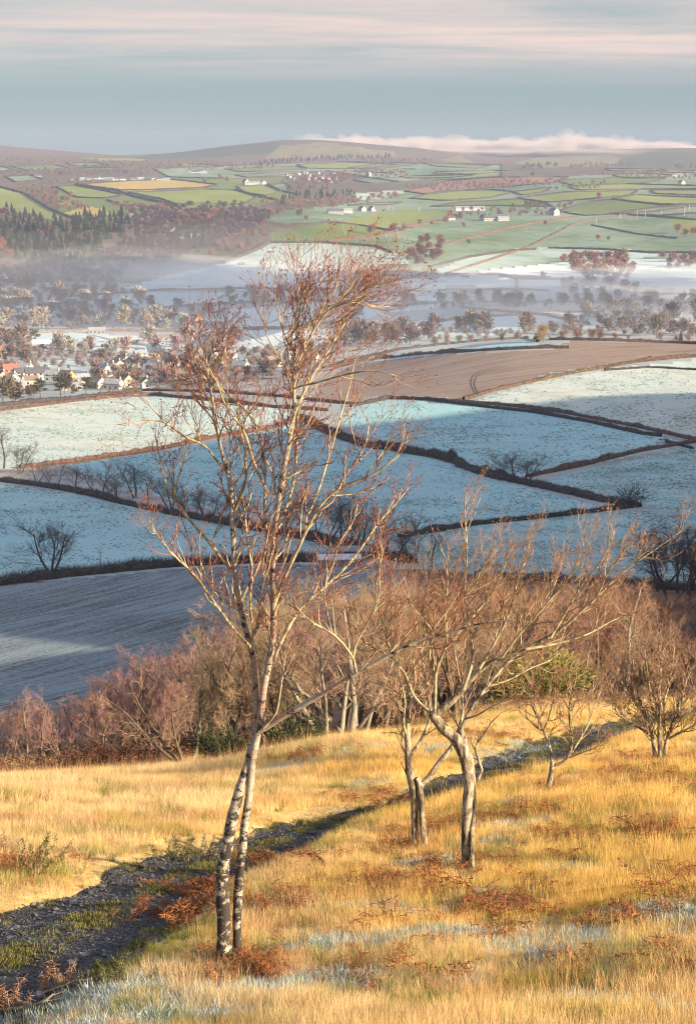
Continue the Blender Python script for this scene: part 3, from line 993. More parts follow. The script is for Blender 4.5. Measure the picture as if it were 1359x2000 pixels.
def far_tree_proto(seed, h=9.0, w=8.0, n=420, sl=1.1, sw=0.13, blunt=1.0):
    """a bare round-headed tree some hundreds of metres off"""
    rng = np.random.default_rng(seed)
    tr = Geo(); cr = Geo()
    z = np.linspace(-0.6, h * 0.62, 6)
    P = np.stack([np.cumsum(rng.standard_normal(6) * .06), np.cumsum(rng.standard_normal(6) * .06), z], 1)[None]
    R = np.linspace(h * .028, h * .012, 6)[None]
    tr.add(*tubes(P, R, 5))
    A, RA = grow(P, R, 14, 0.25, 1.0, 0.75, h * 0.42, 0.11, 5, up=0.10, wig=0.15, rng=rng, decline=0.25)
    tr.add(*tubes(A, RA, 3))
    # clumps of twigs round the branch ends, gaps between
    e = A[:, 2:].reshape(-1, 3)
    lob = e[rng.integers(0, len(e), 26)]
    k = rng.integers(0, len(lob), n)
    c0 = np.array([0, 0, h * 0.55])
    base = lob[k] + rng.standard_normal((n, 3)) * np.array([w * .10, w * .10, h * .075])
    # keep inside an egg-shaped head
    q = (base - c0) / np.array([w * .5, w * .5, h * .46]); ln = np.linalg.norm(q, axis=1, keepdims=True)
    base = np.where(ln > 1, c0 + (base - c0) / ln * (0.85 + .15 * rng.random((n, 1))), base)
    d = unit((base - c0 * np.array([1, 1, 0.6])) + rng.standard_normal((n, 3)) * w * .22 + np.array([0, 0, h * .10]))
    cr.add(*slivers(base, d, sl * (.6 + .8 * rng.random(n)), sw * (.6 + .8 * rng.random(n)), rng))
    return proto('t', [('trunk', tr, [TRUNK_MAT]), ('crown', cr, [TREE_MAT])])


def conifer_proto(seed, h=14.0, w=6.5):
    rng = np.random.default_rng(seed)
    tr = Geo(); cr = Geo()
    z = np.linspace(-0.6, h * .97, 5)
    tr.add(*tubes(np.stack([0 * z, 0 * z, z], 1)[None], np.linspace(.2, .03, 5)[None], 4))
    n = 360
    t = rng.random(n) ** 0.75
    zz = h * (0.08 + 0.92 * (1 - t) if False else 0.06 + 0.94 * t)
    rad = (w * .5) * (1 - t) ** 0.85 * (0.8 + .35 * rng.random(n)) + .1
    a = rng.random(n) * 6.283
    base = np.stack([np.cos(a) * rad * .25, np.sin(a) * rad * .25, zz + rad * .10], 1)
    d = unit(np.stack([np.cos(a), np.sin(a), -0.30 + .25 * rng.standard_normal(n)], 1))
    cr.add(*slivers(base, d, rad * .95, rad * .30 + .40, rng))
    return proto('t', [('trunk', tr, [TRUNK_MAT]), ('crown', cr, [LEAF_MAT])])


def pine_proto(seed, h=11.0):
    """an old pine or evergreen with flat plates of needles"""
    rng = np.random.default_rng(seed)
    tr = Geo(); cr = Geo()
    z = np.linspace(-0.6, h * .9, 8)
    P = np.stack([np.cumsum(rng.standard_normal(8) * .1), np.cumsum(rng.standard_normal(8) * .1), z], 1)[None]
    R = np.linspace(.28, .07, 8)[None]
    tr.add(*tubes(P, R, 5))
    A, RA = grow(P, R, 16, 0.45, 1.0, 1.25, h * .36, .09, 5, up=0.03, wig=.12, rng=rng, decline=.35)
    tr.add(*tubes(A, RA, 3))
    e = A[:, 2:].reshape(-1, 3); k = rng.integers(0, len(e), 900)
    base = e[k] + rng.standard_normal((900, 3)) * np.array([.7, .7, .22])
    d = unit(rng.standard_normal((900, 3)) * np.array([1, 1, .45]) + np.array([0, 0, .25]))
    cr.add(*slivers(base, d, .75, .30, rng))
    return proto('t', [('trunk', tr, [TRUNK_MAT]), ('crown', cr, [LEAF_MAT])])


def bush_proto(seed, h=2.2, w=3.0, n=500, sl=.5, sw=.05, leafy=False):
    rng = np.random.default_rng(seed)
    cr = Geo()
    m = 26
    a = rng.random(m) * 6.28
    P0 = np.stack([np.cos(a) * w * .12 * rng.random(m), np.sin(a) * w * .12 * rng.random(m), np.full(m, -.3)], 1)
    d = unit(np.stack([np.cos(a) * .7, np.sin(a) * .7, .6 + rng.random(m)], 1))
    L = h * (.7 + .4 * rng.random(m))[:, None]
    P = np.stack([P0 + d * L * s + rng.standard_normal((m, 3)) * .08 * s for s in np.linspace(0, 1, 5)], 1)
    R = np.repeat(np.linspace(.035, .012, 5)[None], m, 0)
    cr.add(*tubes(P, R, 3))
    e = P[:, 2:].reshape(-1, 3); k = rng.integers(0, len(e), n)
    base = e[k] + rng.standard_normal((n, 3)) * np.array([w * .12, w * .12, h * .10])
    dd = unit(base - np.array([0, 0, h * .2]) + rng.standard_normal((n, 3)) * .5)
    cr.add(*slivers(base, dd, sl * (.6 + .8 * rng.random(n)), sw * (.7 + .6 * rng.random(n)), rng))
    return proto('t', [('branches', cr, [LEAF_MAT if leafy else TREE_MAT])])


NEAR = [near_tree_proto(11, 5.0, 1, 1.0, 5), near_tree_proto(12, 5.2, 3, 1.0, 3), near_tree_proto(13, 4.6, 2, 1.15, 4), near_tree_proto(14, 5.4, 2, 0.95, 4, (0.12, 0, 0)),
        near_tree_proto(15, 4.4, 4, 1.1, 3), near_tree_proto(16, 5.0, 3, 1.1, 3, (0.2, 0, 0))]
HEDGET = [near_tree_proto(81, 5.0, 2, 1.35, 5, fat=2.0, full=1.3), near_tree_proto(82, 4.8, 3, 1.4, 4, fat=2.0, full=1.3), near_tree_proto(83, 5.0, 1, 1.35, 6, fat=2.0, full=1.3)]
NEAR_WHITE = [near_tree_proto(21, 5.6, 1, 0.85, 5, (0.06, 0, 0), True), near_tree_proto(22, 5.4, 2, 0.9, 4, (0, 0, 0), True), near_tree_proto(23, 5.0, 3, 1.0, 3, (0.15, 0, 0), True)]
def proto_height(p):
    me = p[1][1]; v = np.empty(len(me.vertices) * 3, np.float32); me.vertices.foreach_get('co', v)
    return float(np.percentile(v.reshape(-1, 3)[:, 2], 99.3))
NEAR_H = [proto_height(p) for p in NEAR]; NEARW_H = [proto_height(p) for p in NEAR_WHITE]
print('near trees', NEAR_H, NEARW_H, [len(p[1][1].polygons) for p in NEAR + NEAR_WHITE])
FARS = [far_tree_proto(30 + k, 9.0, 8.5 + (k % 3), 620, 1.5, 0.42) for k in range(6)]
MIDS = [far_tree_proto(40 + k, 8.0, 8.0 + (k % 2), 1900, 0.95, 0.075) for k in range(4)]
CONES = [conifer_proto(50 + k) for k in range(4)]
PINES = [pine_proto(60 + k) for k in range(3)]
BUSHES = [bush_proto(70 + k) for k in range(3)]
LEAFY = [bush_proto(75 + k, 2.4, 3.0, 3600, .16, .075, True) for k in range(3)]


def jcol(c, j=0.15, rng=RNG):
    k = 1 + j * rng.standard_normal(); q = 1 + 0.4 * j * rng.standard_normal(3)
    return tuple(np.clip(np.array(c) * k * q, 0.01, 0.9))


def px_fill(poly, sx, sy, rng=RNG, jit=1.1):
    """points over a pixel region, spaced as the trees there are"""
    xs = [p[0] for p in poly]; ys = [p[1] for p in poly]
    pts = []
    y = min(ys); row = 0
    while y < max(ys):
        x = min(xs) + (row % 2) * sx * .5
        while x < max(xs):
            pts.append((x + (rng.random() - .5) * sx * jit, y + (rng.random() - .5) * sy * jit)); x += sx
        y += sy; row += 1
    P = np.array(pts)
    return P[inside(poly, P[:, 0], P[:, 1])]


def wood(poly, sx, sy, protos, color, name, label, cat, group, size=1.0, svar=0.32, stemc=(0.15, 0.125, 0.11), rng=None):
    rng = rng or np.random.default_rng(int(sum(p[0] + p[1] for p in poly)) & 0xffff)
    P = px_fill(poly, sx, sy, rng)
    if len(P) == 0: return 0
    G = hit_many(P)
    for g in G:
        s = size * (1 + svar * (2 * rng.random() - 1)) * (.62 if rng.random() < .18 else 1)
        q_ = .82 + .36 * rng.random()
        plant(name, protos[rng.integers(len(protos))], g, rng.random() * 6.28, s, [jcol(stemc, .15, rng), jcol(color, .16, rng)], label, cat, group, (1, 1, q_))
    return len(G)


def mass(poly, sx, sy, protos, color, name, label, size=1.0, svar=0.2, leafy=False, rng=None):
    """a far wood that reads as one mass: one object"""
    rng = rng or np.random.default_rng(int(sum(p[0] + p[1] for p in poly)) & 0xffff)
    P = px_fill(poly, sx, sy, rng)
    if len(P) == 0: return
    G = hit_many(P)
    cache = {}
    g = Geo()
    for p in G:
        me = protos[rng.integers(len(protos))][1][1]
        if me.name not in cache:
            v = np.empty(len(me.vertices) * 3, np.float32); me.vertices.foreach_get('co', v)
            f = np.empty(len(me.loops), np.int32); me.loops.foreach_get('vertex_index', f)
            cache[me.name] = (v.reshape(-1, 3), f.reshape(-1, 4))
        v, f = cache[me.name]
        f = f[rng.random(len(f)) < 0.5]
        used, inv = np.unique(f, return_inverse=True)
        a = rng.random() * 6.28; s = size * (1 + svar * (2 * rng.random() - 1))
        c, sn = math.cos(a) * s, math.sin(a) * s
        vv = v[used]
        g.add(np.stack([vv[:, 0] * c - vv[:, 1] * sn, vv[:, 0] * sn + vv[:, 1] * c, vv[:, 2] * s], 1) * 1.0 + p, inv.reshape(-1, 4))
    o = g.mesh(name, [LEAF_MAT if leafy else TREE_MAT])
    o.color = tuple(color) + (1,)
    tag(o, label, kind='stuff')
    return o


# ------------------------------------------------------------------ hedges
def hedge(px, h, w, color, label, group=None, seg=2.0, twigs=6.0, tw=0.06, tl=0.55, rough=0.22, name='hedge', cat='hedge', step=14.0):
    L = np.array([tuple(p) for p in hits(px, step)])
    d = np.r_[0, np.cumsum(np.linalg.norm(np.diff(L[:, :2], axis=0), axis=1))]
    if seg <= 2.0: h, w, twigs, tw, tl, rough = h * .54, w * .52, twigs * 4.2, tw * .80, tl * 1.2, max(rough, .30)
    n = max(3, int(d[-1] / seg))
    t = np.linspace(0, d[-1], n)
    X = np.interp(t, d, L[:, 0]); Y = np.interp(t, d, L[:, 1])
    if n > 6:
        for _ in range(3):
            X[1:-1] = .25 * X[:-2] + .5 * X[1:-1] + .25 * X[2:]; Y[1:-1] = .25 * Y[:-2] + .5 * Y[1:-1] + .25 * Y[2:]
    Z = H(X, Y)
    T = unit(np.stack([np.gradient(X), np.gradient(Y)], 1)); Nn = np.stack([-T[:, 1], T[:, 0]], 1)
    prof = np.array([(-.55, -.35), (-.50, .30), (-.40, .78), (-.12, 1.0), (.14, .98), (.42, .76), (.52, .30), (.57, -.35)])
    k = len(prof)
    rng = np.random.default_rng(n * 7 + int(px[0][0]) & 0xffff)
    lump = 1 + 1.1 * rough * fbm(t / (h * 1.3), t * 0 + 3.1, 4, 6)[:, None] + 0.22 * rough * rng.standard_normal((n, k))
    if seg <= 2.0:                      # saplings and thicker stools standing up out of the hedge
        for c_ in rng.random(max(1, int(d[-1] / 16))) * d[-1]:
            lump = lump + (.12 + .45 * rng.random()) * np.exp(-((t - c_) / (2.2 + 3.5 * rng.random())) ** 2)[:, None]
    side = prof[None, :, 0] * w * (1 + rough * fbm(t / (h * 1.6), t * 0 + 9.7, 3, 16)[:, None] + rough * .3 * rng.standard_normal((n, k)))
    up = prof[None, :, 1] * h * lump
    V = np.stack([X[:, None] + Nn[:, :1] * side, Y[:, None] + Nn[:, 1:] * side, Z[:, None] + up], -1)
    idx = np.arange(n * k).reshape(n, k)
    Q = np.stack([idx[:-1, :-1], idx[:-1, 1:], idx[1:, 1:], idx[1:, :-1]], -1).reshape(-1, 4)
    g = Geo(); g.add(V.reshape(-1, 3), Q)
    m = int(d[-1] * twigs)
    if m:
        i = rng.integers(0, n - 1, m); j = 1 + rng.integers(0, k - 2, m)
        f = rng.random((m, 1))
        b = V[i, j] * (1 - f) + V[i + 1, j] * f
        dd = unit(np.stack([Nn[i, 0] * prof[j, 0] * 1.2, Nn[i, 1] * prof[j, 0] * 1.2, .45 + .5 * prof[j, 1]], 1) + .45 * rng.standard_normal((m, 3)))
        g.add(*slivers(b - dd * .1, dd, tl * (.5 + rng.random(m)), tw * (.6 + .8 * rng.random(m)), rng))
    o = g.mesh(name, [HEDGE_MAT], smooth_shade=True)
    o.color = tuple(color) + (1,)
    tag(o, label, cat, group)
    return o


def bracken_bank(px, width, label, color, per_m, fronds, size=.9):
    """a strip of dead bracken: a heap of fronds along a line"""
    L = np.array([tuple(p) for p in hits(px, 10)])
    d = np.r_[0, np.cumsum(np.linalg.norm(np.diff(L[:, :2], axis=0), axis=1))]
    rng = np.random.default_rng(int(px[0][1]))
    n = int(d[-1] * per_m); t = rng.random(n) * d[-1]
    T = unit(np.stack([np.interp(t + .5, d, L[:, 0]) - np.interp(t - .5, d, L[:, 0]), np.interp(t + .5, d, L[:, 1]) - np.interp(t - .5, d, L[:, 1])], 1))
    off = (rng.random(n) - .5) * width * (.6 + .6 * fbm(t / 3., t * 0 + 2, 2, 3))
    X = np.interp(t, d, L[:, 0]) - T[:, 1] * off; Y = np.interp(t, d, L[:, 1]) + T[:, 0] * off
    Z = H(X, Y)
    g = Geo()
    hh = 1 + .45 * fbm(t / 2.2, t * 0 + 5, 3, 8)
    for k in range(n):
        v, f = fronds[k % len(fronds)]
        a = rng.random() * 6.283; s = size * hh[k] * (.7 + .6 * rng.random()); tl = .9 * rng.random() ** 1.5
        ca, sa, ct, st_ = math.cos(a), math.sin(a), math.cos(tl), math.sin(tl)
        w = v * s
        x = w[:, 0] * ct + w[:, 2] * st_; z = -w[:, 0] * st_ + w[:, 2] * ct; y = w[:, 1]
        g.add(np.stack([x * ca - y * sa + X[k], x * sa + y * ca + Y[k], z + Z[k]], 1), f)
    o = g.mesh('bracken_bank', [TREE_MAT]); o.color = tuple(color) + (1,)
    tag(o, label, 'bracken')
    return o


ORD = ['first', 'second', 'third', 'fourth', 'fifth', 'sixth', 'seventh', 'eighth', 'ninth', 'tenth', 'eleventh', 'twelfth', 'thirteenth', 'fourteenth', 'fifteenth', 'sixteenth', 'seventeenth', 'eighteenth', 'nineteenth', 'twentieth',
       'twenty-first', 'twenty-second', 'twenty-third', 'twenty-fourth', 'twenty-fifth', 'twenty-sixth', 'twenty-seventh', 'twenty-eighth', 'twenty-ninth', 'thirtieth']


def name_by_order():
    """things of a small group are told apart by their order from the left of the photograph"""
    groups = {}
    for o in bpy.data.objects:
        if o.parent is None and o.get('group') and o.get('label'): groups.setdefault((o['group'], o['label']), []).append(o)
    for (gname, lab), objs in groups.items():
        if not 2 <= len(objs) <= 30: continue
        objs = [o for o in objs if -60 < project(o.location)[0] < 1420 or True]
        objs.sort(key=lambda o: project(o.location if o.location.length > 1 else o.data.vertices[len(o.data.vertices) // 2].co)[0])
        k = 0
        for o in objs:
            x = project(o.location if o.location.length > 1 else o.data.vertices[len(o.data.vertices) // 2].co)[0]
            if x < -15 or x > 1375: continue
            o['label'] = ' '.join(lab.split()[:13]).rstrip(',') + ', ' + ORD[k] + ' from left'; k += 1
# ------------------------------------------------------------------ hedges below the hill
BROWN = (0.115, 0.062, 0.042); DARK = (0.052, 0.045, 0.042); LITB = (0.080, 0.052, 0.040)
hedge([(-160, 1158), (0, 1142), (120, 1127), (250, 1114), (335, 1106), (480, 1099), (620, 1096), (700, 1098)], 2.6, 7.0, DARK, 'dark scrubby hedge bank along the top of the dark ploughed field', seg=1.6, twigs=26, rough=.42, tl=.9)
hedge([(-160, 930), (0, 940), (80, 950), (150, 962), (240, 984), (330, 1004), (420, 1020)], 2.6, 3.5, DARK, 'dark hedge under the row of bare trees at the left edge', seg=1.6, twigs=16, rough=.4)
hedge([(410, 1018), (520, 1038), (620, 1056), (700, 1080), (765, 1092), (800, 1100)], 3.0, 6.0, DARK, 'dark overgrown hedge behind the tall birch, above the white roofed shed', seg=1.6, twigs=18, rough=.5)
hedge([(40, 915), (130, 905), (300, 882), (420, 855), (540, 836), (585, 818)], 2.6, 2.6, BROWN, 'clipped brown hedge under the sunlit pale field at left', twigs=8)
hedge([(-160, 818), (0, 803), (150, 784), (240, 775), (300, 772), (430, 785), (540, 797), (640, 803)], 2.6, 2.4, LITB, 'sunlit brown hedge along the top of the pale field at left', twigs=8)
hedge([(-160, 812), (0, 794), (100, 784), (200, 774), (275, 766)], 3.0, 4.0, DARK, 'dark hedge just below the village houses', twigs=9, rough=.35)
hedge([(270, 763), (420, 766), (560, 776), (640, 786), (690, 790)], 2.4, 3.0, BROWN, 'brown hedge running behind the crown of the tall birch', twigs=8, rough=.35)
hedge([(585, 815), (640, 846), (700, 868), (745, 878)], 3.4, 7.0, LITB, 'rusty overgrown hedge right of the tall birch crown', seg=1.6, twigs=22, rough=.5, tl=.9)
hedge([(740, 872), (790, 884), (850, 893), (900, 908)], 4.2, 6.0, DARK, 'tall dark hedge bulging between two frosted fields in the centre', seg=1.6, twigs=22, rough=.45, tl=.8)
hedge([(895, 910), (960, 932), (1010, 942), (1080, 957), (1180, 980), (1245, 990)], 3.2, 6.0, DARK, 'dark thick hedge with the little tree clump growing from it', seg=1.6, twigs=18, rough=.4)
hedge([(1030, 932), (1130, 912), (1250, 882), (1350, 865), (1500, 840)], 2.4, 2.6, BROWN, 'straight hedge rising right from the little tree clump', twigs=8)
hedge([(685, 795), (760, 779), (830, 781), (900, 790), (1040, 806), (1150, 825), (1250, 848), (1290, 853)], 2.6, 2.4, DARK, 'long curved clipped hedge across the middle, lower of the pair', twigs=7, rough=.14)
hedge([(870, 783), (1000, 794), (1100, 807), (1250, 836), (1359, 861), (1500, 895)], 2.4, 2.2, (0.10, 0.075, 0.06), 'long curved clipped hedge across the middle, upper of the pair', twigs=7, rough=.14)
hedge([(1288, 862), (1320, 869), (1352, 877)], 1.6, 1.6, DARK, 'short low hedge beside the white water trough', twigs=6, rough=.14)
hedge([(905, 782), (960, 765), (1050, 744), (1120, 729), (1180, 719)], 2.6, 3.0, (0.095, 0.067, 0.042), 'sunlit tawny hedge between brown plough and frosted field', twigs=10, rough=.3)
hedge([(1178, 719), (1240, 708), (1300, 702), (1359, 697), (1480, 694)], 2.6, 3.0, LITB, 'sunlit hedge at the right corner of the brown plough', twigs=9, rough=.3)
hedge([(1180, 724), (1270, 718), (1359, 723), (1480, 730)], 1.8, 2.4, DARK, 'dark low hedge along the top of the frosted field at right', twigs=6)
hedge([(630, 720), (740, 702), (830, 692), (900, 688), (960, 684), (1060, 680), (1110, 680)], 2.6, 3.2, LITB, 'rusty hedge below the narrow frosted strip', twigs=10, rough=.35)
hedge([(660, 712), (780, 684), (860, 674), (940, 666), (1030, 661), (1050, 668)], 2.8, 3.4, DARK, 'dark hedge above the narrow frosted strip', twigs=9, rough=.3)
hedge([(1072, 664), (1150, 665), (1250, 668), (1359, 672), (1480, 676)], 2.6, 3.0, DARK, 'dark hedge along the far edge of the brown plough', twigs=8, rough=.3)
hedge([(780, 1050), (860, 1037), (920, 1026), (1000, 1018), (1080, 1010), (1180, 998), (1245, 990)], 2.2, 2.4, DARK, 'low dark hedge behind the twisted tree tops', twigs=10, rough=.25)
hedge([(930, 1128), (1100, 1138), (1200, 1143), (1300, 1151), (1480, 1160)], 2.6, 5.0, (0.07, 0.062, 0.062), 'dim hedge bank behind the right hand wood', seg=1.6, twigs=12, rough=.4)

PALEH = (0.15, 0.12, 0.11)
for n_, pl in enumerate([
        [(140, 580), (300, 568), (500, 564), (650, 567)], [(200, 678), (300, 666), (345, 658), (440, 647), (520, 642)], [(40, 652), (200, 647), (360, 648)],
        [(690, 670), (780, 642), (900, 622), (1060, 614), (1180, 607)], [(900, 602), (1060, 616), (1150, 634)], [(760, 600), (860, 592), (1000, 591), (1200, 592)],
        [(855, 568), (960, 567), (1010, 567), (1070, 569)], [(870, 538), (980, 536), (1010, 546), (1006, 567)], [(1010, 546), (1110, 547), (1180, 560)],
        [(1200, 590), (1300, 580), (1400, 575)], [(430, 645), (560, 642), (700, 624)], [(320, 602), (430, 594), (600, 587), (760, 600)], [(75, 706), (60, 716), (80, 728)], [(230, 702), (360, 690), (450, 672)]]):
    hedge(pl, 2.4, 2.8, PALEH, 'pale frosted hedge between fields on the misty valley floor', 'hedges on the misty valley floor', seg=5, twigs=1.6, tw=.16, tl=.9, rough=.35)
for lab, colr, hh, pl in [
        ('brown roadside hedge slanting up the far slope at right', (0.105, 0.072, 0.05), 2.4, [(870, 536), (960, 507), (1040, 480), (1085, 457), (1120, 439), (1180, 426), (1240, 418), (1359, 406), (1480, 400)]),
        ('hedge across the frosted slope above the slanting road', BROWN, 2.6, [(780, 496), (870, 477), (940, 459), (1010, 442), (1060, 434), (1125, 424)]),
        ('hedge across the frosted slope just below the slanting road', DARK, 2.6, [(840, 522), (920, 502), (1000, 490), (1045, 488)]),
        ('dark hedge above the round rusty copse', DARK, 2.6, [(1070, 485), (1180, 488), (1260, 494), (1359, 494), (1480, 490)]),
        ('dark hedge down the left edge of the frosted hill in the valley', DARK, 4.0, [(438, 515), (500, 490), (530, 474)]),
        ('hedge along the top of the frosted hill in the valley', DARK, 2.8, [(526, 475), (620, 474), (735, 482), (765, 494)]),
        ('hedge round the top of the green field above the frosted hill', DARK, 2.6, [(528, 454), (590, 442), (640, 435), (700, 440), (765, 452)]),
        ('broken brown hedge between two green fields in the centre', BROWN, 2.8, [(640, 472), (700, 465), (760, 456), (800, 442), (860, 434)]),
        ('thin hedge crossing the big green field at right', DARK, 2.0, [(1155, 440), (1240, 457), (1320, 466)]),
        ('hedge across the bright field at the right edge, above the road', DARK, 2.4, [(1190, 418), (1290, 424), (1359, 430), (1480, 434)]),
        ('dark hedge bordering the straw coloured field on the left', DARK, 4.0, [(85, 365), (150, 362), (230, 373), (245, 380), (330, 400), (345, 404)]),
        ('dark hedge along the lower edge of the bright field at far left', DARK, 3.2, [(-60, 364), (0, 366), (48, 378), (98, 409), (140, 427)]),
        ('dark hedge running down right from the white farm', DARK, 3.4, [(460, 371), (500, 384), (545, 392), (560, 400)]),
        ('straight dark hedge below the pale barn field', DARK, 3.0, [(520, 360), (550, 374), (580, 380)])]:
    hedge(pl, hh, 2.6, colr, lab, seg=5, twigs=1.2, tw=.2, tl=1.0, rough=.3)
for m_, poly in FIELDS:
    if m_ in (GREEN, GREEN_B, GREEN_F, GOLD, BRACKEN_FIELD) and max(p[1] for p in poly) < 425 and min(p[1] for p in poly) > 312:
        hedge(poly + [poly[0]], 2.3, 3.2, jcol(DARK, .2), 'thin dark hedge round a field high on the far hillside', 'hedges round the far fields', seg=9, twigs=.35, tw=.35, tl=1.4, rough=.4, step=9)

# ------------------------------------------------------------------ trees along the hedges
def tree_row(pts, protos, color, label, group=None, name='hedgerow_tree', cat='tree', stemc=(0.07, 0.058, 0.05)):
    for x, y, s in pts:
        g = hit(x, y)
        if protos is MIDS and y > 800:      # near enough to show every branch
            plant(name, HEDGET[int(x * 7 + y) % 3], g, (x * 1.7) % 6.28, s * 2.1, [stemc, jcol(color, .12)], label, cat, group, (1.25, 1.25, 1.0)); continue
        plant(name, protos[int(x * 7 + y) % len(protos)], g, (x * 1.7) % 6.28, s, [stemc, jcol(color, .12)], label, cat, group)

GREYT = (0.105, 0.088, 0.082)
plant('hedgerow_tree', HEDGET[1], hit(98, 1122), .4, 2.7, [(.055, .05, .046), (.075, .066, .06)], 'wide bare tree alone on the scrubby bank above the plough, at left', 'tree', None, (1.4, 1.4, 1.0))
plant('hedgerow_tree', HEDGET[2], hit(1000, 942), .4, 2.3, [(.06, .05, .04), (.085, .06, .048)], 'spreading bare tree on the left of the little hedge clump, by the field corner', 'tree', None, (1.5, 1.5, .85))
plant('hedgerow_tree', HEDGET[1], hit(1030, 944), 2.4, 2.3, [(.06, .05, .04), (.10, .068, .05)], 'spreading bare tree on the right of the little hedge clump, by the field corner', 'tree', None, (1.5, 1.5, .85))
plant('hedgerow_tree', HEDGET[0], hit(975, 935), 1.4, 1.7, [(.06, .05, .04), (.085, .06, .048)], 'smallest pale tree of the little hedge clump, beside the frosted field', 'tree')
plant('hedgerow_bush', BUSHES[0], hit(1228, 990), 0, 3.0, [(.065, .052, .05)], 'big dark thorn bush on the hedge corner at right', 'bush')
tree_row([(-30, 930, 1.0), (8, 915, 1.35), (42, 925, 1.1), (75, 945, .8), (110, 955, .85), (150, 965, .85), (195, 972, 1.05), (225, 982, 0.95), (262, 972, 1.25), (290, 990, 1.0), (332, 998, 1.15), (372, 1012, .9), (405, 1018, 1.0), (440, 1022, .8), (480, 1030, 1.0)], MIDS,
         GREYT, 'dark bare tree in the hedge row at the left edge', 'bare trees in the left hedge row')
tree_row([(560, 1050, 1.0), (600, 1055, 1.2), (640, 1062, 1.3), (665, 1065, 1.15), (700, 1080, 1.2), (730, 1088, 1.0), (765, 1092, 1.1), (800, 1100, .8), (845, 1110, .75)], MIDS,
         GREYT, 'dark bare tree in the belt behind the tall birch', 'bare trees behind the tall birch')
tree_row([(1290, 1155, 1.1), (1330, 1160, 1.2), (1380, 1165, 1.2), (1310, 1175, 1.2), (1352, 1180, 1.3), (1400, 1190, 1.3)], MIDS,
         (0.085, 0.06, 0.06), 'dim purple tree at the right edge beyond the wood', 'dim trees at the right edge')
TAWNY = (0.26, 0.165, 0.085)
plant('hedgerow_tree', MIDS[1], hit(1060, 668), .4, 1.45, [(.12, .10, .07), (.30, .21, .10)], 'big golden bare tree on the crest beside the brown plough', 'tree')
tree_row([(848, 676, .95), (872, 674, 1.05), (895, 672, 1.0), (918, 670, 1.0), (948, 668, .75), (980, 666, .6), (1010, 664, .65)], MIDS, (0.20, 0.13, 0.085), 'tawny bare tree along the hedge over the frosted strip', 'tawny trees over the frosted strip')
tree_row([(1098, 664, .7), (1125, 664, .95), (1155, 665, .9), (1170, 665, .9), (1200, 664, .6), (1225, 664, .6), (1290, 666, 1.0), (1320, 667, .7), (1345, 668, .9), (1372, 668, .9)], MIDS, (0.23, 0.15, 0.10), 'pale bare tree along the far edge of the brown plough', 'pale trees along the brown plough')
plant('fir_tree', CONES[0], hit(1328, 668), 0, .62, [(.06, .05, .04), (.045, .055, .03)], 'small dark fir on the crest near the right edge', 'fir')
plant('hedgerow_tree', MIDS[3], hit(348, 770), 1.0, 1.1, [(.06, .05, .04), (.12, .085, .06)], 'brown round tree behind the left limbs of the tall birch, above the hedge', 'tree')
plant('hedgerow_bush', BUSHES[1], hit(700, 786), 0, 2.3, [(.27, .19, .11)], 'pale tawny bush at the corner of the brown plough', 'bush')
tree_row([(1168, 470, 1), (1187, 470, .8), (1065, 440, .8)], FARS, (0.2, .13, .09), 'small tree alone on the frosted slope near the road', 'lone trees on the frosted slope', 'lone_tree')

# ------------------------------------------------------------------ woods and trees across the valley
PALE = (0.27, 0.225, 0.21); RUST = (0.195, 0.110, 0.072); PURP = (0.075, 0.050, 0.056); DGREEN = (0.042, 0.056, 0.030)
V = ('valley_tree', 'pale frosted bare tree on the misty valley floor', 'tree', 'frosted bare trees of the valley')
wood([(-40, 560), (120, 545), (230, 560), (240, 590), (120, 640), (-40, 650)], 27, 17, FARS, PALE, V[0], 'pale frosted bare tree at the far left of the misty valley', V[2], V[3], size=1.45)
wood([(-40, 650), (60, 650), (75, 700), (40, 730), (-40, 720)], 27, 17, FARS, (0.20, .14, .115), V[0], 'pale frosted bare tree behind the village at the left edge', V[2], V[3], size=1.6)
wood([(160, 590), (330, 596), (330, 640), (200, 642), (130, 640)], 28, 17, FARS, PALE, V[0], 'pale frosted bare tree in the belt left of the red brick house', V[2], V[3], size=1.45)
wood([(330, 600), (440, 598), (430, 618), (330, 626)], 25, 14, FARS, PALE, V[0], 'pale frosted bare tree in the row leading to the red brick house', V[2], V[3], size=1.45)
wood([(300, 632), (400, 640), (350, 648), (240, 648)], 20, 9, FARS, PALE, V[0], 'pale frosted bare tree by the frosted field under the red brick house', V[2], V[3], size=1.5)
wood([(80, 684), (220, 682), (250, 694), (230, 700), (90, 698)], 22, 10, FARS, PALE, V[0], 'pale frosted bare tree round the sports pitch above the village', V[2], V[3], size=1.3)
wood([(290, 668), (470, 660), (470, 680), (380, 690), (290, 686)], 26, 12, FARS, PALE, V[0], 'pale frosted bare tree in the hedge line above the bungalow row', V[2], V[3], size=1.35)
wood([(440, 572), (560, 565), (680, 572), (640, 586), (560, 600), (440, 598)], 27, 14, FARS, PALE, V[0], 'pale frosted bare tree behind the top of the birch, in the mist', V[2], V[3], size=1.3)
wood([(560, 625), (700, 612), (760, 606), (740, 622), (620, 640)], 27, 13, FARS, PALE, V[0], 'pale frosted bare tree right of the birch top, by a frosted field', V[2], V[3], size=1.35)
wood([(640, 655), (900, 640), (1000, 650), (900, 662), (660, 690)], 30, 17, FARS, (0.16, 0.125, .11), V[0], 'pale frosted bare tree just beyond the crest in the centre', V[2], V[3], size=1.6)
wood([(1000, 640), (1400, 640), (1400, 660), (1000, 656)], 27, 12, FARS, (0.17, 0.135, .12), V[0], 'pale frosted bare tree just beyond the crest at right', V[2], V[3], size=1.35)
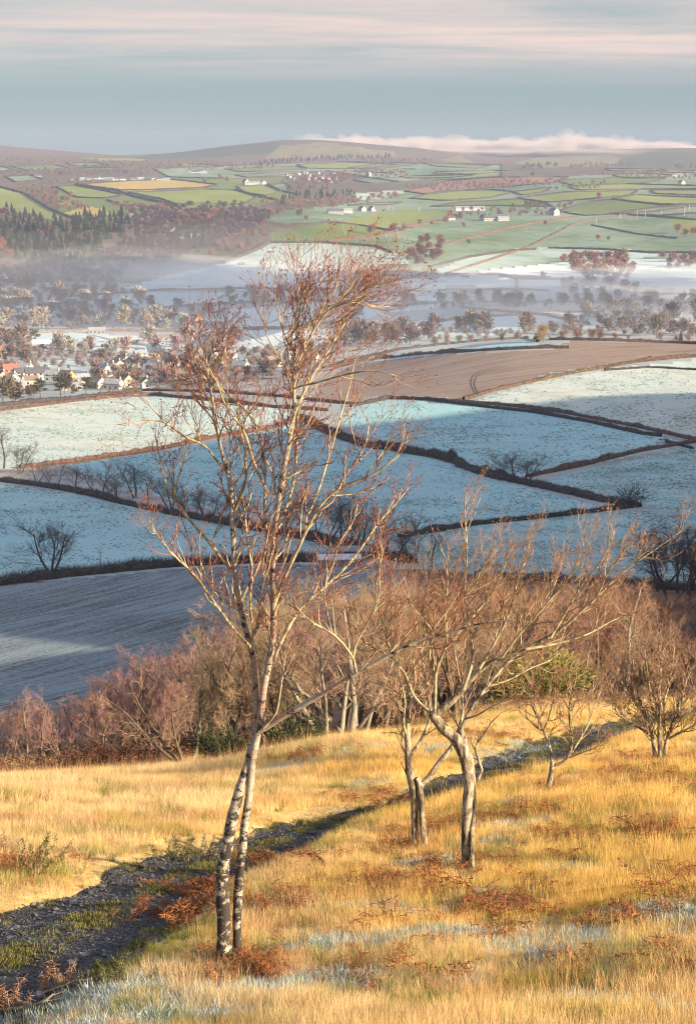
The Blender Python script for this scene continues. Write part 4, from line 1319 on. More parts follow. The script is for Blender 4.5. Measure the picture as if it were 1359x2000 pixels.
wood([(1140, 614), (1400, 602), (1400, 640), (1120, 640)], 30, 16, FARS, (0.15, .125, .115), V[0], 'pale frosted bare tree in the misty belt at the right edge', V[2], V[3], size=1.5)
wood([(780, 596), (1100, 586), (1400, 590), (1400, 602), (1160, 604), (960, 602), (790, 606)], 27, 9, FARS, (.16, .13, .12), V[0], 'pale frosted bare tree in the thin misty line under the barn', V[2], V[3], size=1.3)
wood([(1095, 560), (1230, 556), (1260, 574), (1110, 580)], 27, 11, FARS, (0.21, .13, .10), V[0], 'pale frosted bare tree under the round rusty copse, in mist', V[2], V[3], size=1.6)
wood([(180, 706), (440, 690), (480, 720), (420, 756), (290, 766), (170, 762), (160, 740)], 34, 19, FARS, (.185, .14, .12), 'village_tree', 'frosted bare tree between the village houses', 'tree', 'bare trees among the village houses', size=.95)
wood([(-40, 735), (60, 765), (170, 768), (150, 780), (-40, 792)], 36, 13, FARS, (.13, .10, .085), 'village_tree', 'dark bare tree below the village houses', 'tree', 'dark trees below the village', size=1.0)
wood([(440, 690), (620, 680), (640, 705), (560, 740), (460, 750)], 34, 17, FARS, (.18, .13, .115), 'village_tree', 'frosted bare tree behind the crown of the tall birch', 'tree', 'village trees behind the birch crown', size=.9)
for (x, y, s, lab) in [(120, 778, 1.05, 'tall dark pine beside the golden lit house, left of two'), (170, 776, 1.0, 'broad dark pine right of the golden lit house'), (70, 672, 1.1, 'tall evergreen beside the low white house in the valley'),
                       (340, 630, 1.25, 'dark evergreen left of the red brick house'), (80, 780, .95, 'round dark evergreen below the village at left')]:
    plant('pine_tree', PINES[int(x) % 3], hit(x, y), x, s, [(.08, .06, .045), (.045, .052, .028)], lab, 'pine')

wood([(20, 366), (60, 362), (105, 370), (160, 396), (180, 412), (140, 414), (90, 402), (50, 380)], 11, 7, FARS, (.20, .115, .085), 'wood_tree', 'rusty bare tree in the sunlit hanging wood at far left', 'tree', 'rusty trees of the hanging wood', size=1.0)
CN = ('conifer', 'dark green conifer in the plantation on the left slope', 'conifer', 'plantation conifers')
wood([(-30, 402), (20, 410), (90, 428), (170, 425), (230, 418), (270, 440), (262, 458), (225, 470), (150, 520), (60, 530), (-30, 470)], 11.5, 8.5, CONES, DGREEN, *CN, size=1.0, svar=.45)
wood([(-20, 400), (30, 418), (110, 455), (125, 470), (80, 470), (20, 440), (-20, 420)], 13, 9, FARS, (.20, .11, .075), 'wood_tree', 'rusty bare tree standing among the dark conifers', 'tree', 'rusty trees among the conifers')
wood([(-30, 495), (15, 480), (30, 510), (20, 535), (-30, 530)], 17, 13, FARS, (.25, .115, .065), 'wood_tree', 'big russet tree at the left edge under the conifers', 'tree', 'russet trees at the left edge', size=1.5)
wood([(345, 470), (430, 450), (425, 480), (380, 498), (335, 495)], 11, 8, CONES, DGREEN, 'conifer', 'dark conifer in the small plantation deep in the side valley', 'conifer', 'small plantation conifers', size=.85)
wood([(395, 495), (470, 465), (510, 440), (527, 452), (515, 475), (460, 500), (420, 508)], 15, 9, FARS, RUST, 'wood_tree', 'russet tree on the edge of the wood above the frosted hill', 'tree', 'russet trees above the frosted hill', size=1.15)
wood([(340, 425), (430, 418), (460, 425), (440, 440), (350, 446)], 15, 8, FARS, RUST, 'wood_tree', 'russet tree in the middle of the side valley', 'tree', 'russet trees of the side valley', size=1.15)
mass([(255, 415), (340, 405), (470, 402), (530, 415), (525, 440), (440, 478), (330, 512), (230, 520), (200, 500), (265, 462)], 10, 6, FARS, PURP, 'far_wood', 'dark purple wood filling the shaded side valley', 1.05)
mass([(0, 525), (150, 515), (260, 515), (240, 560), (120, 560), (0, 560)], 13, 8, FARS, (.14, .09, .085), 'far_wood', 'dim misty wood on the valley side at left', 1.1)
mass([(205, 395), (300, 405), (345, 408), (340, 420), (250, 416)], 11, 6, FARS, (.19, .115, .09), 'far_wood', 'rusty copse below the green fields at left', 1.0)
wood([(545, 385), (600, 378), (690, 372), (700, 380), (620, 392), (550, 394)], 9, 6, CONES, DGREEN, 'conifer', 'dark conifer in the long belt across the far valley', 'conifer', 'conifers of the long belt', size=.8)
mass([(505, 398), (600, 390), (700, 388), (780, 376), (800, 384), (700, 400), (560, 408)], 11, 5, FARS, (.21, .13, .095), 'far_wood', 'tawny scrub wood below the conifer belt', 1.0)
mass([(545, 350), (600, 345), (660, 346), (680, 360), (640, 372), (560, 376)], 12, 6, FARS, (.15, .10, .09), 'far_wood', 'purple wood below the far village', 1.0)
mass([(640, 342), (700, 333), (790, 336), (800, 346), (700, 352), (650, 354)], 11, 5, FARS, (.17, .10, .09), 'far_wood', 'purple wood beside the lone white house', 1.1)
mass([(790, 366), (860, 362), (1000, 356), (1100, 352), (1110, 362), (1000, 370), (850, 376)], 12, 5, FARS, (.18, .12, .10), 'far_wood', 'scrubby purple wood under the brown bracken field', .95)
mass([(1080, 368), (1160, 356), (1200, 354), (1180, 368), (1090, 376)], 11, 5, FARS, (.15, .125, .09), 'far_wood', 'grey green scrub between far fields at right', .9)
mass([(870, 408), (1010, 408), (1120, 398), (1110, 416), (1030, 430), (880, 424)], 15, 8, FARS, (.17, .12, .095), 'far_wood', 'trees gathered round the white farm', .95)
wood([(1000, 405), (1060, 402), (1050, 418), (1005, 418)], 15, 8, PINES, DGREEN, 'pine_tree', 'dark evergreen beside the white farm', 'pine', 'evergreens beside the white farm', size=1.1)
wood([(1090, 508), (1150, 498), (1210, 502), (1245, 520), (1235, 545), (1170, 556), (1110, 535)], 15, 8, FARS, (.21, .115, .072), 'copse_tree', 'rusty tree in the round copse rising from the mist', 'tree', 'rusty trees of the round copse', size=1.35)
wood([(1285, 505), (1359, 500), (1400, 505), (1400, 528), (1300, 528)], 15, 8, FARS, (.19, .105, .075), 'copse_tree', 'rusty tree in the copse at the right edge, above the mist', 'tree', 'rusty trees of the right edge copse', size=1.15)
wood([(785, 500), (830, 470), (862, 478), (860, 512), (800, 522)], 15, 9, FARS, (.17, .09, .065), 'copse_tree', 'brown tree in the dark copse behind the birch tip', 'tree', 'brown trees of the dark copse', size=1.2)
wood([(735, 452), (900, 424), (905, 436), (830, 446), (740, 462)], 18, 9, FARS, (.25, .15, .085), 'wood_tree', 'golden bare tree below the bright central field', 'tree', 'golden trees below the central field', size=1.1)
mass([(500, 420), (560, 402), (640, 398), (630, 406), (560, 416), (520, 432)], 14, 7, FARS, (.20, .12, .085), 'far_wood', 'rusty trees fringing the green field in the centre', 1.1)
mass([(-60, 338), (120, 334), (260, 338), (290, 346), (120, 346), (-60, 348)], 11, 3.5, FARS, (.15, .105, .095), 'far_wood', 'long purple wood under the skyline at left', 1.15)
mass([(80, 335), (280, 332), (300, 342), (80, 345)], 12, 5, FARS, (.15, .10, .09), 'far_wood', 'purple wood above the row of grey roofs', 1.1)
mass([(100, 352), (150, 352), (200, 356), (180, 364), (90, 360)], 12, 4, FARS, (.17, .12, .10), 'far_wood', 'scrubby trees left of the straw field', .9)
mass([(-60, 312), (180, 316), (420, 320), (540, 324), (540, 334), (300, 332), (-60, 326)], 13, 3.6, FARS, (.16, .115, .10), 'far_wood', 'hazy purple woodland under the distant moor', 1.0)
mass([(480, 322), (570, 311), (660, 306), (760, 305), (765, 309), (600, 316), (500, 328)], 8, 3, CONES, (.045, .045, .04), 'far_wood', 'dark belt of far conifers under the round hill', .9, leafy=True)
mass([(700, 315), (830, 312), (850, 317), (720, 322)], 10, 3, FARS, (.15, .10, .09), 'far_wood', 'far wood left of the cloud covered hills', 1.0)
mass([(1020, 324), (1090, 322), (1095, 330), (1020, 332)], 10, 4, FARS, (.10, .085, .075), 'far_wood', 'dark clump of far trees under the cloud', 1.3)
mass([(1110, 324), (1200, 323), (1245, 325), (1240, 329), (1110, 330)], 10, 3, FARS, (.19, .115, .095), 'far_wood', 'rusty line of far trees under the cloud at right', 1.1)
mass([(1315, 326), (1400, 322), (1400, 332), (1320, 332)], 10, 4, FARS, (.13, .095, .085), 'far_wood', 'far trees at the right edge of the skyline', 1.2)
mass([(1150, 345), (1190, 338), (1330, 340), (1400, 346), (1400, 354), (1310, 352), (1190, 344)], 12, 4, FARS, (.19, .125, .10), 'far_wood', 'scattered rusty trees round the farm at the right', .9)
wood([(585, 352), (640, 340), (700, 346), (660, 360), (600, 362)], 13, 6, FARS, (.22, .12, .085), 'far_tree', 'rusty tree among the far village roofs', 'tree', 'trees of the far village')
for x, y, s in [(430, 352, 1.5), (445, 355, 1.3), (400, 358, 1.2), (985, 352, 1.2), (1040, 345, 1.2), (1170, 388, 1.3), (1115, 402, .9), (1322, 455, 1.4), (1338, 462, 1.3), (1352, 460, 1.4), (650, 408, 1.3), (585, 424, 1.4), (598, 430, .8), (725, 458, 1.5), (770, 450, 1.2), (915, 478, .9), (905, 444, .9), (1060, 545, 1), (845, 545, 1.2), (1120, 576, 1.4), (1240, 572, 1.3)]:
    plant('lone_tree', FARS[int(x) % 6], hit(x, y), x, s, [(.08, .065, .055), jcol((.19, .115, .08), .2)], 'lone bare tree in a hedge on the far slopes', 'tree', 'lone trees on the far slopes')

# ------------------------------------------------------------------ buildings
def plain(name, col, rough=.8, n=0.2, spec=.2):
    m = NT(name)
    f = m.noise(m.pos(), .9, 4, .65)
    return m.finish(m.mix(m.ramp(f, .3, .7), tuple(c * (1 - n) for c in col), tuple(min(.9, c * (1 + n * .5)) for c in col)), rough, None, spec)

WALLS = {'white': plain('white_render', (.40, .39, .37), n=.1), 'cream': plain('cream_render', (.52, .46, .35), n=.1), 'brick': plain('red_brick', (.36, .17, .11)), 'grey': plain('grey_wall', (.26, .26, .265)), 'stone': plain('stone_wall', (.32, .28, .24)), 'gold': plain('gold_lit_render', (.48, .33, .14), n=.1), 'tin': plain('grey_cladding', (.45, .47, .52), n=.1)}  # 'gold' carries the golden sunlight on one house as wall colour
ROOFS = {'slate': plain('slate_roof', (.10, .10, .115)), 'frost': plain('frosted_slate_roof', (.27, .29, .325), n=.25), 'red': plain('red_tile_roof', (.26, .12, .08)), 'tin': plain('tin_roof', (.24, .27, .33), n=.12), 'tile': plain('brown_tile_roof', (.22, .165, .135)), 'white': plain('frosted_white_roof', (.52, .56, .60), n=.12)}
GLASS = NT('window_glass').finish((.035, .04, .05), .12, None, .5)
DOORM = plain('door_paint', (.10, .08, .07))


def quad_box(g, x0, x1, y0, y1, z0, z1, mi=0):
    v = np.array([(x0, y0, z0), (x1, y0, z0), (x1, y1, z0), (x0, y1, z0), (x0, y0, z1), (x1, y0, z1), (x1, y1, z1), (x0, y1, z1)], float)
    g.add(v, np.array([(3, 2, 1, 0), (4, 5, 6, 7), (0, 1, 5, 4), (1, 2, 6, 5), (2, 3, 7, 6), (3, 0, 4, 7)]), mi)


_wmesh = {}
def small(name, w, h, d, mat):
    k = (name, w, h, d, mat.name)
    if k not in _wmesh:
        g = Geo(); quad_box(g, -w / 2, w / 2, -d / 2, d / 2, 0, h)
        v, f, m = g.arrays(); o = mesh_obj(name, v, f, mat); _wmesh[k] = o.data; bpy.data.objects.remove(o)
    return _wmesh[k]


def put(name, me, parent, loc, rz=0):
    o = bpy.data.objects.new(name, me); link(o); o.parent = parent; o.location = loc; o.rotation_euler = (0, 0, rz)
    return o


def house(px, py, w, d, hw, hr, yaw, wall, roof, label, cat='house', name='house', group=None, chim=1, floors=None, wins=True, loc=None):
    g = loc or hit(px, py)
    e = empty(name, g, math.radians(yaw)); tag(e, label, cat, group)
    b = -1.5
    v = np.array([(-w/2, -d/2, b), (w/2, -d/2, b), (w/2, d/2, b), (-w/2, d/2, b), (-w/2, -d/2, hw), (w/2, -d/2, hw), (w/2, d/2, hw), (-w/2, d/2, hw), (-w/2, 0, hw + hr), (w/2, 0, hw + hr)], float)
    me = bpy.data.meshes.new('wall'); me.from_pydata(v.tolist(), [], [(0, 1, 5, 4), (1, 2, 6, 9, 5), (2, 3, 7, 6), (3, 0, 4, 8, 7)]); me.update()
    me.materials.append(WALLS[wall]); put('wall', me, e, (0, 0, 0))
    ov = .35; th = .18; s = hr / (d / 2)
    R = []
    for sg in (-1, 1):
        R += [(-w/2 - ov, sg * (d/2 + ov), hw - ov * s + .02), (w/2 + ov, sg * (d/2 + ov), hw - ov * s + .02), (w/2 + ov, 0, hw + hr + .02), (-w/2 - ov, 0, hw + hr + .02)]
    R = [*R, *[(x, y, z + th) for x, y, z in R]]
    fc = []
    for q in (0, 4):
        a = [q, q+1, q+2, q+3]; t = [k + 8 for k in a]
        fc += [tuple(t), tuple(a[::-1])] + [(a[k], a[(k+1) % 4], t[(k+1) % 4], t[k]) for k in range(4) if k != 2]
    me = bpy.data.meshes.new('roof'); me.from_pydata(R, [], fc); me.update(); me.materials.append(ROOFS[roof])
    rf = put('roof', me, e, (0, 0, 0))
    for k in range(chim):
        x = (w/2 - .6) * (-1 if k else 1)
        put('chimney', small('chimney', .8, 1.9, .8, WALLS['brick' if wall != 'white' else 'cream']), rf, (x, 0, hw + hr - .5))
    if wins:
        nf = floors or (2 if hw > 4 else 1)
        for fl in range(nf):
            z = .9 + fl * 2.6
            nw = max(2, int(w / 3.2))
            for k in range(nw):
                x = -w/2 + (k + .5) * w / nw
                for sg in (-1, 1):
                    if fl == 0 and sg == -1 and k == nw // 2:
                        put('door', small('door', 1.0, 2.1, .12, DOORM), e, (x, -d/2 - .02, 0)); continue
                    put('window', small('window', 1.25, 1.25, .12, GLASS), e, (x, sg * (d/2 + .02), z))
            for sg in (-1, 1):
                put('window', small('window', 1.2, 1.25, .12, GLASS), e, (sg * (w/2 + .02), 0, z), math.pi / 2)
    return e

VG = 'houses of the valley village'
for a in [
    (22, 768, 15, 8, 5.2, 2.6, 18, 'white', 'frost', 'big white house with grey roof at the left edge of the village'),
    (6, 748, 9, 7, 5.0, 2.8, -70, 'white', 'slate', 'white gabled house at the very left edge, above the big white one'),
    (20, 735, 10, 7, 5.0, 3.2, 30, 'brick', 'red', 'house with a red tiled roof at the left edge of the village'),
    (26, 752, 8, 7, 4.6, 3.0, -60, 'white', 'frost', 'white house with red trimmed gable in the left village cluster'),
    (42, 740, 9, 7, 4.4, 2.8, 24, 'white', 'slate', 'white house with a plain slate roof next to the red roofed one'),
    (74, 742, 15, 8, 4.8, 3.2, 14, 'white', 'slate', 'long slate roofed house with a bright white gable'),
    (62, 752, 8, 6, 3.4, 2.4, 10, 'cream', 'tile', 'low cream cottage below the long slate roofed house'),
    (131, 752, 9, 7, 6.0, 3.0, -40, 'gold', 'tile', 'house lit gold by the sun between the pines'),
    (142, 762, 12, 6, 2.8, 1.8, 10, 'white', 'frost', 'low pale building just below the golden lit house'),
    (104, 744, 9, 7, 4.2, 2.6, -15, 'white', 'frost', 'pale house left of the golden lit house, half hidden by a pine'),
    (205, 735, 9, 7, 5, 2.6, -55, 'white', 'frost', 'lowest white house of the stepped terrace beside the pitch'),
    (216, 729, 8, 7, 5, 2.6, -50, 'white', 'frost', 'second house up the stepped terrace beside the pitch'),
    (228, 724, 9, 7, 5, 2.6, -50, 'white', 'tile', 'third house up the stepped terrace, with a brown roof'),
    (240, 716, 9, 7, 5.2, 2.8, -45, 'white', 'tile', 'top house of the stepped terrace beside the pitch'),
    (258, 718, 9, 7, 4.4, 2.8, 60, 'white', 'slate', 'slate roofed house right of the stepped terrace'),
    (275, 702, 9, 7, 4.4, 2.4, 20, 'white', 'frost', 'small white house left of the long bungalow'),
    (286, 714, 8, 7, 3.6, 2.6, -65, 'white', 'frost', 'white gabled house below the long bungalow'),
    (320, 704, 17, 8, 3.0, 2.6, 12, 'cream', 'tile', 'long cream bungalow with a wide tan roof'),
    (349, 702, 11, 8, 3.4, 2.6, -30, 'white', 'frost', 'white house at the right end of the bungalow row'),
    (300, 710, 9, 7, 3.0, 2.2, 15, 'white', 'tile', 'small tan roofed bungalow below the long one'),
    (348, 738, 13, 8, 3.0, 2.6, 5, 'stone', 'tile', 'beige roofed house low among the trees left of the birch crown'),
    (367, 730, 8, 7, 4.5, 3.2, -70, 'brick', 'red', 'brick gabled house behind the left limbs of the birch'),
    (286, 758, 7, 6, 3.6, 2.6, -75, 'white', 'slate', 'small white gabled cottage among the trees near the hedge'),
    (250, 756, 7, 6, 4.6, 3.0, -70, 'cream', 'slate', 'narrow cream gable among the bare trees near the hedge'),
    (222, 760, 10, 7, 3.6, 2.4, -20, 'white', 'frost', 'white house under bare trees, next to the dark hedge'),
    (190, 758, 9, 7, 4, 2.6, -40, 'cream', 'tile', 'tan roofed house right of the broad pine'),
    (415, 704, 9, 7, 4.6, 2.8, -60, 'white', 'frost', 'white house between the left twigs of the birch crown'),
    (432, 716, 10, 7, 4, 2.8, 20, 'white', 'tile', 'white house with tan roof behind the birch crown'),
    (405, 740, 9, 7, 4, 2.8, -40, 'brick', 'red', 'red roofed house low behind the birch crown'),
    (470, 726, 10, 7, 4.2, 2.8, -30, 'white', 'frost', 'frost roofed white house deep behind the birch crown'),
    (535, 716, 10, 7, 4.2, 2.8, 35, 'cream', 'tile', 'cream house showing through the middle of the birch crown'),
    (604, 706, 12, 7, 4.2, 2.6, -20, 'cream', 'tile', 'cream house with gold lit wall right of the birch crown stems'),
    (83, 680, 15, 8, 3.6, 2.8, 10, 'white', 'white', 'low white house with frosted roof beside the valley evergreen'),
    (98, 684, 8, 6, 2.6, 1.8, 5, 'white', 'frost', 'little white outbuilding beside the low white house'),
    (190, 651, 14, 7, 3.2, 2.0, 8, 'grey', 'frost', 'small grey barn by the valley trees'),
    (384, 638, 12, 9, 6.5, 4.0, -60, 'brick', 'tile', 'tall red brick house beside the dark evergreen'),
    (420, 634, 17, 8, 3.6, 1.6, 6, 'white', 'white', 'flat white bungalow right of the red brick house'),
    (300, 722, 9, 7, 3.4, 2.4, -35, 'white', 'frost', 'white house under the long bungalow, among garden trees'),
    (322, 728, 9, 7, 3.2, 2.4, 25, 'cream', 'tile', 'cream house above the beige roofed one, among garden trees'),
    (338, 716, 9, 7, 3.6, 2.6, -50, 'white', 'slate', 'slate roofed white house below the bungalow row'),
    (382, 712, 9, 7, 3.8, 2.6, 15, 'white', 'tile', 'tan roofed white house at the left fringe of the birch crown'),
    (392, 728, 9, 7, 3.6, 2.6, -60, 'cream', 'frost', 'cream gabled house at the left fringe of the birch crown'),
    (448, 704, 10, 7, 3.6, 2.6, 25, 'white', 'frost', 'white house high behind the left half of the birch crown'),
    (500, 712, 10, 7, 3.6, 2.6, -15, 'white', 'tile', 'white house with tan roof behind the middle of the birch crown'),
    (570, 704, 10, 7, 3.8, 2.6, 40, 'white', 'frost', 'white house behind the main leader of the birch'),
    (160, 750, 9, 7, 3.8, 2.6, 30, 'cream', 'frost', 'cream house half behind the broad pine'),
    (50, 728, 9, 7, 4.0, 2.8, -20, 'white', 'frost', 'white house behind the red roofed one'),
]:
    house(*a, group=VG)
for a in [
    (787, 575, 17, 9, 5, 3.5, 10, 'cream', 'tile', 'pink farmhouse in the mist right of the birch tip'),
    (765, 578, 12, 8, 4, 2.5, 30, 'stone', 'tile', 'stone outbuilding left of the pink farmhouse'),
]:
    house(*a)
for a in [
    (900, 572, 32, 16, 4.5, 4, 8, 'stone', 'tin', 'large grey roofed barn in the misty fields'),
    (893, 578, 26, 12, 4, 2.5, 10, 'tin', 'frost', 'lean low barn in front of the large misty one'),
    (917, 411, 50, 14, 4, 3, 4, 'tin', 'tin', 'long pale grey shed above the white farm'),
    (655, 418, 26, 12, 5, 4, 10, 'grey', 'slate', 'slate roofed farm building in the green field at centre'),
    (675, 415, 22, 12, 4, 3, 10, 'white', 'frost', 'white barn right of the slate roofed farm building'),
    (880, 430, 14, 8, 4, 3, 5, 'white', 'slate', 'small white shed at the foot of the farm lane'),
]:
    house(*a, cat='barn', name='barn', chim=0, wins=False)
for a in [
    (945, 430, 14, 9, 5, 4, -55, 'white', 'slate', 'white gabled farmhouse at the left of the white farm'),
    (960, 431, 26, 9, 5, 3.5, 6, 'white', 'slate', 'long white farmhouse in the middle of the white farm'),
    (982, 431, 18, 9, 4, 3, 8, 'white', 'tin', 'white house with blue grey roof at the right of the farm'),
    (1081, 420, 17, 11, 6.5, 5, -62, 'white', 'slate', 'square white house alone by the dark trees on the far slope'),
    (480, 361, 14, 10, 7, 5, -60, 'white', 'slate', 'tall white house left of the pale barns'),
    (720, 345, 12, 10, 7, 5, -70, 'white', 'slate', 'lone white house beside the purple wood'),
    (1322, 345, 24, 10, 4, 3, 4, 'white', 'tile', 'pale farmhouse high at the right edge'),
    (1330, 360, 12, 9, 5, 3, -60, 'cream', 'slate', 'cream house below the pale farmhouse at the right edge'),
    (707, 412, 13, 9, 4, 4, -60, 'white', 'slate', 'tiny white gable at the left of the central bright field'),
    (726, 412, 13, 9, 4, 4, -60, 'white', 'slate', 'tiny white gable, right of its twin by the central bright field'),
]:
    house(*a)
for a in [(498, 362, 34, 12, 5, 3, 6, 'white', 'tin', 'pale barn with a blue grey roof on the far rise'), (513, 362, 14, 11, 6, 4, -60, 'white', 'tile', 'white gabled barn right of the blue grey roof')]:
    house(*a, cat='barn', name='barn', chim=0, wins=False)
rr_ = np.random.default_rng(5)
for k, (x, y) in enumerate([(583, 342), (590, 340), (598, 341), (605, 345), (560, 344), (612, 350), (621, 340), (628, 350), (636, 346), (640, 352), (648, 346), (651, 342), (655, 350), (644, 357), (575, 352), (566, 348), (626, 356), (600, 352)]):
    house(x, y, 9 + 4 * rr_.random(), 7, 4, 3, rr_.random() * 140 - 70, ['white', 'grey', 'white', 'cream'][k % 4], ['slate', 'slate', 'tin'][k % 3], 'small pale house in the far hill village', group='houses of the far hill village', wins=False)
for k, (x, y) in enumerate([(150, 352), (160, 352), (176, 351), (188, 350), (197, 350), (214, 352), (226, 352), (240, 352), (262, 352), (275, 351), (290, 352), (298, 350), (312, 352), (326, 353), (372, 336), (382, 338), (390, 336), (398, 339), (75, 346)]):
    house(x, y, 12 + 12 * rr_.random(), 9, 3, 3, rr_.random() * 40 - 20, ['white', 'grey', 'grey', 'tin'][k % 4], ['slate', 'tin', 'slate', 'slate'][k % 4], 'far farm building in the long row behind the straw field', 'building', 'farm_building', 'farm buildings on the far rise', chim=0, wins=False)

# shed and trough nearer by
house(662, 1106, 9.0, 4.0, 1.9, .7, 4, 'grey', 'white', 'long white roofed shed beyond the trees, right of the tall birch', 'shed', 'shed', chim=0, wins=False)
house(688, 1092, 7.0, 3.5, 2.2, .8, 6, 'stone', 'frost', 'second shed behind the white roofed one', 'shed', 'shed', chim=0, wins=False)
tr_ = empty('water_trough', hit(1288, 866), .15); tag(tr_, 'white water trough on legs in the corner of the frosted field', 'trough')
g_ = Geo(); quad_box(g_, -1.7, 1.7, -.6, -.5, .35, 1.15); quad_box(g_, -1.7, 1.7, .5, .6, .35, 1.15); quad_box(g_, -1.8, -1.7, -.6, .6, .35, 1.15); quad_box(g_, 1.7, 1.8, -.6, .6, .35, 1.15); quad_box(g_, -1.7, 1.7, -.5, .5, .35, .45); quad_box(g_, -1.69, 1.69, -.49, .49, .9, 1.04)
g_.mesh('basin', [ROOFS['white']], tr_, False)
for sx in (-1.5, 1.5):
    for sy in (-.45, .45):
        g_ = Geo(); quad_box(g_, sx - .07, sx + .07, sy - .07, sy + .07, -.3, .35); g_.mesh('leg', [WALLS['grey']], tr_, False)

# field fence near the right edge
fe = empty('field_fence', hit(1292, 668)); tag(fe, 'pale rail fence on the crest near the right edge', 'fence')
p0, p1 = hit(1255, 668), hit(1359, 671)
for k in range(9):
    q = p0.lerp(p1, k / 8); q.z = Hs(q.x, q.y)
    g_ = Geo(); quad_box(g_, -.09, .09, -.09, .09, -.3, 1.5); o_ = g_.mesh('post', [WALLS['white']], fe, False); o_.location = q - fe.location
for z_ in (.6, 1.3):
    g_ = Geo()
    P_ = np.array([[tuple(p0.lerp(p1, k / 8)) for k in range(9)]]); P_[0, :, 2] = H(P_[0, :, 0], P_[0, :, 1]) + z_
    g_.add(*tubes(P_, np.full((1, 9), .07), 4)); o_ = g_.mesh('rail', [WALLS['white']], fe, False); o_.location = -fe.location

# telegraph poles
POLEM = plain('weathered_pole', (.26, .22, .18)); POLEW = plain('pale_pole', (.55, .52, .48))
def pole(px, py, h, label, mat=POLEM, group=None, r=.12):
    e = empty('telegraph_pole', hit(px, py)); tag(e, label, 'pole', group)
    g = Geo(); P = np.array([[(0, 0, -.5), (0, 0, h * .5), (0, 0, h)]]); g.add(*tubes(P, np.array([[r, r * .9, r * .75]]), 6)); g.mesh('post', [mat], e)
    g = Geo(); P = np.array([[(-.7, 0, h - .4), (.7, 0, h - .4)]]); g.add(*tubes(P, np.full((1, 2), .06), 4)); g.mesh('crossarm', [mat], e)
pole(197, 1118, 5.0, 'thin wooden pole on the scrubby bank right of the wide bare tree', r=.13)
pole(118, 776, 10, 'tall pole standing in front of the tall pine', r=.16)
for x, y, h in [(1211, 427, 9), (1243, 428, 13), (1259, 424, 10), (1291, 419, 7), (1336, 421, 11), (1345, 411, 9), (1337, 411, 6), (884, 414, 8), (818, 414, 8), (768, 414, 8), (759, 411, 8), (1164, 436, 8)]:
    pole(x, y, h, 'pale pole of the line crossing the far slope', POLEW, 'poles across the far slope', .3)

# sheep on the frosted hill
SHEEP = plain('sheep_fleece', (.72, .68, .60))
def sheep_mesh():
    g = Geo()
    P = np.array([[(-.55, 0, .62), (-.5, 0, .66), (-.2, 0, .70), (.2, 0, .69), (.45, 0, .70), (.52, 0, .72)]]); g.add(*tubes(P, np.array([[.05, .24, .31, .30, .22, .08]]), 7))
    P = np.array([[(.46, 0, .78), (.62, 0, .92), (.74, 0, .90), (.86, 0, .82)]]); g.add(*tubes(P, np.array([[.13, .12, .11, .05]]), 6))
    for x in (-.38, .36):
        for y in (-.14, .14):
            P = np.array([[(x, y, .5), (x + .02, y, .26), (x, y, -.05)]]); g.add(*tubes(P, np.array([[.08, .05, .04]]), 5))
    v, f, m = g.arrays(); o = mesh_obj('sheep', v, f, SHEEP, smooth_shade=True); me = o.data; bpy.data.objects.remove(o); return me
SM = sheep_mesh()
for k in range(22):
    x = 560 + 70 * rr_.random(); y = 482 + 26 * rr_.random()
    o = bpy.data.objects.new('sheep', SM); link(o); o.location = hit(x, y); o.rotation_euler = (0, 0, rr_.random() * 6.28); o.scale = (1.5,) * 3
    tag(o, 'white sheep grazing on the frosted hill behind the birch tip', 'sheep', 'sheep on the frosted hill')

# ------------------------------------------------------------------ mist and cloud
_puffk = [0]
def make_puff(name, px, py, r, size, dens, col, label, lift=0.0, seed=0, aniso=0.0, rough=.30):
    """a bank of mist: nested uneven shells of thin air, so that it thins out towards its edge"""
    dx, dy, dz = pix_dir(px, py); hr = math.hypot(dx, dy)
    root = empty(name, (dx / hr * r, dy / hr * r, dz / hr * r + lift)); root.scale = size
    tag(root, label, kind='stuff')
    key = f'{name}_air_{dens:.5f}'
    m = bpy.data.materials.get(key) or air(key, dens, col, aniso)
    bm = bmesh.new(); bmesh.ops.create_icosphere(bm, subdivisions=3, radius=1.0)
    C = np.array([tuple(v.co) for v in bm.verts]); fs = [tuple(v.index for v in f.verts) for f in bm.faces]; bm.free()
    for q, sc in enumerate((1.15, .82, .52)):
        n = fbm(C[:, 0] * 1.9 + seed * 3.1 + C[:, 2] + q * 5, C[:, 1] * 1.9 + C[:, 2] * 1.3 - q * 3, 3, seed)
        me = bpy.data.meshes.new('layer'); me.from_pydata((C * sc * (1 + rough * n)[:, None]).tolist(), [], fs); me.update(); me.materials.append(m)
        o = bpy.data.objects.new('layer', me); link(o); o.parent = root
    return root

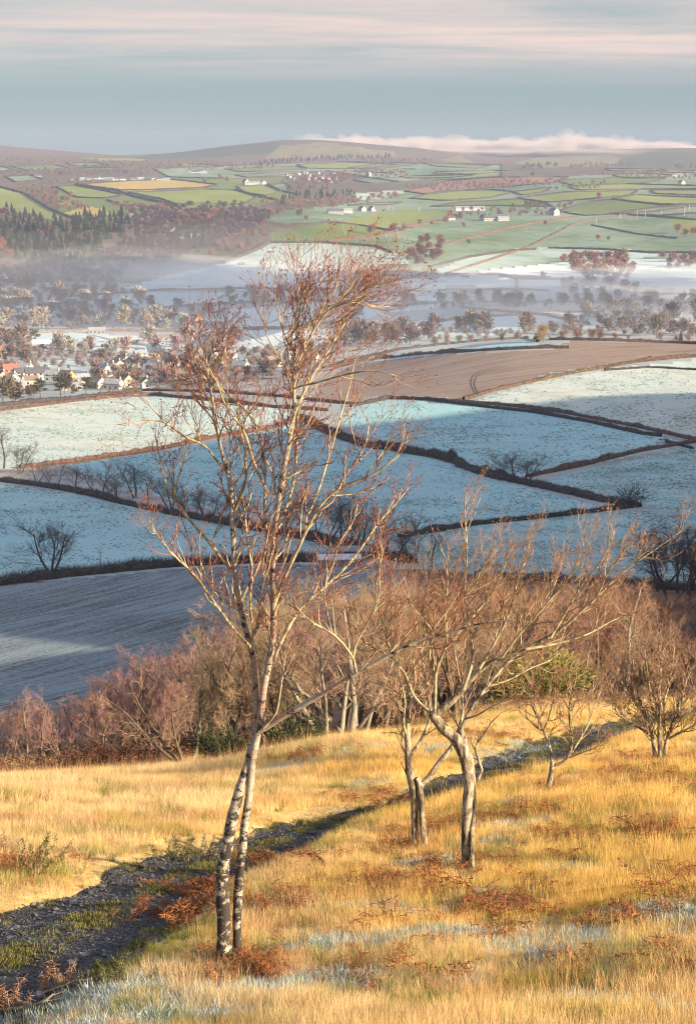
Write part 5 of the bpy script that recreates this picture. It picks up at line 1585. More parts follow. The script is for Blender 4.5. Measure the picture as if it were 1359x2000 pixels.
MC = (.93, .96, 1.0)
for k, (x, y, r, sz, dn) in enumerate([
        (390, 528, 2380, (95, 160, 8), .0026), (300, 532, 2350, (90, 160, 9), .0022), (500, 532, 2300, (110, 140, 6), .0026), (200, 528, 2380, (110, 180, 12), .0014), (90, 532, 2350, (90, 180, 12), .0010),
        (620, 540, 2230, (100, 120, 5), .0020), (760, 540, 2250, (90, 130, 6), .0016),
        (900, 588, 2060, (110, 70, 8), .0030), (1020, 584, 2070, (120, 70, 9), .0032), (1150, 590, 2050, (110, 70, 8), .0024), (1280, 588, 2060, (110, 70, 8), .0024), (1380, 590, 2050, (110, 70, 8), .0024),
        (1080, 552, 2280, (120, 110, 6), .0026), (1190, 548, 2300, (120, 110, 7), .0030), (1300, 540, 2330, (110, 110, 7), .0024), (1400, 538, 2330, (110, 110, 7), .0024), (980, 545, 2300, (120, 130, 6), .0016),
        (860, 522, 2450, (80, 110, 6), .0014), (600, 605, 1960, (260, 120, 7), .0010), (250, 600, 1980, (260, 120, 7), .0008), (1200, 628, 1830, (200, 90, 8), .0012),
        (250, 640, 1800, (230, 420, 16), .00035), (700, 640, 1800, (260, 380, 16), .0005), (1150, 630, 1850, (260, 330, 16), .0007), (60, 610, 1950, (200, 300, 18), .0004), (600, 560, 2250, (500, 260, 18), .0003), (120, 505, 2500, (150, 220, 14), .0005), (420, 490, 2620, (120, 220, 18), .0006)]):
    make_puff('mist', x, y, r, (sz[0] * 1.25, sz[1] * 1.3, sz[2] * 1.9), dn * .21, MC, 'low bank of pale morning mist lying in the valley', seed=k)
CCOL = (.64, .555, .51)
rc = np.random.default_rng(77)
for k in range(80):
    x = 535 + (1345 - 535) * (k + rc.random()) / 80
    env = smooth(520, 600, x) * (1 - smooth(1230, 1370, x)) * .62 + .34
    big = env * (0.65 + .6 * rc.random() + .5 * math.exp(-((x - 1120) / 50) ** 2) + .25 * math.exp(-((x - 700) / 90) ** 2))
    make_puff('hill_cloud', x, 291 - 5 * big, 8800 + 900 * rc.random(), (62 * (0.6 + .9 * rc.random()), 120, 29 * big * (.7 + .6 * rc.random())), .0030, CCOL, 'pinkish cloud cap lying along the far hilltops', seed=k + 40, rough=.6)
for k in range(12):
    x = 700 + 560 * (k + rc.random()) / 12
    make_puff('mist', x, 297 + 3 * rc.random(), 6700 + 250 * rc.random(), (150 * (0.7 + .6 * rc.random()), 120, 15), .0007, CCOL, 'thin cloud spilling over the far ridge', seed=k + 90, rough=.5)

# tyre tracks on the brown plough
for pts in ([(928, 770), (918, 748), (923, 733), (945, 721), (985, 714)], [(934, 771), (925, 749), (930, 735), (951, 723), (990, 716)]):
    L = np.array([tuple(q) for q in hits(pts, 9)]); L = resample(L, 24)
    T = unit(np.gradient(L[:, :2], axis=0)); Nn = np.stack([-T[:, 1], T[:, 0]], 1)
    A = L[:, :2] + Nn * .28; B2 = L[:, :2] - Nn * .28
    V2 = np.concatenate([np.c_[A, H(A[:, 0], A[:, 1]) + .10], np.c_[B2, H(B2[:, 0], B2[:, 1]) + .10]])
    nn_ = len(L); k_ = np.arange(nn_ - 1)
    o = mesh_obj('tyre_track', V2, np.stack([k_, k_ + 1, k_ + 1 + nn_, k_ + nn_], 1), plain('trodden_soil', (.100, .070, .056)))
    tag(o, 'dark curving tyre track on the brown plough', kind='structure')
# frosted scrub between the valley trees
for poly, lab in [([(-40, 545), (150, 535), (240, 560), (300, 600), (330, 640), (200, 645), (-40, 650)], 'frosted scrub and thickets under the valley trees at left'), ([(-40, 650), (70, 650), (80, 690), (230, 700), (190, 730), (60, 730), (-40, 724)], 'frosted scrub behind the village at left'),
                  ([(180, 704), (440, 688), (640, 680), (640, 710), (480, 756), (290, 764), (180, 762)], 'frosted garden bushes between the village houses'), ([(760, 596), (1400, 586), (1400, 640), (1120, 640), (1160, 606), (960, 604), (780, 608)], 'frosted thickets along the misty valley bottom'),
                  ([(640, 660), (900, 645), (1400, 645), (1400, 656), (900, 664), (660, 692)], 'frosted thickets just beyond the crest'), ([(430, 575), (680, 570), (640, 590), (440, 600)], 'frosted thickets across the valley floor')]:
    mass(poly, 17, 8, FARS, (.20, .165, .155), 'frosted_scrub', lab, .55, .5)
# ------------------------------------------------------------------ the near hillside: wood, track, grass
def at_r(px, r, py_top=None):
    """ground point out along a photograph column at distance r"""
    dx, dy, dz = pix_dir(px, 1450)
    hr = math.hypot(dx, dy); x, y = dx / hr * r, dy / hr * r
    return Vector((x, y, Hs(x, y)))


def tree_at(px, r, top, protos, ph, color, label, group, name='woodland_tree', cat='tree', stemc=(.13, .10, .07), k=None):
    g = at_r(px, r)
    dx, dy, dz = pix_dir(px, top)
    zt = dz / math.hypot(dx, dy) * r
    kk_ = k if k is not None else int(px * 3 + r) % len(protos)
    s = (zt - g.z) / ph[kk_]
    s = min(max(s * 1.10, .45), 2.8)
    if group and r < 130: label = label + (', front rank' if r < 72 else (', middle rank' if r < 86 else ', rear rank'))
    rng = np.random.default_rng(int(px * 13 + r * 7 + 5000))
    return plant(name, protos[kk_], g, rng.random() * 6.28, s, [jcol(stemc, .15, rng), jcol(color, .10, rng)], label, cat, group)


PINKW = (.34, .195, .170); TANW = (.30, .205, .130); OLIVEW = (.25, .20, .105); RUSTW = (.32, .18, .115)
L1_ = ('pinkish bare tree in the wood below the grass edge', 'pinkish trees of the left wood')
for px, r, top in [(-70, 66, 1440), (-30, 62, 1452), (15, 66, 1440), (55, 60, 1435), (95, 68, 1412), (130, 62, 1405), (165, 70, 1370), (205, 63, 1372), (240, 72, 1330), (275, 66, 1345), (310, 60, 1350), (345, 70, 1300), (120, 80, 1405), (185, 84, 1350),
                   (225, 88, 1322), (262, 84, 1300), (300, 86, 1288), (335, 84, 1292), (395, 86, 1262), (150, 95, 1385), (-10, 84, 1440), (60, 86, 1425), (280, 98, 1292), (40, 72, 1432), (110, 74, 1400), (215, 78, 1345)]:
    tree_at(px, r, top, NEAR, NEAR_H, PINKW, *L1_); tree_at(px + 22, r + 9, top - 4, NEAR, NEAR_H, PINKW, *L1_)
L2_ = ('tan bare tree in the wood behind the tall birch stem', 'tan trees behind the birch stem')
for px, r, top in [(370, 62, 1300), (415, 66, 1262), (440, 74, 1225), (475, 80, 1195), (500, 64, 1250), (540, 72, 1205), (575, 64, 1232), (610, 78, 1185), (640, 84, 1172), (675, 72, 1195), (720, 80, 1175), (750, 66, 1215), (590, 92, 1180), (690, 94, 1165), (530, 94, 1200), (735, 98, 1160), (455, 62, 1290)]:
    tree_at(px, r, top, NEAR, NEAR_H, TANW if px % 2 else OLIVEW, *L2_); tree_at(px + 16, r + 8, top + 8, NEAR, NEAR_H, PINKW, *L2_)
L3_ = ('brown bare tree in the wood behind the twisted trees', 'brown trees behind the twisted trees')
for px, r, top in [(780, 72, 1185), (825, 80, 1165), (870, 76, 1170), (905, 90, 1150), (950, 84, 1160), (990, 78, 1175), (1025, 92, 1150), (1060, 84, 1180), (1100, 94, 1160), (1135, 100, 1158), (850, 98, 1140), (960, 104, 1140), (800, 100, 1150), (1075, 106, 1150), (1010, 70, 1260), (940, 70, 1240), (1085, 76, 1280)]:
    tree_at(px, r, top, NEAR, NEAR_H, TANW if px % 3 else RUSTW, *L3_); tree_at(px + 18, r + 8, top + 14, NEAR, NEAR_H, RUSTW, *L3_)
L4_ = ('rusty bare tree at the right end of the wood', 'rusty trees at the right end of the wood')
for px, r, top in [(1165, 90, 1160), (1200, 100, 1152), (1235, 96, 1165), (1262, 88, 1195), (1290, 92, 1215), (1180, 108, 1150), (1225, 110, 1155), (1150, 80, 1260), (1265, 76, 1290), (1320, 84, 1262), (1360, 80, 1262), (1400, 84, 1260), (1310, 100, 1230), (1350, 96, 1250), (1395, 98, 1250)]:
    tree_at(px, r, top, NEAR, NEAR_H, RUSTW, *L4_); tree_at(px + 14, r + 7, top + 8, NEAR, NEAR_H, RUSTW, *L4_)
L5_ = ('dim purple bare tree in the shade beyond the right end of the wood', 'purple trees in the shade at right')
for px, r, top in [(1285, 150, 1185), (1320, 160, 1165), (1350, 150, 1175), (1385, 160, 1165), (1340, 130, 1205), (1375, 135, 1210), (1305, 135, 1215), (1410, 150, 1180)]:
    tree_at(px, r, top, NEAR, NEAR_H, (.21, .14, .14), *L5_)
for px, r, top, lab in [(632, 62, 1190, 'slender white birch in the wood, leftmost of four white stems'), (652, 64, 1185, 'slender white birch, second of four white stems in the wood'), (688, 60, 1200, 'white stemmed birch, third of the four in the wood, leaning'), (708, 62, 1190, 'white stemmed birch, rightmost of the four in the wood'),
                        (1118, 80, 1165, 'pale twisted tree standing up the slope behind the small sunlit tree'), (1205, 78, 1158, 'pale fork stemmed tree above the track at right'), (445, 66, 1250, 'grey stemmed tree just left of the tall birch, in the wood'), (365, 58, 1300, 'dark stemmed bare tree with a clear trunk at the grass edge on the left')]:
    tree_at(px, r, top, NEAR_WHITE if px > 500 else NEAR, NEARW_H if px > 500 else NEAR_H, TANW if px < 1000 else RUSTW, lab, None, 'birch_tree', 'tree')
IVY = plant('evergreen_shrub', LEAFY[0], at_r(1055, 70), 1.0, .8, [(.15, .15, .028)], 'olive green leafy shrub among the bare trees right of the twisted limb', 'shrub')
plant('evergreen_shrub', LEAFY[1], at_r(1010, 74), 2.0, .75, [(.10, .10, .026)], 'dark green ivy grown shrub behind the twisted limb', 'shrub')
plant('evergreen_shrub', LEAFY[2], at_r(440, 54), 0.5, .42, [(.035, .045, .018)], 'dark green bramble in the bank just left of the birch stem', 'shrub')
plant('evergreen_shrub', LEAFY[0], at_r(575, 57), 0.5, .40, [(.045, .055, .022)], 'dark green bramble in the bank just right of the birch stem', 'shrub')

# unseen trees past the right edge, added tall and dense to shade the plough
rw_ = np.random.default_rng(8)
for k in range(110):
    y = 92 + 75 * rw_.random(); x = .2 * y + 7 + 48 * rw_.random()
    plant('woodland_tree', NEAR[k % 6], Vector((x, y, Hs(x, y))), rw_.random() * 6.28, 2.2 + .5 * rw_.random(), [(.13, .10, .07), jcol(RUSTW, .1)], 'unseen bare tree past the right edge, added to shade the ploughed field', 'tree', 'unseen trees added for shade past the right edge', (1.3, 1.3, 1))

# ------------------------------------------------------------------ the track
def build_path():
    L = np.array(PATH_XY); d = np.r_[0, np.cumsum(np.hypot(*np.diff(L, axis=0).T))]
    n = int(d[-1] / .14); t = np.linspace(0, d[-1], n)
    X = np.interp(t, d, L[:, 0]); Y = np.interp(t, d, L[:, 1]); W = np.interp(t, d, PATH_HALF)
    for _ in range(30):
        X[1:-1] = .25 * X[:-2] + .5 * X[1:-1] + .25 * X[2:]; Y[1:-1] = .25 * Y[:-2] + .5 * Y[1:-1] + .25 * Y[2:]
    T = unit(np.stack([np.gradient(X), np.gradient(Y)], 1)); Nn = np.stack([-T[:, 1], T[:, 0]], 1)
    k = 27
    s = np.linspace(-1, 1, k)
    edge = 1.0 + .16 * fbm(t / 1.1, t * 0, 3, 31)[:, None] * np.abs(s)[None]
    S = s[None] * W[:, None] * edge
    PX = X[:, None] + Nn[:, :1] * S; PY = Y[:, None] + Nn[:, 1:] * S
    Z = H(PX, PY) + .035 * (1 - np.abs(s)[None] ** 6) + .05 * fbm(PX / .35, PY / .35, 3, 33) - .05 * (np.abs(s)[None] > .97) + .012
    V = np.stack([PX, PY, Z], -1).reshape(-1, 3)
    idx = np.arange(n * k).reshape(n, k)
    Q = np.stack([idx[:-1, :-1], idx[:-1, 1:], idx[1:, 1:], idx[1:, :-1]], -1).reshape(-1, 4)
    m = NT('track_stone')
    p = m.pos()
    vo = m.n('ShaderNodeTexVoronoi'); m.put(vo.inputs['Vector'], p); vo.inputs['Scale'].default_value = 11
    ce = m.mix(m.ramp(m.noise(p, 5, 4, .7), .4, .62), (.030, .031, .038), (.075, .077, .088))
    col = m.mix(m.ramp(vo.outputs['Distance'], .05, .5), ce, (.022, .022, .026))
    at = m.n('ShaderNodeAttribute', attribute_name='across')
    moss = m.math('MULTIPLY', at.outputs['Fac'], m.ramp(m.noise(p, 1.7, 4, .7), .42, .60))
    col = m.mix(moss, col, m.mix(m.noise(p, 9, 3), (.075, .080, .024), (.15, .135, .045)))
    col = m.mix(m.math('MULTIPLY', m.ramp(m.noise(p, 2.6, 4, .7), .60, .72), .5), col, (.42, .45, .47))
    mt = m.finish(col, .75, m.bump(vo.outputs['Distance'], 1.0, .06), .35)
    o = mesh_obj('path', V, Q, mt, smooth_shade=True)
    a = o.data.attributes.new('across', 'FLOAT', 'POINT')
    mossy = np.exp(-(s / .20) ** 2) * .95 + smooth(.72, .95, np.abs(s)) * .75
    a.data.foreach_set('value', np.repeat(mossy[None], n, 0).astype(np.float32).ravel())
    tag(o, 'dark stony track crossing the hillside, mossy along its middle', kind='structure')
    return o, V.reshape(n, k, 3), W


PATH, PV, PW = build_path()
STONE_MAT = mat_objcolor('slate_stone', .35, 6.0, .65)
def stone_mesh(seed):
    rng = np.random.default_rng(seed)
    bm = bmesh.new(); bmesh.ops.create_icosphere(bm, subdivisions=1, radius=1.0)
    sc = np.array([1, .55 + .4 * rng.random(), .35 + .25 * rng.random()])
    for v in bm.verts:
        v.co = Vector(np.array(v.co) * sc * (1 + .22 * rng.standard_normal()))
    me = bpy.data.meshes.new('stone'); bm.to_mesh(me); bm.free(); me.materials.append(STONE_MAT)
    return me
STONES = [stone_mesh(k) for k in range(6)]
rs_ = np.random.default_rng(4)
nv_ = 0
while nv_ < 190:
    i = rs_.integers(0, PV.shape[0]); j = rs_.integers(2, 25)
    p = PV[i, j]
    if math.hypot(p[0], p[1]) > 32 or abs(p[0] / p[1]) > .2 or abs(j - 13) < 3: continue
    o = bpy.data.objects.new('stone', STONES[nv_ % 6]); link(o); o.parent = PATH
    o.location = (p[0] + .1 * rs_.standard_normal(), p[1] + .1 * rs_.standard_normal(), p[2] + .015)
    o.rotation_euler = (rs_.random() * .5, rs_.random() * .5, rs_.random() * 6.28)
    o.scale = (.028 + .05 * rs_.random() ** 2,) * 3
    g_ = .05 + .05 * rs_.random(); o.color = (g_, g_, g_ * 1.15, 1); nv_ += 1


# ------------------------------------------------------------------ scattering by geometry nodes
def scatter(name, emitter_arrays, attrs, protos, density, label, smin, smax, tilt=.15, seed=1, kind='stuff'):
    V, Q = emitter_arrays
    o = mesh_obj(name, V, Q)
    for an, vals in attrs.items():
        a = o.data.attributes.new(an, 'FLOAT', 'POINT'); a.data.foreach_set('value', np.asarray(vals, np.float32))
    coll = bpy.data.collections.new(name + '_pieces')
    for p in protos: coll.objects.link(p)
    ng = bpy.data.node_groups.new(name, 'GeometryNodeTree')
    ng.interface.new_socket('Geometry', in_out='INPUT', socket_type='NodeSocketGeometry')
    ng.interface.new_socket('Geometry', in_out='OUTPUT', socket_type='NodeSocketGeometry')
    N = ng.nodes; Lk = ng.links
    gi = N.new('NodeGroupInput'); go = N.new('NodeGroupOutput')
    dp = N.new('GeometryNodeDistributePointsOnFaces'); dp.distribute_method = 'RANDOM'; dp.inputs['Seed'].default_value = seed
    da = N.new('GeometryNodeInputNamedAttribute'); da.data_type = 'FLOAT'; da.inputs['Name'].default_value = 'dens'
    mu = N.new('ShaderNodeMath'); mu.operation = 'MULTIPLY'; mu.inputs[1].default_value = density
    Lk.new(da.outputs['Attribute'], mu.inputs[0]); Lk.new(mu.outputs[0], dp.inputs['Density'])
    Lk.new(gi.outputs[0], dp.inputs['Mesh'])
    ci = N.new('GeometryNodeCollectionInfo'); ci.inputs['Collection'].default_value = coll
    ci.inputs['Separate Children'].default_value = True; ci.inputs['Reset Children'].default_value = True
    ip = N.new('GeometryNodeInstanceOnPoints'); ip.inputs['Pick Instance'].default_value = True
    Lk.new(dp.outputs['Points'], ip.inputs['Points']); Lk.new(ci.outputs[0], ip.inputs['Instance'])
    rv = N.new('FunctionNodeRandomValue'); rv.data_type = 'FLOAT_VECTOR'
    rv.inputs[0].default_value = (-tilt, -tilt, 0); rv.inputs[1].default_value = (tilt, tilt, 6.283); rv.inputs['Seed'].default_value = seed + 3
    Lk.new(rv.outputs[0], ip.inputs['Rotation'])
    rf = N.new('FunctionNodeRandomValue'); rf.data_type = 'FLOAT'; rf.inputs[2].default_value = smin; rf.inputs[3].default_value = smax; rf.inputs['Seed'].default_value = seed + 5
    ha = N.new('GeometryNodeInputNamedAttribute'); ha.data_type = 'FLOAT'; ha.inputs['Name'].default_value = 'tall'
    m2 = N.new('ShaderNodeMath'); m2.operation = 'MULTIPLY'
    Lk.new(rf.outputs[1], m2.inputs[0]); Lk.new(ha.outputs['Attribute'], m2.inputs[1])
    Lk.new(m2.outputs[0], ip.inputs['Scale'])
    Lk.new(ip.outputs[0], go.inputs[0])
    md = o.modifiers.new('scatter', 'NODES'); md.node_group = ng
    tag(o, label, kind=kind)
    return o


def loose(name, g, mats):
    v, f, m = g.arrays()
    o = mesh_obj(name, v, f, None, None, False, mats=mats, midx=m)
    COL.objects.unlink(o)
    return o


def blades(g, n, spread, h0, h1, w, lean, rng, mi=0, bend=.35):
    a = rng.random(n) * 6.283; r = spread * np.sqrt(rng.random(n))
    b = np.stack([np.cos(a) * r, np.sin(a) * r, np.full(n, -.03)], 1)
    h = h0 + (h1 - h0) * rng.random(n)
    d0 = unit(np.stack([np.cos(a) * lean * rng.random(n), np.sin(a) * lean * rng.random(n), np.ones(n)], 1) + .10 * rng.standard_normal((n, 3)))
    dr = unit(np.stack([np.cos(a), np.sin(a), np.zeros(n)], 1) + .5 * rng.standard_normal((n, 3)))
    p1 = b + d0 * (h * .5)[:, None]
    d1 = unit(d0 + dr * (bend * rng.random(n))[:, None])
    p2 = p1 + d1 * (h * .5)[:, None]
    s = unit(np.cross(d0, unit(rng.standard_normal((n, 3)))))
    ww = (w * (.7 + .6 * rng.random(n)))[:, None]
    V = np.stack([b - s * ww, b + s * ww, p1 + s * ww * .75, p1 - s * ww * .75, p2 + s * ww * .12, p2 - s * ww * .12], 1).reshape(-1, 3)
    i = np.arange(n)[:, None] * 6
    Q = np.concatenate([i + np.array([[0, 1, 2, 3]]), i + np.array([[3, 2, 4, 5]])], 1).reshape(-1, 4)
    g.add(V, Q, mi)


def mat_grass(name, dry, gold, trans=.45):
    m = NT(name)
    at = m.n('ShaderNodeAttribute', attribute_name='tint', attribute_type='INSTANCER').outputs['Fac']
    rnd = m.n('ShaderNodeObjectInfo').outputs['Random']
    gr = m.n('ShaderNodeAttribute', attribute_name='green', attribute_type='INSTANCER').outputs['Fac']
    col = m.mix(at, dry, gold)
    ru = m.n('ShaderNodeAttribute', attribute_name='rusty', attribute_type='INSTANCER').outputs['Fac']
    col = m.mix(m.math('MULTIPLY', ru, .8), col, (.52, .27, .10))
    col = m.mix(m.math('MULTIPLY', gr, .6), col, (.40, .37, .07))
    col = m.mix(1.0, col, m.mix(rnd, (.66, .62, .58), (1.22, 1.22, 1.22)), 'MULTIPLY')
    return m.finish(col, .7, None, .25, trans)


GRASS_M = mat_grass('dry_grass', (.82, .63, .36), (.88, .61, .19))
STALK_M = mat_grass('grass_stalk', (.62, .38, .20), (.70, .45, .17), .35)
FROSTB = NT('frosted_blade')
FROSTB = FROSTB.finish(FROSTB.mix(FROSTB.n('ShaderNodeObjectInfo').outputs['Random'], (.26, .31, .22), (.52, .60, .64)), .6, None, .3, .3)
MOSSB = NT('moss_blade'); MOSSB = MOSSB.finish(MOSSB.mix(MOSSB.n('ShaderNodeObjectInfo').outputs['Random'], (.075, .085, .025), (.19, .165, .055)), .8, None, .1, .3)
GREENB = NT('green_blade'); GREENB = GREENB.finish(GREENB.mix(GREENB.n('ShaderNodeObjectInfo').outputs['Random'], (.10, .15, .03), (.26, .27, .07)), .7, None, .2, .35)

rg = np.random.default_rng(99)
tufts = []
for k in range(6):
    g = Geo(); blades(g, 64, .16, .10, .29, .0018, .40, rg); blades(g, 34, .17, .03, .13, .0026, .9, rg, 0, .9); tufts.append(loose('tuft', g, [GRASS_M]))
stalks = []
for k in range(4):
    g = Geo(); blades(g, 9, .18, .32, .66, .0020, .18, rg, 0, .2); stalks.append(loose('stalk', g, [STALK_M]))
frosty = []
for k in range(4):
    g = Geo(); blades(g, 80, .15, .03, .11, .0026, .9, rg, 0, 1.0); frosty.append(loose('frost_tuft', g, [FROSTB]))
moss = []
for k in range(3):
    g = Geo(); blades(g, 60, .11, .02, .07, .006, .8, rg, 0, .8); moss.append(loose('moss_tuft', g, [MOSSB]))
greens = []
for k in range(3):
    g = Geo(); blades(g, 44, .10, .12, .32, .004, .5, rg, 0, .6); greens.append(loose('green_tuft', g, [GREENB]))
BRK_M = NT('dead_bracken'); BRK_M = BRK_M.finish(BRK_M.mix(BRK_M.n('ShaderNodeObjectInfo').outputs['Random'], (.18, .070, .032), (.36, .155, .060)), .8, None, .15, .25)
def frond_geo(rng, L=.55):
    g = Geo()
    n = 12; t = np.linspace(0, 1, n); d = np.array([0, 0, 1.0]); p = np.array([0, 0, -.02]); pts = [p]
    bx = rng.standard_normal(3) * .05; curl = .10 + .16 * rng.random()
    for k in range(n - 1):
        d = d + np.array([curl, 0, -curl * .5]) + bx * .3; d = d / np.linalg.norm(d); p = p + d * L / n; pts.append(p)
    P = np.array(pts)
    g.add(*tubes(P[None], np.linspace(.005, .002, n)[None], 3))
    for k in range(3, n):
        for s in (-1, 1):
            l = L * .34 * math.sin(math.pi * min(1, (1.08 - t[k]) * .9 + .12)) * (.7 + .5 * rng.random())
            side = np.array([.3 * rng.standard_normal(), s * 1.0, -.35 + .35 * rng.standard_normal()]); side /= np.linalg.norm(side)
            m_ = 7
            for q in range(m_):
                b = P[k] + side * l * q / m_
                dd = unit((side * .5 + rng.standard_normal(3) * .55)[None]); 
                g.add(*slivers(b[None], dd, np.array([l * .34]), np.array([.012]), rng))
    return g
fr_ = [frond_geo(np.random.default_rng(200 + k)) for k in range(5)]
lit_fronds = []
for k in range(4):
    g = Geo()
    v, f, m_ = fr_[k].arrays(); g.add(v * .75, f); v2 = v[:, [1, 0, 2]] * np.array([-.6, .6, .6]); g.add(v2, f)
    lit_fronds.append(loose('frond_litter', g, [BRK_M]))


DBR = (.095, .046, .030)  # bracken brown darkened, with the wood's shade put into the colour
FA_ = []
for g in fr_:
    v, fq, m_ = g.arrays(); fq = fq[np.random.default_rng(3).random(len(fq)) < .45]; us, iv = np.unique(fq, return_inverse=True); FA_.append((v[us] * 1.25, iv.reshape(-1, 4)))
bracken_bank([(-120, 1524), (0, 1518), (120, 1510), (250, 1500), (330, 1490), (420, 1476), (500, 1462)], 2.6, 'dark bank of dead bracken along the left grass edge', DBR, 30, FA_, 1.5)
bracken_bank([(500, 1462), (600, 1450), (700, 1440), (790, 1424)], 2.4, 'dark bank of dead bracken under the four white birches', DBR, 30, FA_, 1.3)
bracken_bank([(860, 1418), (960, 1394), (1010, 1385), (1065, 1373)], 2.2, 'brown bank of dead bracken behind the pale grass under the twisted limb', (.12, .055, .036), 24, FA_, .8)
bracken_bank([(1070, 1390), (1150, 1378), (1250, 1372), (1400, 1365)], 2.6, 'dusky bracken and scrub beyond the track at right', (.13, .065, .05), 14, FA_, .9)


tus = []
for k in range(4):
    g = Geo(); n_ = 16; a_ = rg.random(n_) * 6.28
    b_ = np.stack([np.cos(a_) * .16 * rg.random(n_), np.sin(a_) * .16 * rg.random(n_), np.full(n_, -.03)], 1)
    d_ = unit(np.stack([np.cos(a_) * .9, np.sin(a_) * .9, .5 + .6 * rg.random(n_)], 1))
    g.add(*slivers(b_, d_, .20 + .22 * rg.random(n_), .07, rg)); tus.append(loose('tussock', g, [plain('tussock_' + 'abcd'[k], [(.30, .44, .46), (.17, .25, .21), (.24, .34, .33), (.13, .19, .16)][k], .9)]))


def scatter_fields():
    V, Q = FIELD_E
    r = np.hypot(V[:, 0], V[:, 1])
    m_ = np.clip(.35 + 1.6 * fbm(V[:, 0] / 14., V[:, 1] / 14., 4, 151), .05, 1)
    scatter('tussocks', FIELD_E, dict(dens=m_ * np.clip(560 / r, .4, 1.1) ** 2, tall=np.clip(r / 620, .8, 1.5)), tus, .5, 'frosted tussocks standing in the fields', .6, 1.5, .2, 71)


def build_near():
    """the seeded ground of the near hillside"""
    ths = np.linspace(-.42, .42, 250); rs = [8.0]
    while rs[-1] < 78: rs.append(rs[-1] * 1.013)
    rs = np.array(rs)
    R, T = np.meshgrid(rs, ths, indexing='ij')
    X = (R * np.sin(T)).ravel(); Y = (R * np.cos(T)).ravel(); Z = H(X, Y)
    V = np.stack([X, Y, Z], 1)
    nr, nt = R.shape; idx = np.arange(nr * nt).reshape(nr, nt)
    Q = np.stack([idx[:-1, :-1], idx[:-1, 1:], idx[1:, 1:], idx[1:, :-1]], -1).reshape(-1, 4)
    r = R.ravel()
    pd = path_dist(X, Y)
    # frosted hollows, as the photograph shows them
    frost = np.zeros(len(X))
    for px, py, rad in [(1265, 1785, .42), (1330, 1800, .45), (850, 1835, .55), (780, 1785, .5), (1100, 1845, .6), (960, 1760, .45), (870, 1720, .35), (600, 1925, .6), (700, 1920, .5), (350, 1960, .6), (250, 1950, .7), (150, 1990, .8), (380, 1900, .4), (480, 1945, .4),
                        (930, 1930, .4), (1150, 1960, .5), (1280, 1985, .5), (1350, 1970, .5), (1010, 1610, .35), (955, 1640, .35), (1120, 1700, .4), (560, 1770, .3), (640, 1850, .35), (1200, 1900, .3), (840, 1690, .3), (740, 1530, .5), (560, 1500, .8), (700, 1470, .9), (870, 1465, .9), (1040, 1450, .8), (1300, 1450, .8), (1130, 1520, .4), (1010, 1570, .3)]:
        h = hit(px, py); fade = (.7 if py > 1880 else 1.0) if py > 1580 else .55
        if py > 1880 and px > 420: rad *= .6
        frost = np.maximum(frost, fade * np.exp(-(((X - h.x) / (rad * 1.0)) ** 2 + ((Y - h.y) / (rad * 1.1)) ** 2)))
    frost = np.clip(1.25 * frost, 0, 1) * np.clip(.60 + 1.3 * fbm(X / .5, Y / .5, 3, 51), 0, 1)
    rust = np.zeros(len(X))
    for px, py, rad in [(830, 1720, .55), (870, 1690, .55), (760, 1660, .5), (770, 1740, .45), (850, 1760, .4), (500, 1660, .4), (370, 1760, .55), (400, 1720, .45), (540, 1770, .5), (610, 1690, .5), (1240, 1800, .3), (960, 1780, .4), (1050, 1740, .3), (1330, 1720, .4), (1320, 1530, 1.3), (1250, 1520, .8), (1340, 1490, 1.2), (1050, 1540, .5), (1100, 1640, .5), (1020, 1590, .5), (480, 1900, .45), (440, 1880, .3),
                        (700, 1560, .5), (20, 1700, .6), (700, 1910, .3), (1290, 1640, .5), (860, 1620, .5), (930, 1440, 1.2), (600, 1480, .6)]:
        h = hit(px, py)
        rust = np.maximum(rust, np.exp(-(((X - h.x) / rad) ** 2 + ((Y - h.y) / (rad * 1.4)) ** 2)))
    rust = rust * np.clip(.6 + 1.2 * fbm(X / .4, Y / .4, 3, 61), 0, 1)
    onp = 1 - smooth(.80, 1.12, pd + .18 * fbm(X / .5, Y / .5, 3, 71))
    lod = np.clip(22.0 / np.maximum(r, 14), .32, 1.3) * (1 - .45 * smooth(.235, .27, np.abs(T.ravel())))
    patch = np.clip(.62 + 1.0 * fbm(X / 1.1, Y / 1.1, 4, 81), .08, 1.25)
    end = 1 - smooth(66, 78, r)
    dens = (1 - onp) * (1 - .93 * frost) * (1 - .55 * rust) * lod * np.clip(patch + .25, .15, 1.2) * np.clip(.75 + 1.5 * fbm(X / .38, Y / .38, 2, 141), .12, 1.5) * end
    tall = .86 * np.clip(.90 + .40 * fbm(X / 1.6, Y / 1.6, 3, 91), .55, 1.3) * (1 - .15 * frost) * np.where(r > 34, 1.15, 1.0) * (1 - .5 * np.exp(-((pd - 1) / .35) ** 2))
    u = X / Y
    # pale straw beyond the track and to the left, deep gold on the near right slope
    right = smooth(-.08, .04, u) * (1 - .45 * (1 - smooth(17, 21, r)))
    tint = np.clip(right * .85 + .10 + .5 * fbm(X / 2.2, Y / 2.2, 3, 95) - .35 * smooth(38, 50, r), 0, 1)
    green = np.clip(1.1 * (fbm(X / .9, Y / .9, 4, 97) - .08) * 2 + .9 * np.exp(-((pd - 1.15) / .28) ** 2) * .6 + .2 * (1 - smooth(15, 19, r)), 0, 1)
    E = (V, Q)
    tint = np.clip(tint - .25 * (1 - smooth(17, 20.5, r)), 0, 1)
    rusty = np.clip(.14 * (1 - smooth(16.5, 20, r)) + rust * .9 + .9 * (fbm(X / 1.3, Y / 1.3, 4, 131) - .10) * 2, 0, 1)
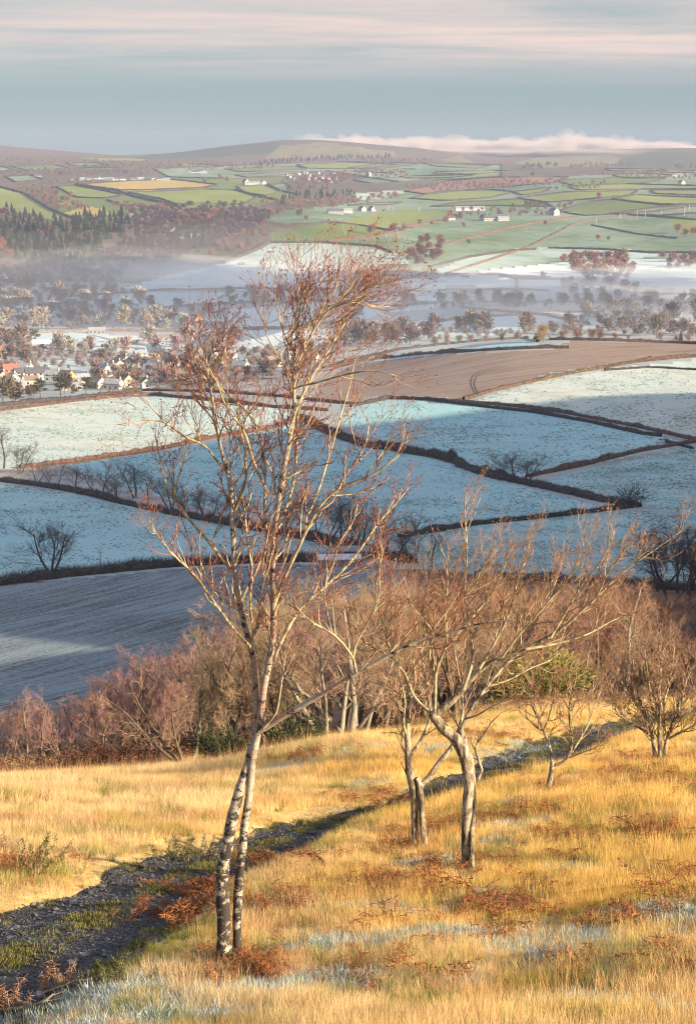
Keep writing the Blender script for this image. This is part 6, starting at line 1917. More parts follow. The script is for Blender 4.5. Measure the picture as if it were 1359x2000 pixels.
    base = dict(tall=tall, tint=tint, green=green, rusty=rusty)
    scatter('dry_grass', E, dict(dens=dens, **base), tufts, 78, 'golden dry moor grass covering the sunlit hillside', .75, 1.25, .16, 1)
    scatter('grass_stalks', E, dict(dens=(1 - onp) * lod * np.clip(fbm(X / 1.4, Y / 1.4, 3, 101) * 1.6 + .35, 0, 1) * (1 - .6 * frost) * end, tall=tall, tint=tint, green=green * .2, rusty=rusty * .8), stalks, 12, 'tall pale seed stalks standing above the grass', .7, 1.15, .10, 11)
    scatter('frosted_grass', E, dict(dens=frost * end * lod, tall=np.full(len(X), 1.0), tint=tint, green=green), frosty, 300, 'low frosted grass in the hollows', .7, 1.3, .3, 21)
    scatter('low_grass', E, dict(dens=(1 - onp) * lod * end * np.clip(.25 + green, 0, 1), tall=np.clip(tall, .5, .9), tint=tint, green=green), greens, 14, 'short green grass among the straw', .6, 1.1, .3, 31)
    scatter('bracken_litter', E, dict(dens=rust * lod * end, tall=np.full(len(X), 1.0), tint=tint, green=green), lit_fronds, 70, 'rusty dead bracken lying through the grass', .45, .95, .6, 41)
    # moss and gravel on the track
    n, k, _ = PV.shape
    idx = np.arange(n * k).reshape(n, k)
    PQ = np.stack([idx[:-1, :-1], idx[:-1, 1:], idx[1:, 1:], idx[1:, :-1]], -1).reshape(-1, 4)
    P = PV.reshape(-1, 3); s = np.tile(np.linspace(-1, 1, k), n)
    nearp = (np.hypot(P[:, 0], P[:, 1]) < 64) & (np.abs(P[:, 0] / np.maximum(P[:, 1], 1)) < .42) & (P[:, 1] > 0)
    mf = np.clip(fbm(P[:, 0] / .6, P[:, 1] / .6, 3, 111) * 1.8 + .30, 0, 1)
    md = (np.exp(-(s / .22) ** 2) + 1.0 * smooth(.70, .95, np.abs(s))) * mf * nearp
    scatter('moss', (P, PQ), dict(dens=md, tall=np.ones(len(P))), moss, 170, 'mossy turf down the middle and edges of the stony track', .6, 1.3, .3, 51)
    st = []
    for q in range(5):
        me_ = STONES[q].copy(); g_ = .030 + .016 * q; me_.materials.clear(); me_.materials.append(plain('slate_chip', (g_, g_, g_ * 1.15), .7))
        st.append(bpy.data.objects.new('stone_chip', me_))
    scatter('gravel', (P, PQ), dict(dens=(1 - .75 * np.clip(md, 0, 1)) * nearp, tall=np.ones(len(P))), st, 330, 'dark slate gravel of the track', .009, .026, .6, 61)


GROUND_N = NT('hillside_turf')
_p = GROUND_N.pos()
_c = GROUND_N.mix(GROUND_N.ramp(GROUND_N.noise(_p, 1.2, 4, .7), .38, .62), (.52, .37, .16), (.40, .26, .11))
_c = GROUND_N.mix(GROUND_N.ramp(GROUND_N.noise(_p, 5, 4, .7), .55, .7), _c, (.15, .14, .05))
HILL_MAT = GROUND_N.finish(_c, .95, GROUND_N.bump(GROUND_N.noise(_p, 9, 4, .7), .7, .06), .1)
_p2 = NT('wood_floor'); _q = _p2.pos()
WOOD_FLOOR = _p2.finish(_p2.mix(_p2.ramp(_p2.noise(_q, .25, 4, .7), .4, .6), (.12, .075, .055), (.19, .115, .075)), .95, None, .1)
build_ground()
scatter_fields()
build_near()
# ------------------------------------------------------------------ the four trees standing in the grass
def traced(name, label, base_px, limbs, bark, branch, twig, seed, cat='tree', trunk_sides=12, wind=(.03, 0, .0), tw=1.0, twig_r=.0052, trunk_bury=.25, budm=None, dens=1.0, fine=1.0, stuffname='twigs'):
    """limbs: (part, [(px,py,width px)...], depth at foot, depth at tip, grow) - every limb has its own run in depth"""
    rng = np.random.default_rng(seed)
    b = hit(*base_px)
    root = empty(name, b); tag(root, label, cat)
    def world(pts, d0, d1, n, wob):
        Q = resample(pts, n)
        t = np.linspace(0, 1, n)
        dep = d0 + (d1 - d0) * t + wob * np.sin(t * (5 + 3 * rng.random()) + rng.random() * 6) * t
        P = []; R = []
        for (x, y, w), dd in zip(Q, dep):
            p = at_depth(x, y, b.y + dd)
            P.append(tuple(p - b)); R.append(w * .5 * (p.y * math.cos(PITCH) - p.z * math.sin(PITCH)) / F)
        return np.array(P), np.array(R)
    tr = Geo(); tg = Geo()
    carriers = []
    for part, pts, d0, d1, gr in limbs:
        n = 40 if part == 'trunk' else 26
        P, R = world(pts, d0, d1, n, .05 if part != 'trunk' else .0)
        if part == 'trunk':
            if pts[0][1] > base_px[1] - 60:
                P = np.concatenate([[P[0] - np.array([0, 0, trunk_bury])], P]); R = np.concatenate([[R[0] * 1.5], R]); R[1] *= 1.18
            knots = 1 + .07 * fbm(np.arange(len(R)) / 2.2, np.full(len(R), seed + d0), 3, 7)
            tr.add(*tubes(P[None], (R * knots)[None], trunk_sides, .035, rng))
        else:
            g = Geo(); kn = 1 + .10 * fbm(np.arange(len(R)) / 1.7, np.full(len(R), seed + pts[0][0]), 3, 7)
            g.add(*tubes(P[None], (R * kn)[None], 8, .03, rng))
            g.mesh('branch', [bark if R[0] > .026 else branch], root)
        if gr: carriers.append((P, R, gr))
    tr.mesh('trunk', [bark], root)
    # twigs carried by every limb
    G = Geo()
    for P, R, gr in carriers:
        Lm = np.linalg.norm(np.diff(P, axis=0), axis=1).sum()
        nc = max(2, int(Lm * 7.5 * gr * dens)); t0 = .18 if gr > .5 else .35
        t0 = max(t0, .0)
        A, RA = grow(P[None], R[None], nc, t0, 1.0, .62, .62 * tw, .0115, 8, up=.10, wind=wind, wig=.16, rng=rng, decline=.35, rmax=.6, tipr=.40)
        tips, rt = P[None, -4:], R[None, -4:]
        G.add(*tubes(A, RA, 4), 0)
        B_, RB = grow(A, RA, round(5 * fine), .15, 1.0, .62, .34 * tw, twig_r * 1.15, 6, up=.10, wind=wind, wig=.18, rng=rng, rmax=.85, tipr=.55)
        G.add(*tubes(B_, RB, 3), 1)
        C, RC = grow(B_, RB, round(3 * fine), .2, 1.0, .6, .17 * tw, twig_r, 4, up=.10, wind=wind, wig=.2, rng=rng, rmax=1.0, tipr=.7)
        G.add(*tubes(C, RC, 3), 1)
        # buds and small catkins at the tips
        sel = C[rng.random(len(C)) < .35]
        if len(sel):
            d = unit(sel[:, -1] - sel[:, -2] + .5 * rng.standard_normal((len(sel), 3)))
            BP = sel[:, -1][:, None] + d[:, None] * np.linspace(0, .030, 3)[None, :, None]
            G.add(*tubes(BP, np.repeat(np.array([[.003, .0055, .002]]), len(sel), 0), 3), 1)
    o = G.mesh(stuffname, [branch, twig], root)
    tag(o, kind='stuff')
    return root


W_ = lambda *a: list(a)
BIRCH = [
    ('trunk', W_((443, 1893, 38.0), (437, 1850, 29.6), (437, 1785, 26.0), (433, 1729, 25.3), (436, 1690, 25.3), (445, 1650, 23.9), (451, 1612, 23.2), (461, 1569, 21.1), (470, 1535, 19.0), (478, 1510, 15.5), (485, 1488, 13.4), (490, 1455, 12.0)), 0, .04, 0),
    ('trunk', W_((463, 1884, 18.2), (463, 1850, 16.9), (463, 1785, 18.2), (467, 1718, 17.6), (475, 1650, 16.2), (478, 1604, 16.9), (485, 1569, 14.0), (489, 1529, 15.5), (492, 1488, 16.2), (497, 1461, 16.9), (501, 1420, 15.5), (502, 1380, 14.0)), .10, .0, 0),
    ('trunk', W_((502, 1392, 14.0), (500, 1346, 12.6), (497, 1298, 12.0), (492, 1265, 12.0), (482, 1240, 11.7), (472, 1199, 11.2), (465, 1162, 11.2), (460, 1118, 11.2), (457, 1070, 10.2), (454, 1033, 9.9), (453, 990, 9.4), (453, 960, 8.1), (446, 926, 7.7), (434, 890, 6.6), (425, 846, 6.2), (418, 789, 5.8), (411, 762, 5.4), (403, 727, 4.6), (408, 692, 3.9), (426, 648, 3.1)), -.02, .35, .85),
    ('trunk', W_((497, 1461, 15.5), (506, 1425, 13.4), (512, 1383, 12.0), (513, 1346, 12.0), (519, 1324, 14.0), (529, 1284, 14.0), (534, 1247, 13.4), (535, 1199, 12.0), (534, 1144, 12.5), (534, 1089, 12.0), (534, 1052, 12.0), (540, 1020, 12.0), (544, 985, 11.7), (548, 950, 12.0), (556, 913, 11.2), (563, 864, 10.2), (570, 842, 7.7), (577, 798, 7.0), (573, 745, 6.2), (578, 679, 5.8), (583, 612, 5.4), (594, 562, 3.9), (606, 530, 2.4))
     , -.04, -.25, 1.2),
    # the big low limb to the right and what it carries
    ('branch', W_((500, 1432, 11.7), (518, 1425, 11.7), (538, 1407, 12.0), (593, 1376, 11.2), (640, 1350, 9.9), (699, 1313, 7.7), (745, 1288, 6.2), (780, 1269, 5.4), (820, 1247, 4.6), (880, 1235, 3.9), (940, 1215, 3.1), (1000, 1212, 2.0)), -.05, -.9, .35),
    ('branch', W_((696, 1314, 5.4), (690, 1284, 5.0), (668, 1255, 4.6), (648, 1236, 4.3), (620, 1222, 3.4), (596, 1205, 3.1), (575, 1180, 2.4)), -.55, -.9, 1.5),
    ('branch', W_((690, 1284, 3.9), (692, 1262, 3.9), (704, 1240, 3.9), (718, 1217, 3.9), (734, 1185, 3.4), (742, 1150, 3.1), (740, 1110, 2.7), (748, 1075, 1.9)), -.6, -1.0, 1.5),
    ('branch', W_((648, 1236, 3.1), (640, 1200, 2.8), (632, 1160, 2.4), (640, 1120, 2.0), (634, 1080, 1.5)), -.7, -.9, 1.3),
    # limbs of the right hand fork
    ('branch', W_((535, 1290, 7.7), (549, 1251, 7.3), (570, 1214, 7.0), (585, 1188, 6.6), (633, 1148, 6.2), (677, 1107, 5.4), (703, 1074, 4.6), (721, 1048, 4.3), (747, 1008, 3.4), (770, 990, 2.8), (798, 952, 1.8)), -.08, .55, .75),
    ('branch', W_((538, 1175, 7.7), (547, 1150, 7.3), (560, 1118, 7.0), (578, 1081, 6.6), (600, 1033, 6.2), (615, 1004, 5.8), (633, 975, 5.4), (654, 958, 5.0), (690, 943, 5.0), (720, 932, 4.6), (751, 915, 3.4), (777, 886, 2.8), (797, 850, 1.8)), -.1, -.65, .85),
    ('branch', W_((541, 1020, 6.2), (558, 1000, 5.8), (574, 943, 5.4), (581, 877, 5.0), (578, 833, 4.6), (585, 790, 3.9), (600, 745, 3.1), (612, 690, 2.4)), -.15, .3, 1.0),
    ('branch', W_((530, 1142, 6.2), (524, 1096, 6.2), (522, 1060, 6.2), (518, 1015, 5.8), (516, 965, 5.4), (520, 921, 5.4), (513, 877, 5.4), (506, 842, 5.8), (495, 815, 5.4), (482, 798, 5.0), (465, 787, 4.3), (450, 778, 3.9), (430, 755, 3.4), (403, 748, 2.8), (385, 722, 2.4), (372, 680, 2.0), (358, 640, 1.7)), -.1, .6, .9),
    ('branch', W_((517, 950, 5.0), (505, 925, 5.0), (494, 900, 5.0), (484, 860, 5.0), (473, 833, 4.6), (452, 811, 3.9), (438, 790, 3.1), (424, 745, 2.6), (400, 705, 2.2), (380, 650, 1.5)), .0, -.55, .8),
    ('branch', W_((563, 846, 5.4), (579, 798, 4.6), (596, 762, 4.3), (614, 727, 3.9), (645, 679, 3.5), (668, 640, 3.1), (690, 600, 2.8), (712, 562, 2.2), (728, 534, 1.5)), -.25, .2, 1.8),
    ('branch', W_((577, 720, 4.6), (590, 690, 4.3), (605, 657, 4.0), (628, 622, 3.9), (649, 598, 3.9), (668, 592, 3.5), (690, 586, 3.3), (716, 558, 2.6), (745, 555, 2.2), (770, 548, 1.7)), -.28, -.6, 1.8),
    ('branch', W_((580, 670, 3.4), (600, 640, 3.4), (624, 612, 3.4), (655, 593, 3.3), (700, 590, 2.8), (735, 599, 2.4), (765, 599, 1.5)), -.28, .25, 1.8),
    ('branch', W_((571, 760, 3.9), (592, 752, 3.9), (614, 749, 3.5), (642, 740, 3.4), (671, 732, 3.1), (700, 726, 2.8), (729, 723, 2.4), (760, 730, 1.8), (790, 742, 1.4)), -.25, -.9, .75),
    ('branch', W_((600, 1010, 3.9), (622, 960, 3.4), (640, 900, 3.4), (655, 850, 3.3), (668, 800, 3.1), (677, 778, 2.8), (686, 740, 2.0), (694, 700, 1.5)), -.2, .5, .7),
    ('branch', W_((584, 612, 3.1), (580, 590, 2.8), (566, 572, 2.4), (557, 562, 1.5)), -.25, -.1, 1.3),
    ('branch', W_((578, 690, 3.4), (560, 665, 3.1), (548, 630, 2.8), (540, 593, 2.4), (545, 572, 1.5)), -.25, -.5, 1.8),
    ('branch', W_((574, 745, 3.5), (556, 715, 3.3), (540, 690, 2.9), (520, 655, 2.4), (514, 610, 1.8), (516, 593, 1.4)), -.2, .3, 1.8),
    ('branch', W_((594, 562, 2.6), (620, 551, 2.4), (640, 540, 1.8), (655, 526, 1.4)), -.25, -.4, 1.2),
    ('branch', W_((606, 657, 3.1), (625, 610, 2.8), (640, 576, 2.4), (650, 548, 1.8), (655, 530, 1.4)), -.35, -.2, 1.2),
    ('branch', W_((660, 593, 2.8), (690, 564, 2.4), (705, 540, 2.0), (722, 526, 1.4)), -.5, -.75, 1.3),
    ('branch', W_((662, 955, 3.9), (676, 925, 3.4), (700, 895, 2.9), (716, 860, 2.4), (722, 820, 1.5)), -.45, -.2, 1.1),
    ('branch', W_((633, 1148, 3.9), (650, 1105, 3.4), (662, 1060, 2.9), (690, 1020, 2.4), (700, 980, 1.8)), .1, .5, .9),
    # limbs of the left hand fork
    ('branch', W_((493, 1268, 7.0), (480, 1254, 6.6), (453, 1225, 5.8), (427, 1188, 5.4), (401, 1151, 5.0), (387, 1129, 4.6), (368, 1111, 4.3), (350, 1096, 3.9), (328, 1070, 3.4), (302, 1041, 2.8), (294, 1017, 2.0)), .0, -.6, .9),
    ('branch', W_((440, 1200, 4.3), (428, 1160, 3.9), (408, 1135, 3.5), (396, 1112, 3.1), (390, 1085, 2.4), (380, 1050, 1.8)), .05, .5, .7),
    ('branch', W_((458, 1122, 7.0), (447, 1108, 6.6), (434, 1092, 6.2), (409, 1059, 5.8), (379, 1026, 5.4), (350, 989, 5.0), (328, 960, 4.3), (318, 920, 3.9), (309, 880, 3.1), (304, 850, 2.2)), .12, .55, .55),
    ('branch', W_((446, 926, 5.0), (420, 895, 4.6), (398, 866, 4.6), (365, 857, 4.4), (345, 841, 3.9), (320, 822, 3.4), (275, 820, 2.6), (232, 830, 1.5)), .25, -.25, .9),
    ('branch', W_((350, 990, 3.4), (340, 960, 2.9), (352, 925, 2.6), (362, 890, 2.2), (372, 865, 1.5)), .4, .1, .9),
    ('branch', W_((492, 1262, 6.2), (497, 1235, 5.8), (490, 1200, 5.4), (488, 1160, 5.0), (494, 1120, 4.6), (488, 1080, 4.2), (482, 1040, 3.5), (478, 1000, 3.1), (472, 960, 2.4)), .02, .5, .7),
    ('branch', W_((497, 1240, 4.6), (508, 1190, 4.2), (516, 1150, 3.7), (512, 1105, 3.3), (520, 1060, 2.6), (530, 1010, 2.0)), .02, -.5, .55),
    ('branch', W_((453, 1010, 4.6), (470, 975, 4.2), (482, 930, 3.7), (478, 880, 3.1), (470, 840, 2.4), (464, 800, 1.7)), .2, -.3, .9),
    ('branch', W_((425, 846, 4.3), (415, 815, 3.9), (390, 790, 3.4), (372, 760, 2.8), (350, 735, 2.2), (330, 712, 1.5)), .3, .6, .9),
    ('branch', W_((411, 762, 3.4), (428, 720, 3.1), (440, 680, 2.6), (452, 640, 2.0)), .3, .1, 1.0),
    ('branch', W_((320, 822, 2.8), (300, 800, 2.4), (285, 780, 1.8), (262, 770, 1.4)), .0, -.2, .9),
    ('branch', W_((505, 1430, 5.4), (520, 1418, 4.6), (541, 1392, 3.9), (546, 1360, 3.5), (552, 1320, 3.1), (556, 1285, 2.4), (570, 1250, 1.8)), -.1, -.35, .4),
]
traced('birch_tree', 'tall bare silver birch with two stems standing in the grass, its crown against the valley', (443, 1893), BIRCH, BARK_BIRCH, BRANCH_BIRCH, TWIG_RED, 5, wind=(.045, 0, .03), tw=.92, dens=.88, twig_r=.0038, fine=1.0)

TWISTED = [
    ('trunk', W_((911, 1703, 21.8), (910, 1630, 19.3), (912, 1574, 20.2), (916, 1532, 21.0), (911, 1490, 24.4), (902, 1459, 26.9), (886, 1438, 23.5), (866, 1424, 21.0), (853, 1408, 20.2), (845, 1394, 20.2)), 0, -.15, 0),
    ('trunk', W_((922, 1697, 11.8), (920, 1630, 9.3), (926, 1574, 9.3), (924, 1520, 9.3), (917, 1476, 11.8), (906, 1446, 13.4), (899, 1425, 9.3)), -.12, .05, 0),
    ('branch', W_((845, 1396, 16.8), (864, 1388, 16.8), (880, 1375, 15.1), (905, 1345, 13.4), (935, 1305, 9.3), (980, 1282, 8.2), (1025, 1267, 7.5), (1075, 1245, 7.1), (1105, 1222, 6.3), (1135, 1195, 5.1), (1165, 1165, 4.3), (1195, 1135, 3.9), (1230, 1105, 3.4), (1258, 1086, 3.1), (1300, 1060, 2.4), (1345, 1024, 1.5)), -.15, -.8, .55),
    ('branch', W_((899, 1428, 8.6), (908, 1402, 7.8), (930, 1368, 7.1), (950, 1340, 7.1), (980, 1305, 6.3), (1010, 1275, 5.4), (1030, 1250, 4.7), (1050, 1205, 3.9), (1075, 1165, 3.1), (1090, 1120, 2.4), (1100, 1080, 1.7)), .05, .6, .9),
    ('branch', W_((845, 1396, 7.8), (832, 1385, 7.1), (805, 1360, 6.6), (795, 1320, 6.3), (770, 1290, 5.4), (757, 1255, 4.7), (748, 1220, 3.9), (735, 1180, 3.1), (728, 1140, 2.4)), -.15, .5, .95),
    ('branch', W_((848, 1390, 7.1), (850, 1360, 6.8), (849, 1315, 7.1), (860, 1285, 6.3), (873, 1262, 5.4), (871, 1220, 4.7), (868, 1180, 3.9), (875, 1130, 3.1), (868, 1085, 2.4)), -.2, -.6, 1.0),
    ('branch', W_((905, 1346, 7.1), (915, 1318, 6.6), (925, 1290, 6.3), (921, 1245, 5.4), (911, 1195, 4.7), (906, 1150, 3.9), (912, 1090, 3.4), (910, 1030, 3.0), (905, 985, 2.4), (915, 950, 1.5)), -.3, .1, .75),
    ('branch', W_((936, 1306, 6.3), (962, 1262, 5.4), (985, 1220, 5.0), (1000, 1180, 4.2), (1010, 1130, 3.4), (1030, 1085, 2.6), (1035, 1050, 1.9)), -.4, -.1, 1.0),
    ('branch', W_((980, 1283, 5.4), (1012, 1240, 5.0), (1045, 1205, 4.4), (1075, 1170, 3.7), (1110, 1130, 3.1), (1140, 1085, 2.4), (1155, 1050, 1.5)), -.5, -.9, 1.0),
    ('branch', W_((1025, 1268, 5.4), (1065, 1262, 5.0), (1110, 1252, 4.4), (1150, 1238, 3.7), (1190, 1215, 3.0), (1230, 1195, 2.0)), -.5, -.1, .7),
    ('branch', W_((1075, 1246, 4.7), (1105, 1195, 4.1), (1130, 1150, 3.4), (1165, 1105, 2.8), (1190, 1070, 2.0), (1200, 1035, 1.4)), -.55, -.3, 1.0),
    ('branch', W_((1165, 1166, 3.6), (1185, 1120, 3.1), (1215, 1080, 2.5), (1235, 1050, 1.7)), -.65, -.9, 1.0),
    ('branch', W_((870, 1222, 3.9), (892, 1180, 3.4), (930, 1140, 3.1), (955, 1100, 2.5), (965, 1060, 1.7)), -.4, -.9, 1.1),
    ('branch', W_((872, 1265, 4.7), (905, 1225, 4.1), (940, 1185, 3.6), (965, 1150, 3.0), (985, 1110, 2.4), (990, 1070, 1.5)), -.4, .2, 1.1),
    ('branch', W_((796, 1322, 4.7), (820, 1285, 4.2), (830, 1240, 3.7), (822, 1195, 3.1), (835, 1140, 2.5), (828, 1100, 1.7)), .1, .6, 1.1),
    ('branch', W_((770, 1290, 3.9), (750, 1275, 3.4), (722, 1262, 3.0), (700, 1240, 2.4), (690, 1210, 1.7)), .2, -.2, 1.0),
    ('branch', W_((850, 1316, 4.2), (836, 1280, 3.6), (848, 1235, 3.1), (800, 1180, 2.5), (790, 1130, 1.7)), -.2, -.7, 1.1),
    ('branch', W_((908, 1404, 3.9), (930, 1398, 3.4), (960, 1380, 3.0), (1000, 1362, 2.4), (1030, 1338, 1.5)), .05, -.5, .5),
    ('branch', W_((950, 1341, 4.7), (990, 1330, 3.9), (1035, 1305, 3.1), (1075, 1290, 2.4), (1100, 1268, 1.5)), .2, .7, .8),
    ('branch', W_((903, 1440, 3.9), (895, 1420, 3.4), (884, 1400, 3.0), (872, 1378, 2.4)), .0, .3, .4),
]
traced('twisted_tree', 'low twisted birch with a pale bent trunk and a wide crown sweeping to the right', (912, 1703), TWISTED, BARK_OLD, BRANCH_OLD, TWIG_TAN, 17, wind=(.05, 0, .02), tw=.95, dens=1.05, twig_r=.0044)

FORKED = [
    ('trunk', W_((811, 1657, 14.6), (809, 1602, 13.8), (810, 1560, 15.5), (808, 1535, 20.6), (801, 1512, 17.2), (797, 1484, 14.6), (797, 1456, 12.9), (794, 1420, 10.3), (799, 1386, 8.6), (803, 1360, 6.5)), 0, .1, .4),
    ('trunk', W_((829, 1655, 12.9), (824, 1602, 12.0), (821, 1556, 12.0), (819, 1532, 12.9), (812, 1520, 10.3)), -.06, .0, 0),
    ('branch', W_((816, 1538, 12.0), (831, 1528, 12.0), (846, 1507, 12.0), (860, 1484, 11.2), (877, 1467, 10.3), (888, 1451, 8.6), (896, 1425, 7.4), (905, 1390, 5.6), (900, 1340, 4.6), (890, 1290, 3.7), (880, 1230, 2.8)), .0, .55, .45),
    ('branch', W_((800, 1476, 8.4), (812, 1460, 7.4), (824, 1445, 7.4), (834, 1420, 6.5), (842, 1395, 5.6), (838, 1350, 4.6), (826, 1300, 3.7), (820, 1255, 2.8)), .05, .5, .8),
    ('branch', W_((797, 1446, 5.6), (786, 1415, 5.0), (792, 1370, 4.3), (780, 1320, 3.7), (770, 1270, 2.8), (765, 1220, 1.9)), .08, -.4, .9),
    ('branch', W_((798, 1388, 5.0), (790, 1365, 4.5), (770, 1355, 3.7), (748, 1338, 3.0), (720, 1330, 2.0)), .1, .4, .7),
    ('branch', W_((801, 1366, 4.6), (812, 1330, 4.1), (806, 1290, 3.5), (815, 1240, 2.8), (808, 1190, 1.9)), .1, -.2, 1.0),
]
traced('forked_tree', 'small old tree with a split pale trunk, left of the twisted birch', (819, 1657), FORKED, BARK_OLD, BRANCH_OLD, TWIG_TAN, 23, wind=(.03, 0, .02), tw=.9, dens=.8, twig_r=.0058)

LITTLE = [
    ('trunk', W_((1070, 1545, 12.2), (1073, 1525, 10.8), (1077, 1505, 10.1), (1078, 1488, 9.4)), 0, 0, 0),
    ('branch', W_((1078, 1490, 6.5), (1074, 1462, 5.4), (1062, 1430, 4.7), (1050, 1402, 4.0), (1038, 1380, 3.2), (1030, 1350, 2.4), (1032, 1320, 1.7)), 0, .5, 1.2),
    ('branch', W_((1079, 1495, 6.5), (1098, 1492, 6.1), (1110, 1478, 5.8), (1118, 1450, 5.0), (1112, 1415, 4.3), (1110, 1380, 3.6), (1120, 1345, 2.9), (1125, 1310, 1.9)), 0, -.5, 1.2),
    ('branch', W_((1116, 1470, 4.0), (1134, 1440, 3.6), (1150, 1412, 3.2), (1160, 1380, 2.6), (1172, 1350, 1.7)), -.3, .2, 1.2),
    ('branch', W_((1060, 1428, 3.3), (1072, 1400, 2.9), (1080, 1370, 2.4), (1085, 1335, 1.7)), .2, -.3, 1.1),
    ('branch', W_((1110, 1480, 3.3), (1135, 1470, 2.9), (1160, 1462, 2.3), (1185, 1440, 1.6)), -.2, -.6, .9),
    ('branch', W_((1052, 1404, 2.9), (1030, 1392, 2.4), (1012, 1372, 1.9), (1005, 1350, 1.3)), .3, .7, .9),
]
traced('little_tree', 'small leaning tree with a short pale trunk, right of the twisted birch', (1070, 1545), LITTLE, BARK_OLD, BRANCH_OLD, TWIG_TAN, 31, wind=(.02, 0, .0), tw=1.0, dens=.75, twig_r=.0068, trunk_sides=9)

SAPLING = [
    ('trunk', W_((931, 1535, 7), (934, 1520, 6.5), (941, 1504, 6), (934, 1485, 5.5), (928, 1465, 5), (932, 1448, 4)), 0, .1, .5),
    ('branch', W_((933, 1450, 4), (946, 1432, 3.4), (958, 1412, 2.6), (975, 1395, 2)), .1, -.3, .5),
    ('branch', W_((929, 1468, 3.4), (920, 1450, 2.8), (926, 1430, 2)), .1, .3, .4),
]
traced('sapling', 'thin crooked sapling just right of the twisted birch trunk', (931, 1537), SAPLING, BARK_OLD, BRANCH_OLD, TWIG_TAN, 37, cat='sapling', tw=.5, dens=.5, twig_r=.005, trunk_sides=7)

ROUND = [
    ('trunk', W_((1280, 1492, 11.5), (1277, 1460, 9.4), (1272, 1430, 7.2), (1262, 1400, 6.9), (1250, 1370, 5.6), (1240, 1330, 4.3), (1235, 1290, 2.9)), 0, .3, 1.3),
    ('trunk', W_((1287, 1493, 10.8), (1288, 1460, 9.4), (1286, 1425, 7.9), (1290, 1385, 7.7), (1285, 1345, 6.0), (1290, 1300, 4.3), (1286, 1255, 2.9)), -.05, -.3, 1.3),
    ('trunk', W_((1294, 1491, 10.1), (1298, 1460, 8.6), (1306, 1430, 7.2), (1318, 1400, 6.9), (1330, 1365, 5.6), (1340, 1325, 4.3), (1350, 1285, 2.9)), 0, .4, 1.3),
    ('branch', W_((1274, 1440, 6.0), (1255, 1425, 5.5), (1232, 1412, 4.6), (1210, 1390, 3.8), (1196, 1360, 2.9), (1190, 1330, 2.1)), .1, -.5, 1.3),
    ('branch', W_((1302, 1445, 6.0), (1325, 1432, 5.2), (1350, 1420, 4.3), (1375, 1400, 3.4), (1395, 1370, 2.6)), .1, -.4, 1.3),
    ('branch', W_((1262, 1400, 4.3), (1240, 1375, 3.8), (1222, 1340, 3.3), (1212, 1300, 2.2)), .2, .7, 1.3),
    ('branch', W_((1289, 1390, 4.8), (1302, 1350, 4.1), (1312, 1305, 3.4), (1316, 1262, 2.4)), -.2, .4, 1.3),
    ('branch', W_((1288, 1410, 4.8), (1270, 1370, 4.1), (1265, 1325, 3.4), (1258, 1275, 2.4)), -.1, -.7, 1.3),
    ('branch', W_((1318, 1402, 4.3), (1345, 1385, 3.8), (1368, 1355, 3.1), (1380, 1320, 2.2)), .2, .8, 1.3),
]
traced('round_tree', 'bushy round headed bare tree with clustered stems at the right edge', (1286, 1492), ROUND, BARK_OLD, BRANCH_OLD, mat_branch('brown_twig', (.15, .085, .062), (.24, .15, .10), lf=.12), 41, wind=(0, 0, .02), tw=1.0, dens=1.05, twig_r=.0075, trunk_sides=8, fine=1.25)

# ------------------------------------------------------------------ bracken, gorse and a fallen branch in the grass
FROND_ME = []
for k in range(5):
    v, f, m_ = fr_[k].arrays(); o = mesh_obj('frond', v, f, BRK_M); FROND_ME.append(o.data); bpy.data.objects.remove(o)
rb_ = np.random.default_rng(12)
BR = [(1240, 1800), (1262, 1790), (1218, 1780), (955, 1790), (975, 1785), (1000, 1795), (940, 1765), (830, 1710), (845, 1740), (860, 1700), (800, 1745), (770, 1730), (880, 1720), (745, 1800), (712, 1830), (720, 1650), (765, 1660), (1060, 1880), (1130, 1900), (1150, 1890), (870, 1930), (850, 1925), (750, 1920), (370, 1770), (395, 1745), (410, 1720), (385, 1790), (345, 1800), (560, 1760), (540, 1780), (515, 1670),
      (1300, 1905), (1320, 1895), (1335, 1760), (1340, 1745), (1090, 1720), (1110, 1690), (1020, 1600), (1055, 1545), (1062, 1538), (1190, 1625), (1240, 1630), (1330, 1630), (1320, 1545), (1290, 1530), (1350, 1520), (1260, 1520), (470, 1905), (500, 1890), (15, 1700), (35, 1690), (640, 1700), (600, 1725), (1170, 1810), (990, 1840), (840, 1800), (900, 1850)]
ANCH = [(470, 1900, 'at the foot of the tall birch'), (830, 1720, 'between the forked tree and the twisted birch'), (945, 1780, 'in front of the twisted birch'), (1060, 1540, 'beside the little leaning tree'), (1310, 1530, 'below the round headed tree'), (1250, 1790, 'among frosted hollows at the lower right'), (370, 1760, 'between the track and the tall birch'), (25, 1695, 'beside the gorse at the left edge'), (1080, 1700, 'in the middle of the golden slope at right'), (560, 1750, 'just right of the tall birch stems'), (870, 1900, 'near the bottom edge, in the centre'), (1130, 1890, 'near the bottom edge, right of centre'), (620, 1700, 'on the slope right of the track')]
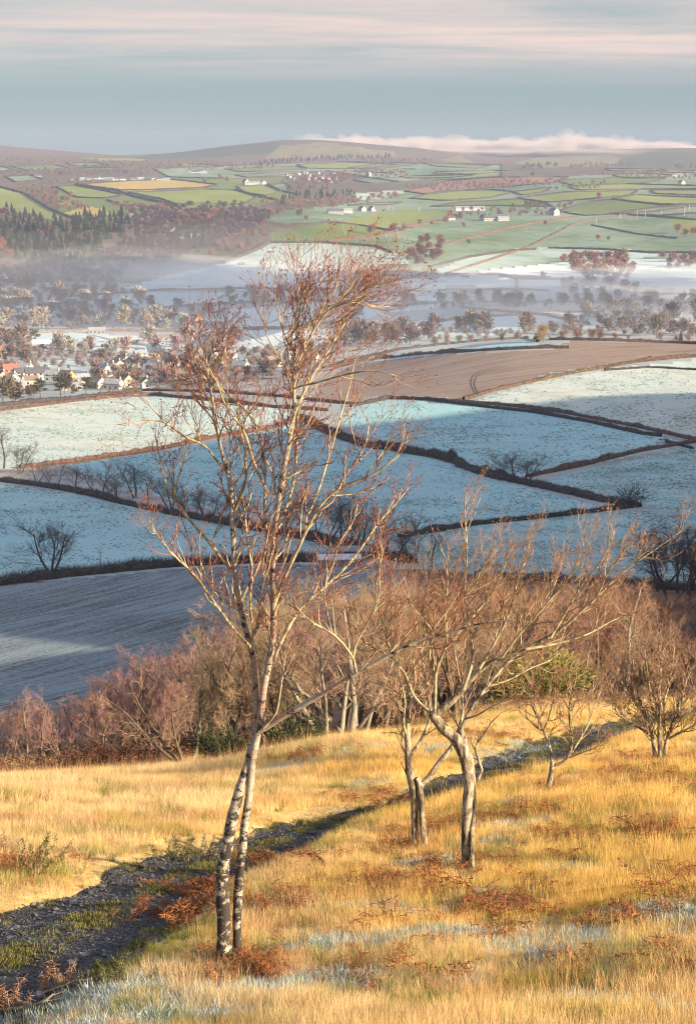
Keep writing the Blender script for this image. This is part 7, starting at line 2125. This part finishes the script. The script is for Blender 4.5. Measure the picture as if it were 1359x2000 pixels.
for k, (px, py) in enumerate(BR):
    e = empty('bracken_clump', hit(px, py), rb_.random() * 6.28, .55 + .5 * rb_.random())
    near_ = min([((px - ax) ** 2 + (1.6 * (py - ay)) ** 2, nm) for ax, ay, nm in ANCH])[1]
    tag(e, 'curled rust brown bracken clump ' + near_, 'bracken', 'dead bracken clumps ' + near_)
    for q in range(4 + k % 3):
        o = bpy.data.objects.new('frond', FROND_ME[(k + q) % 5]); link(o); o.parent = e
        o.rotation_euler = (.25 * rb_.standard_normal(), .35 + .3 * rb_.random(), q * 1.4 + rb_.random()); o.location = (.05 * rb_.standard_normal(), .05 * rb_.standard_normal(), 0); o.scale = (.8 + .5 * rb_.random(),) * 3

GORSE_M = NT('gorse_spines'); GORSE_M = GORSE_M.finish(GORSE_M.mix(GORSE_M.noise(GORSE_M.pos(), 9, 3), (.050, .055, .020), (.13, .13, .045)), .8, None, .2, .2)
def gorse(px, py, h, n, lean, label, mat=None, cat='gorse', name='gorse_bush'):
    rng = np.random.default_rng(int(px + py))
    e = empty(name, hit(px, py)); tag(e, label, cat)
    m = n
    a = rng.random(m) * 6.28
    P0 = np.stack([.12 * rng.standard_normal(m), .12 * rng.standard_normal(m), np.full(m, -.05)], 1)
    d = unit(np.stack([np.cos(a) * .6 + lean, np.sin(a) * .6, .8 + .4 * rng.random(m)], 1))
    P = np.stack([P0 + d * h * s + np.array([0, 0, .06]) * s * s + .02 * rng.standard_normal((m, 3)) for s in np.linspace(0, 1, 6)], 1)
    R = np.repeat(np.linspace(.007, .003, 6)[None], m, 0)
    g = Geo(); g.add(*tubes(P, R, 4)); tag(g.mesh('stems', [BRANCH_OLD], e), kind='stuff')
    g = Geo(); k = 1500 * m // 12
    i = rng.integers(0, m, k); s = .25 + .75 * rng.random(k); j = np.clip((s * 5).astype(int), 0, 4); f = (s * 5 - j)[:, None]
    b = P[i, j] * (1 - f) + P[i, j + 1] * f
    dd = unit(P[i, j + 1] - P[i, j] + .9 * rng.standard_normal((k, 3)))
    g.add(*slivers(b, dd, .03 + .05 * rng.random(k), .007, rng)); o = g.mesh('spines', [mat or GORSE_M], e, False); tag(o, kind='stuff')
gorse(52, 1715, .62, 12, .45, 'dark green gorse bush leaning right at the left edge of the track')
gorse(345, 1665, .42, 12, .1, 'low straggly gorse bush at the grass edge behind the tall birch')
gorse(395, 1650, .34, 8, .5, 'thin dry gorse sprig arching beside the track, left of the birch stem', BRANCH_OLD)
gorse(130, 1905, .30, 8, .1, 'small brown seeded heather sprig beside the track in the lower left', TWIG_TAN, 'heather', 'heather_sprig')
gorse(215, 1925, .25, 9, .3, 'small dark gorse sprig among frosted grass at lower left')
gorse(20, 1945, .35, 9, .1, 'dark heather clump in the lower left corner', TWIG_TAN, 'heather', 'heather_sprig')
def stick(pts, label):
    e = empty('fallen_branch', hit(pts[0][0], pts[0][1])); tag(e, label, 'branch')
    P = np.array([tuple(hit(x, y) + Vector((0, 0, .05 + .05 * k))- e.location) for k, (x, y, w) in enumerate(pts)]); R = np.array([w * .5 / 200 for *_, w in pts])
    Q = resample(np.c_[P, R], 14)
    g = Geo(); g.add(*tubes(Q[None, :, :3], Q[None, :, 3], 6, .06, rb_)); g.mesh('stem', [BRANCH_OLD], e)
    A, RA = grow(Q[None, :, :3], Q[None, :, 3], 7, .3, 1, .7, .30, .006, 6, up=.05, wig=.2, rng=rb_); g = Geo(); g.add(*tubes(A, RA, 4)); o = g.mesh('twigs', [BRANCH_OLD], e); tag(o, kind='stuff')
stick([(-20, 1940, 9), (40, 1955, 8), (90, 1965, 6), (105, 1962, 4)], 'dead branch lying across the grass in the lower left corner')
stick([(62, 1916, 6), (105, 1920, 6), (140, 1926, 5), (160, 1934, 3)], 'short bare stick lying just above the dead branch, lower left')

name_by_order()
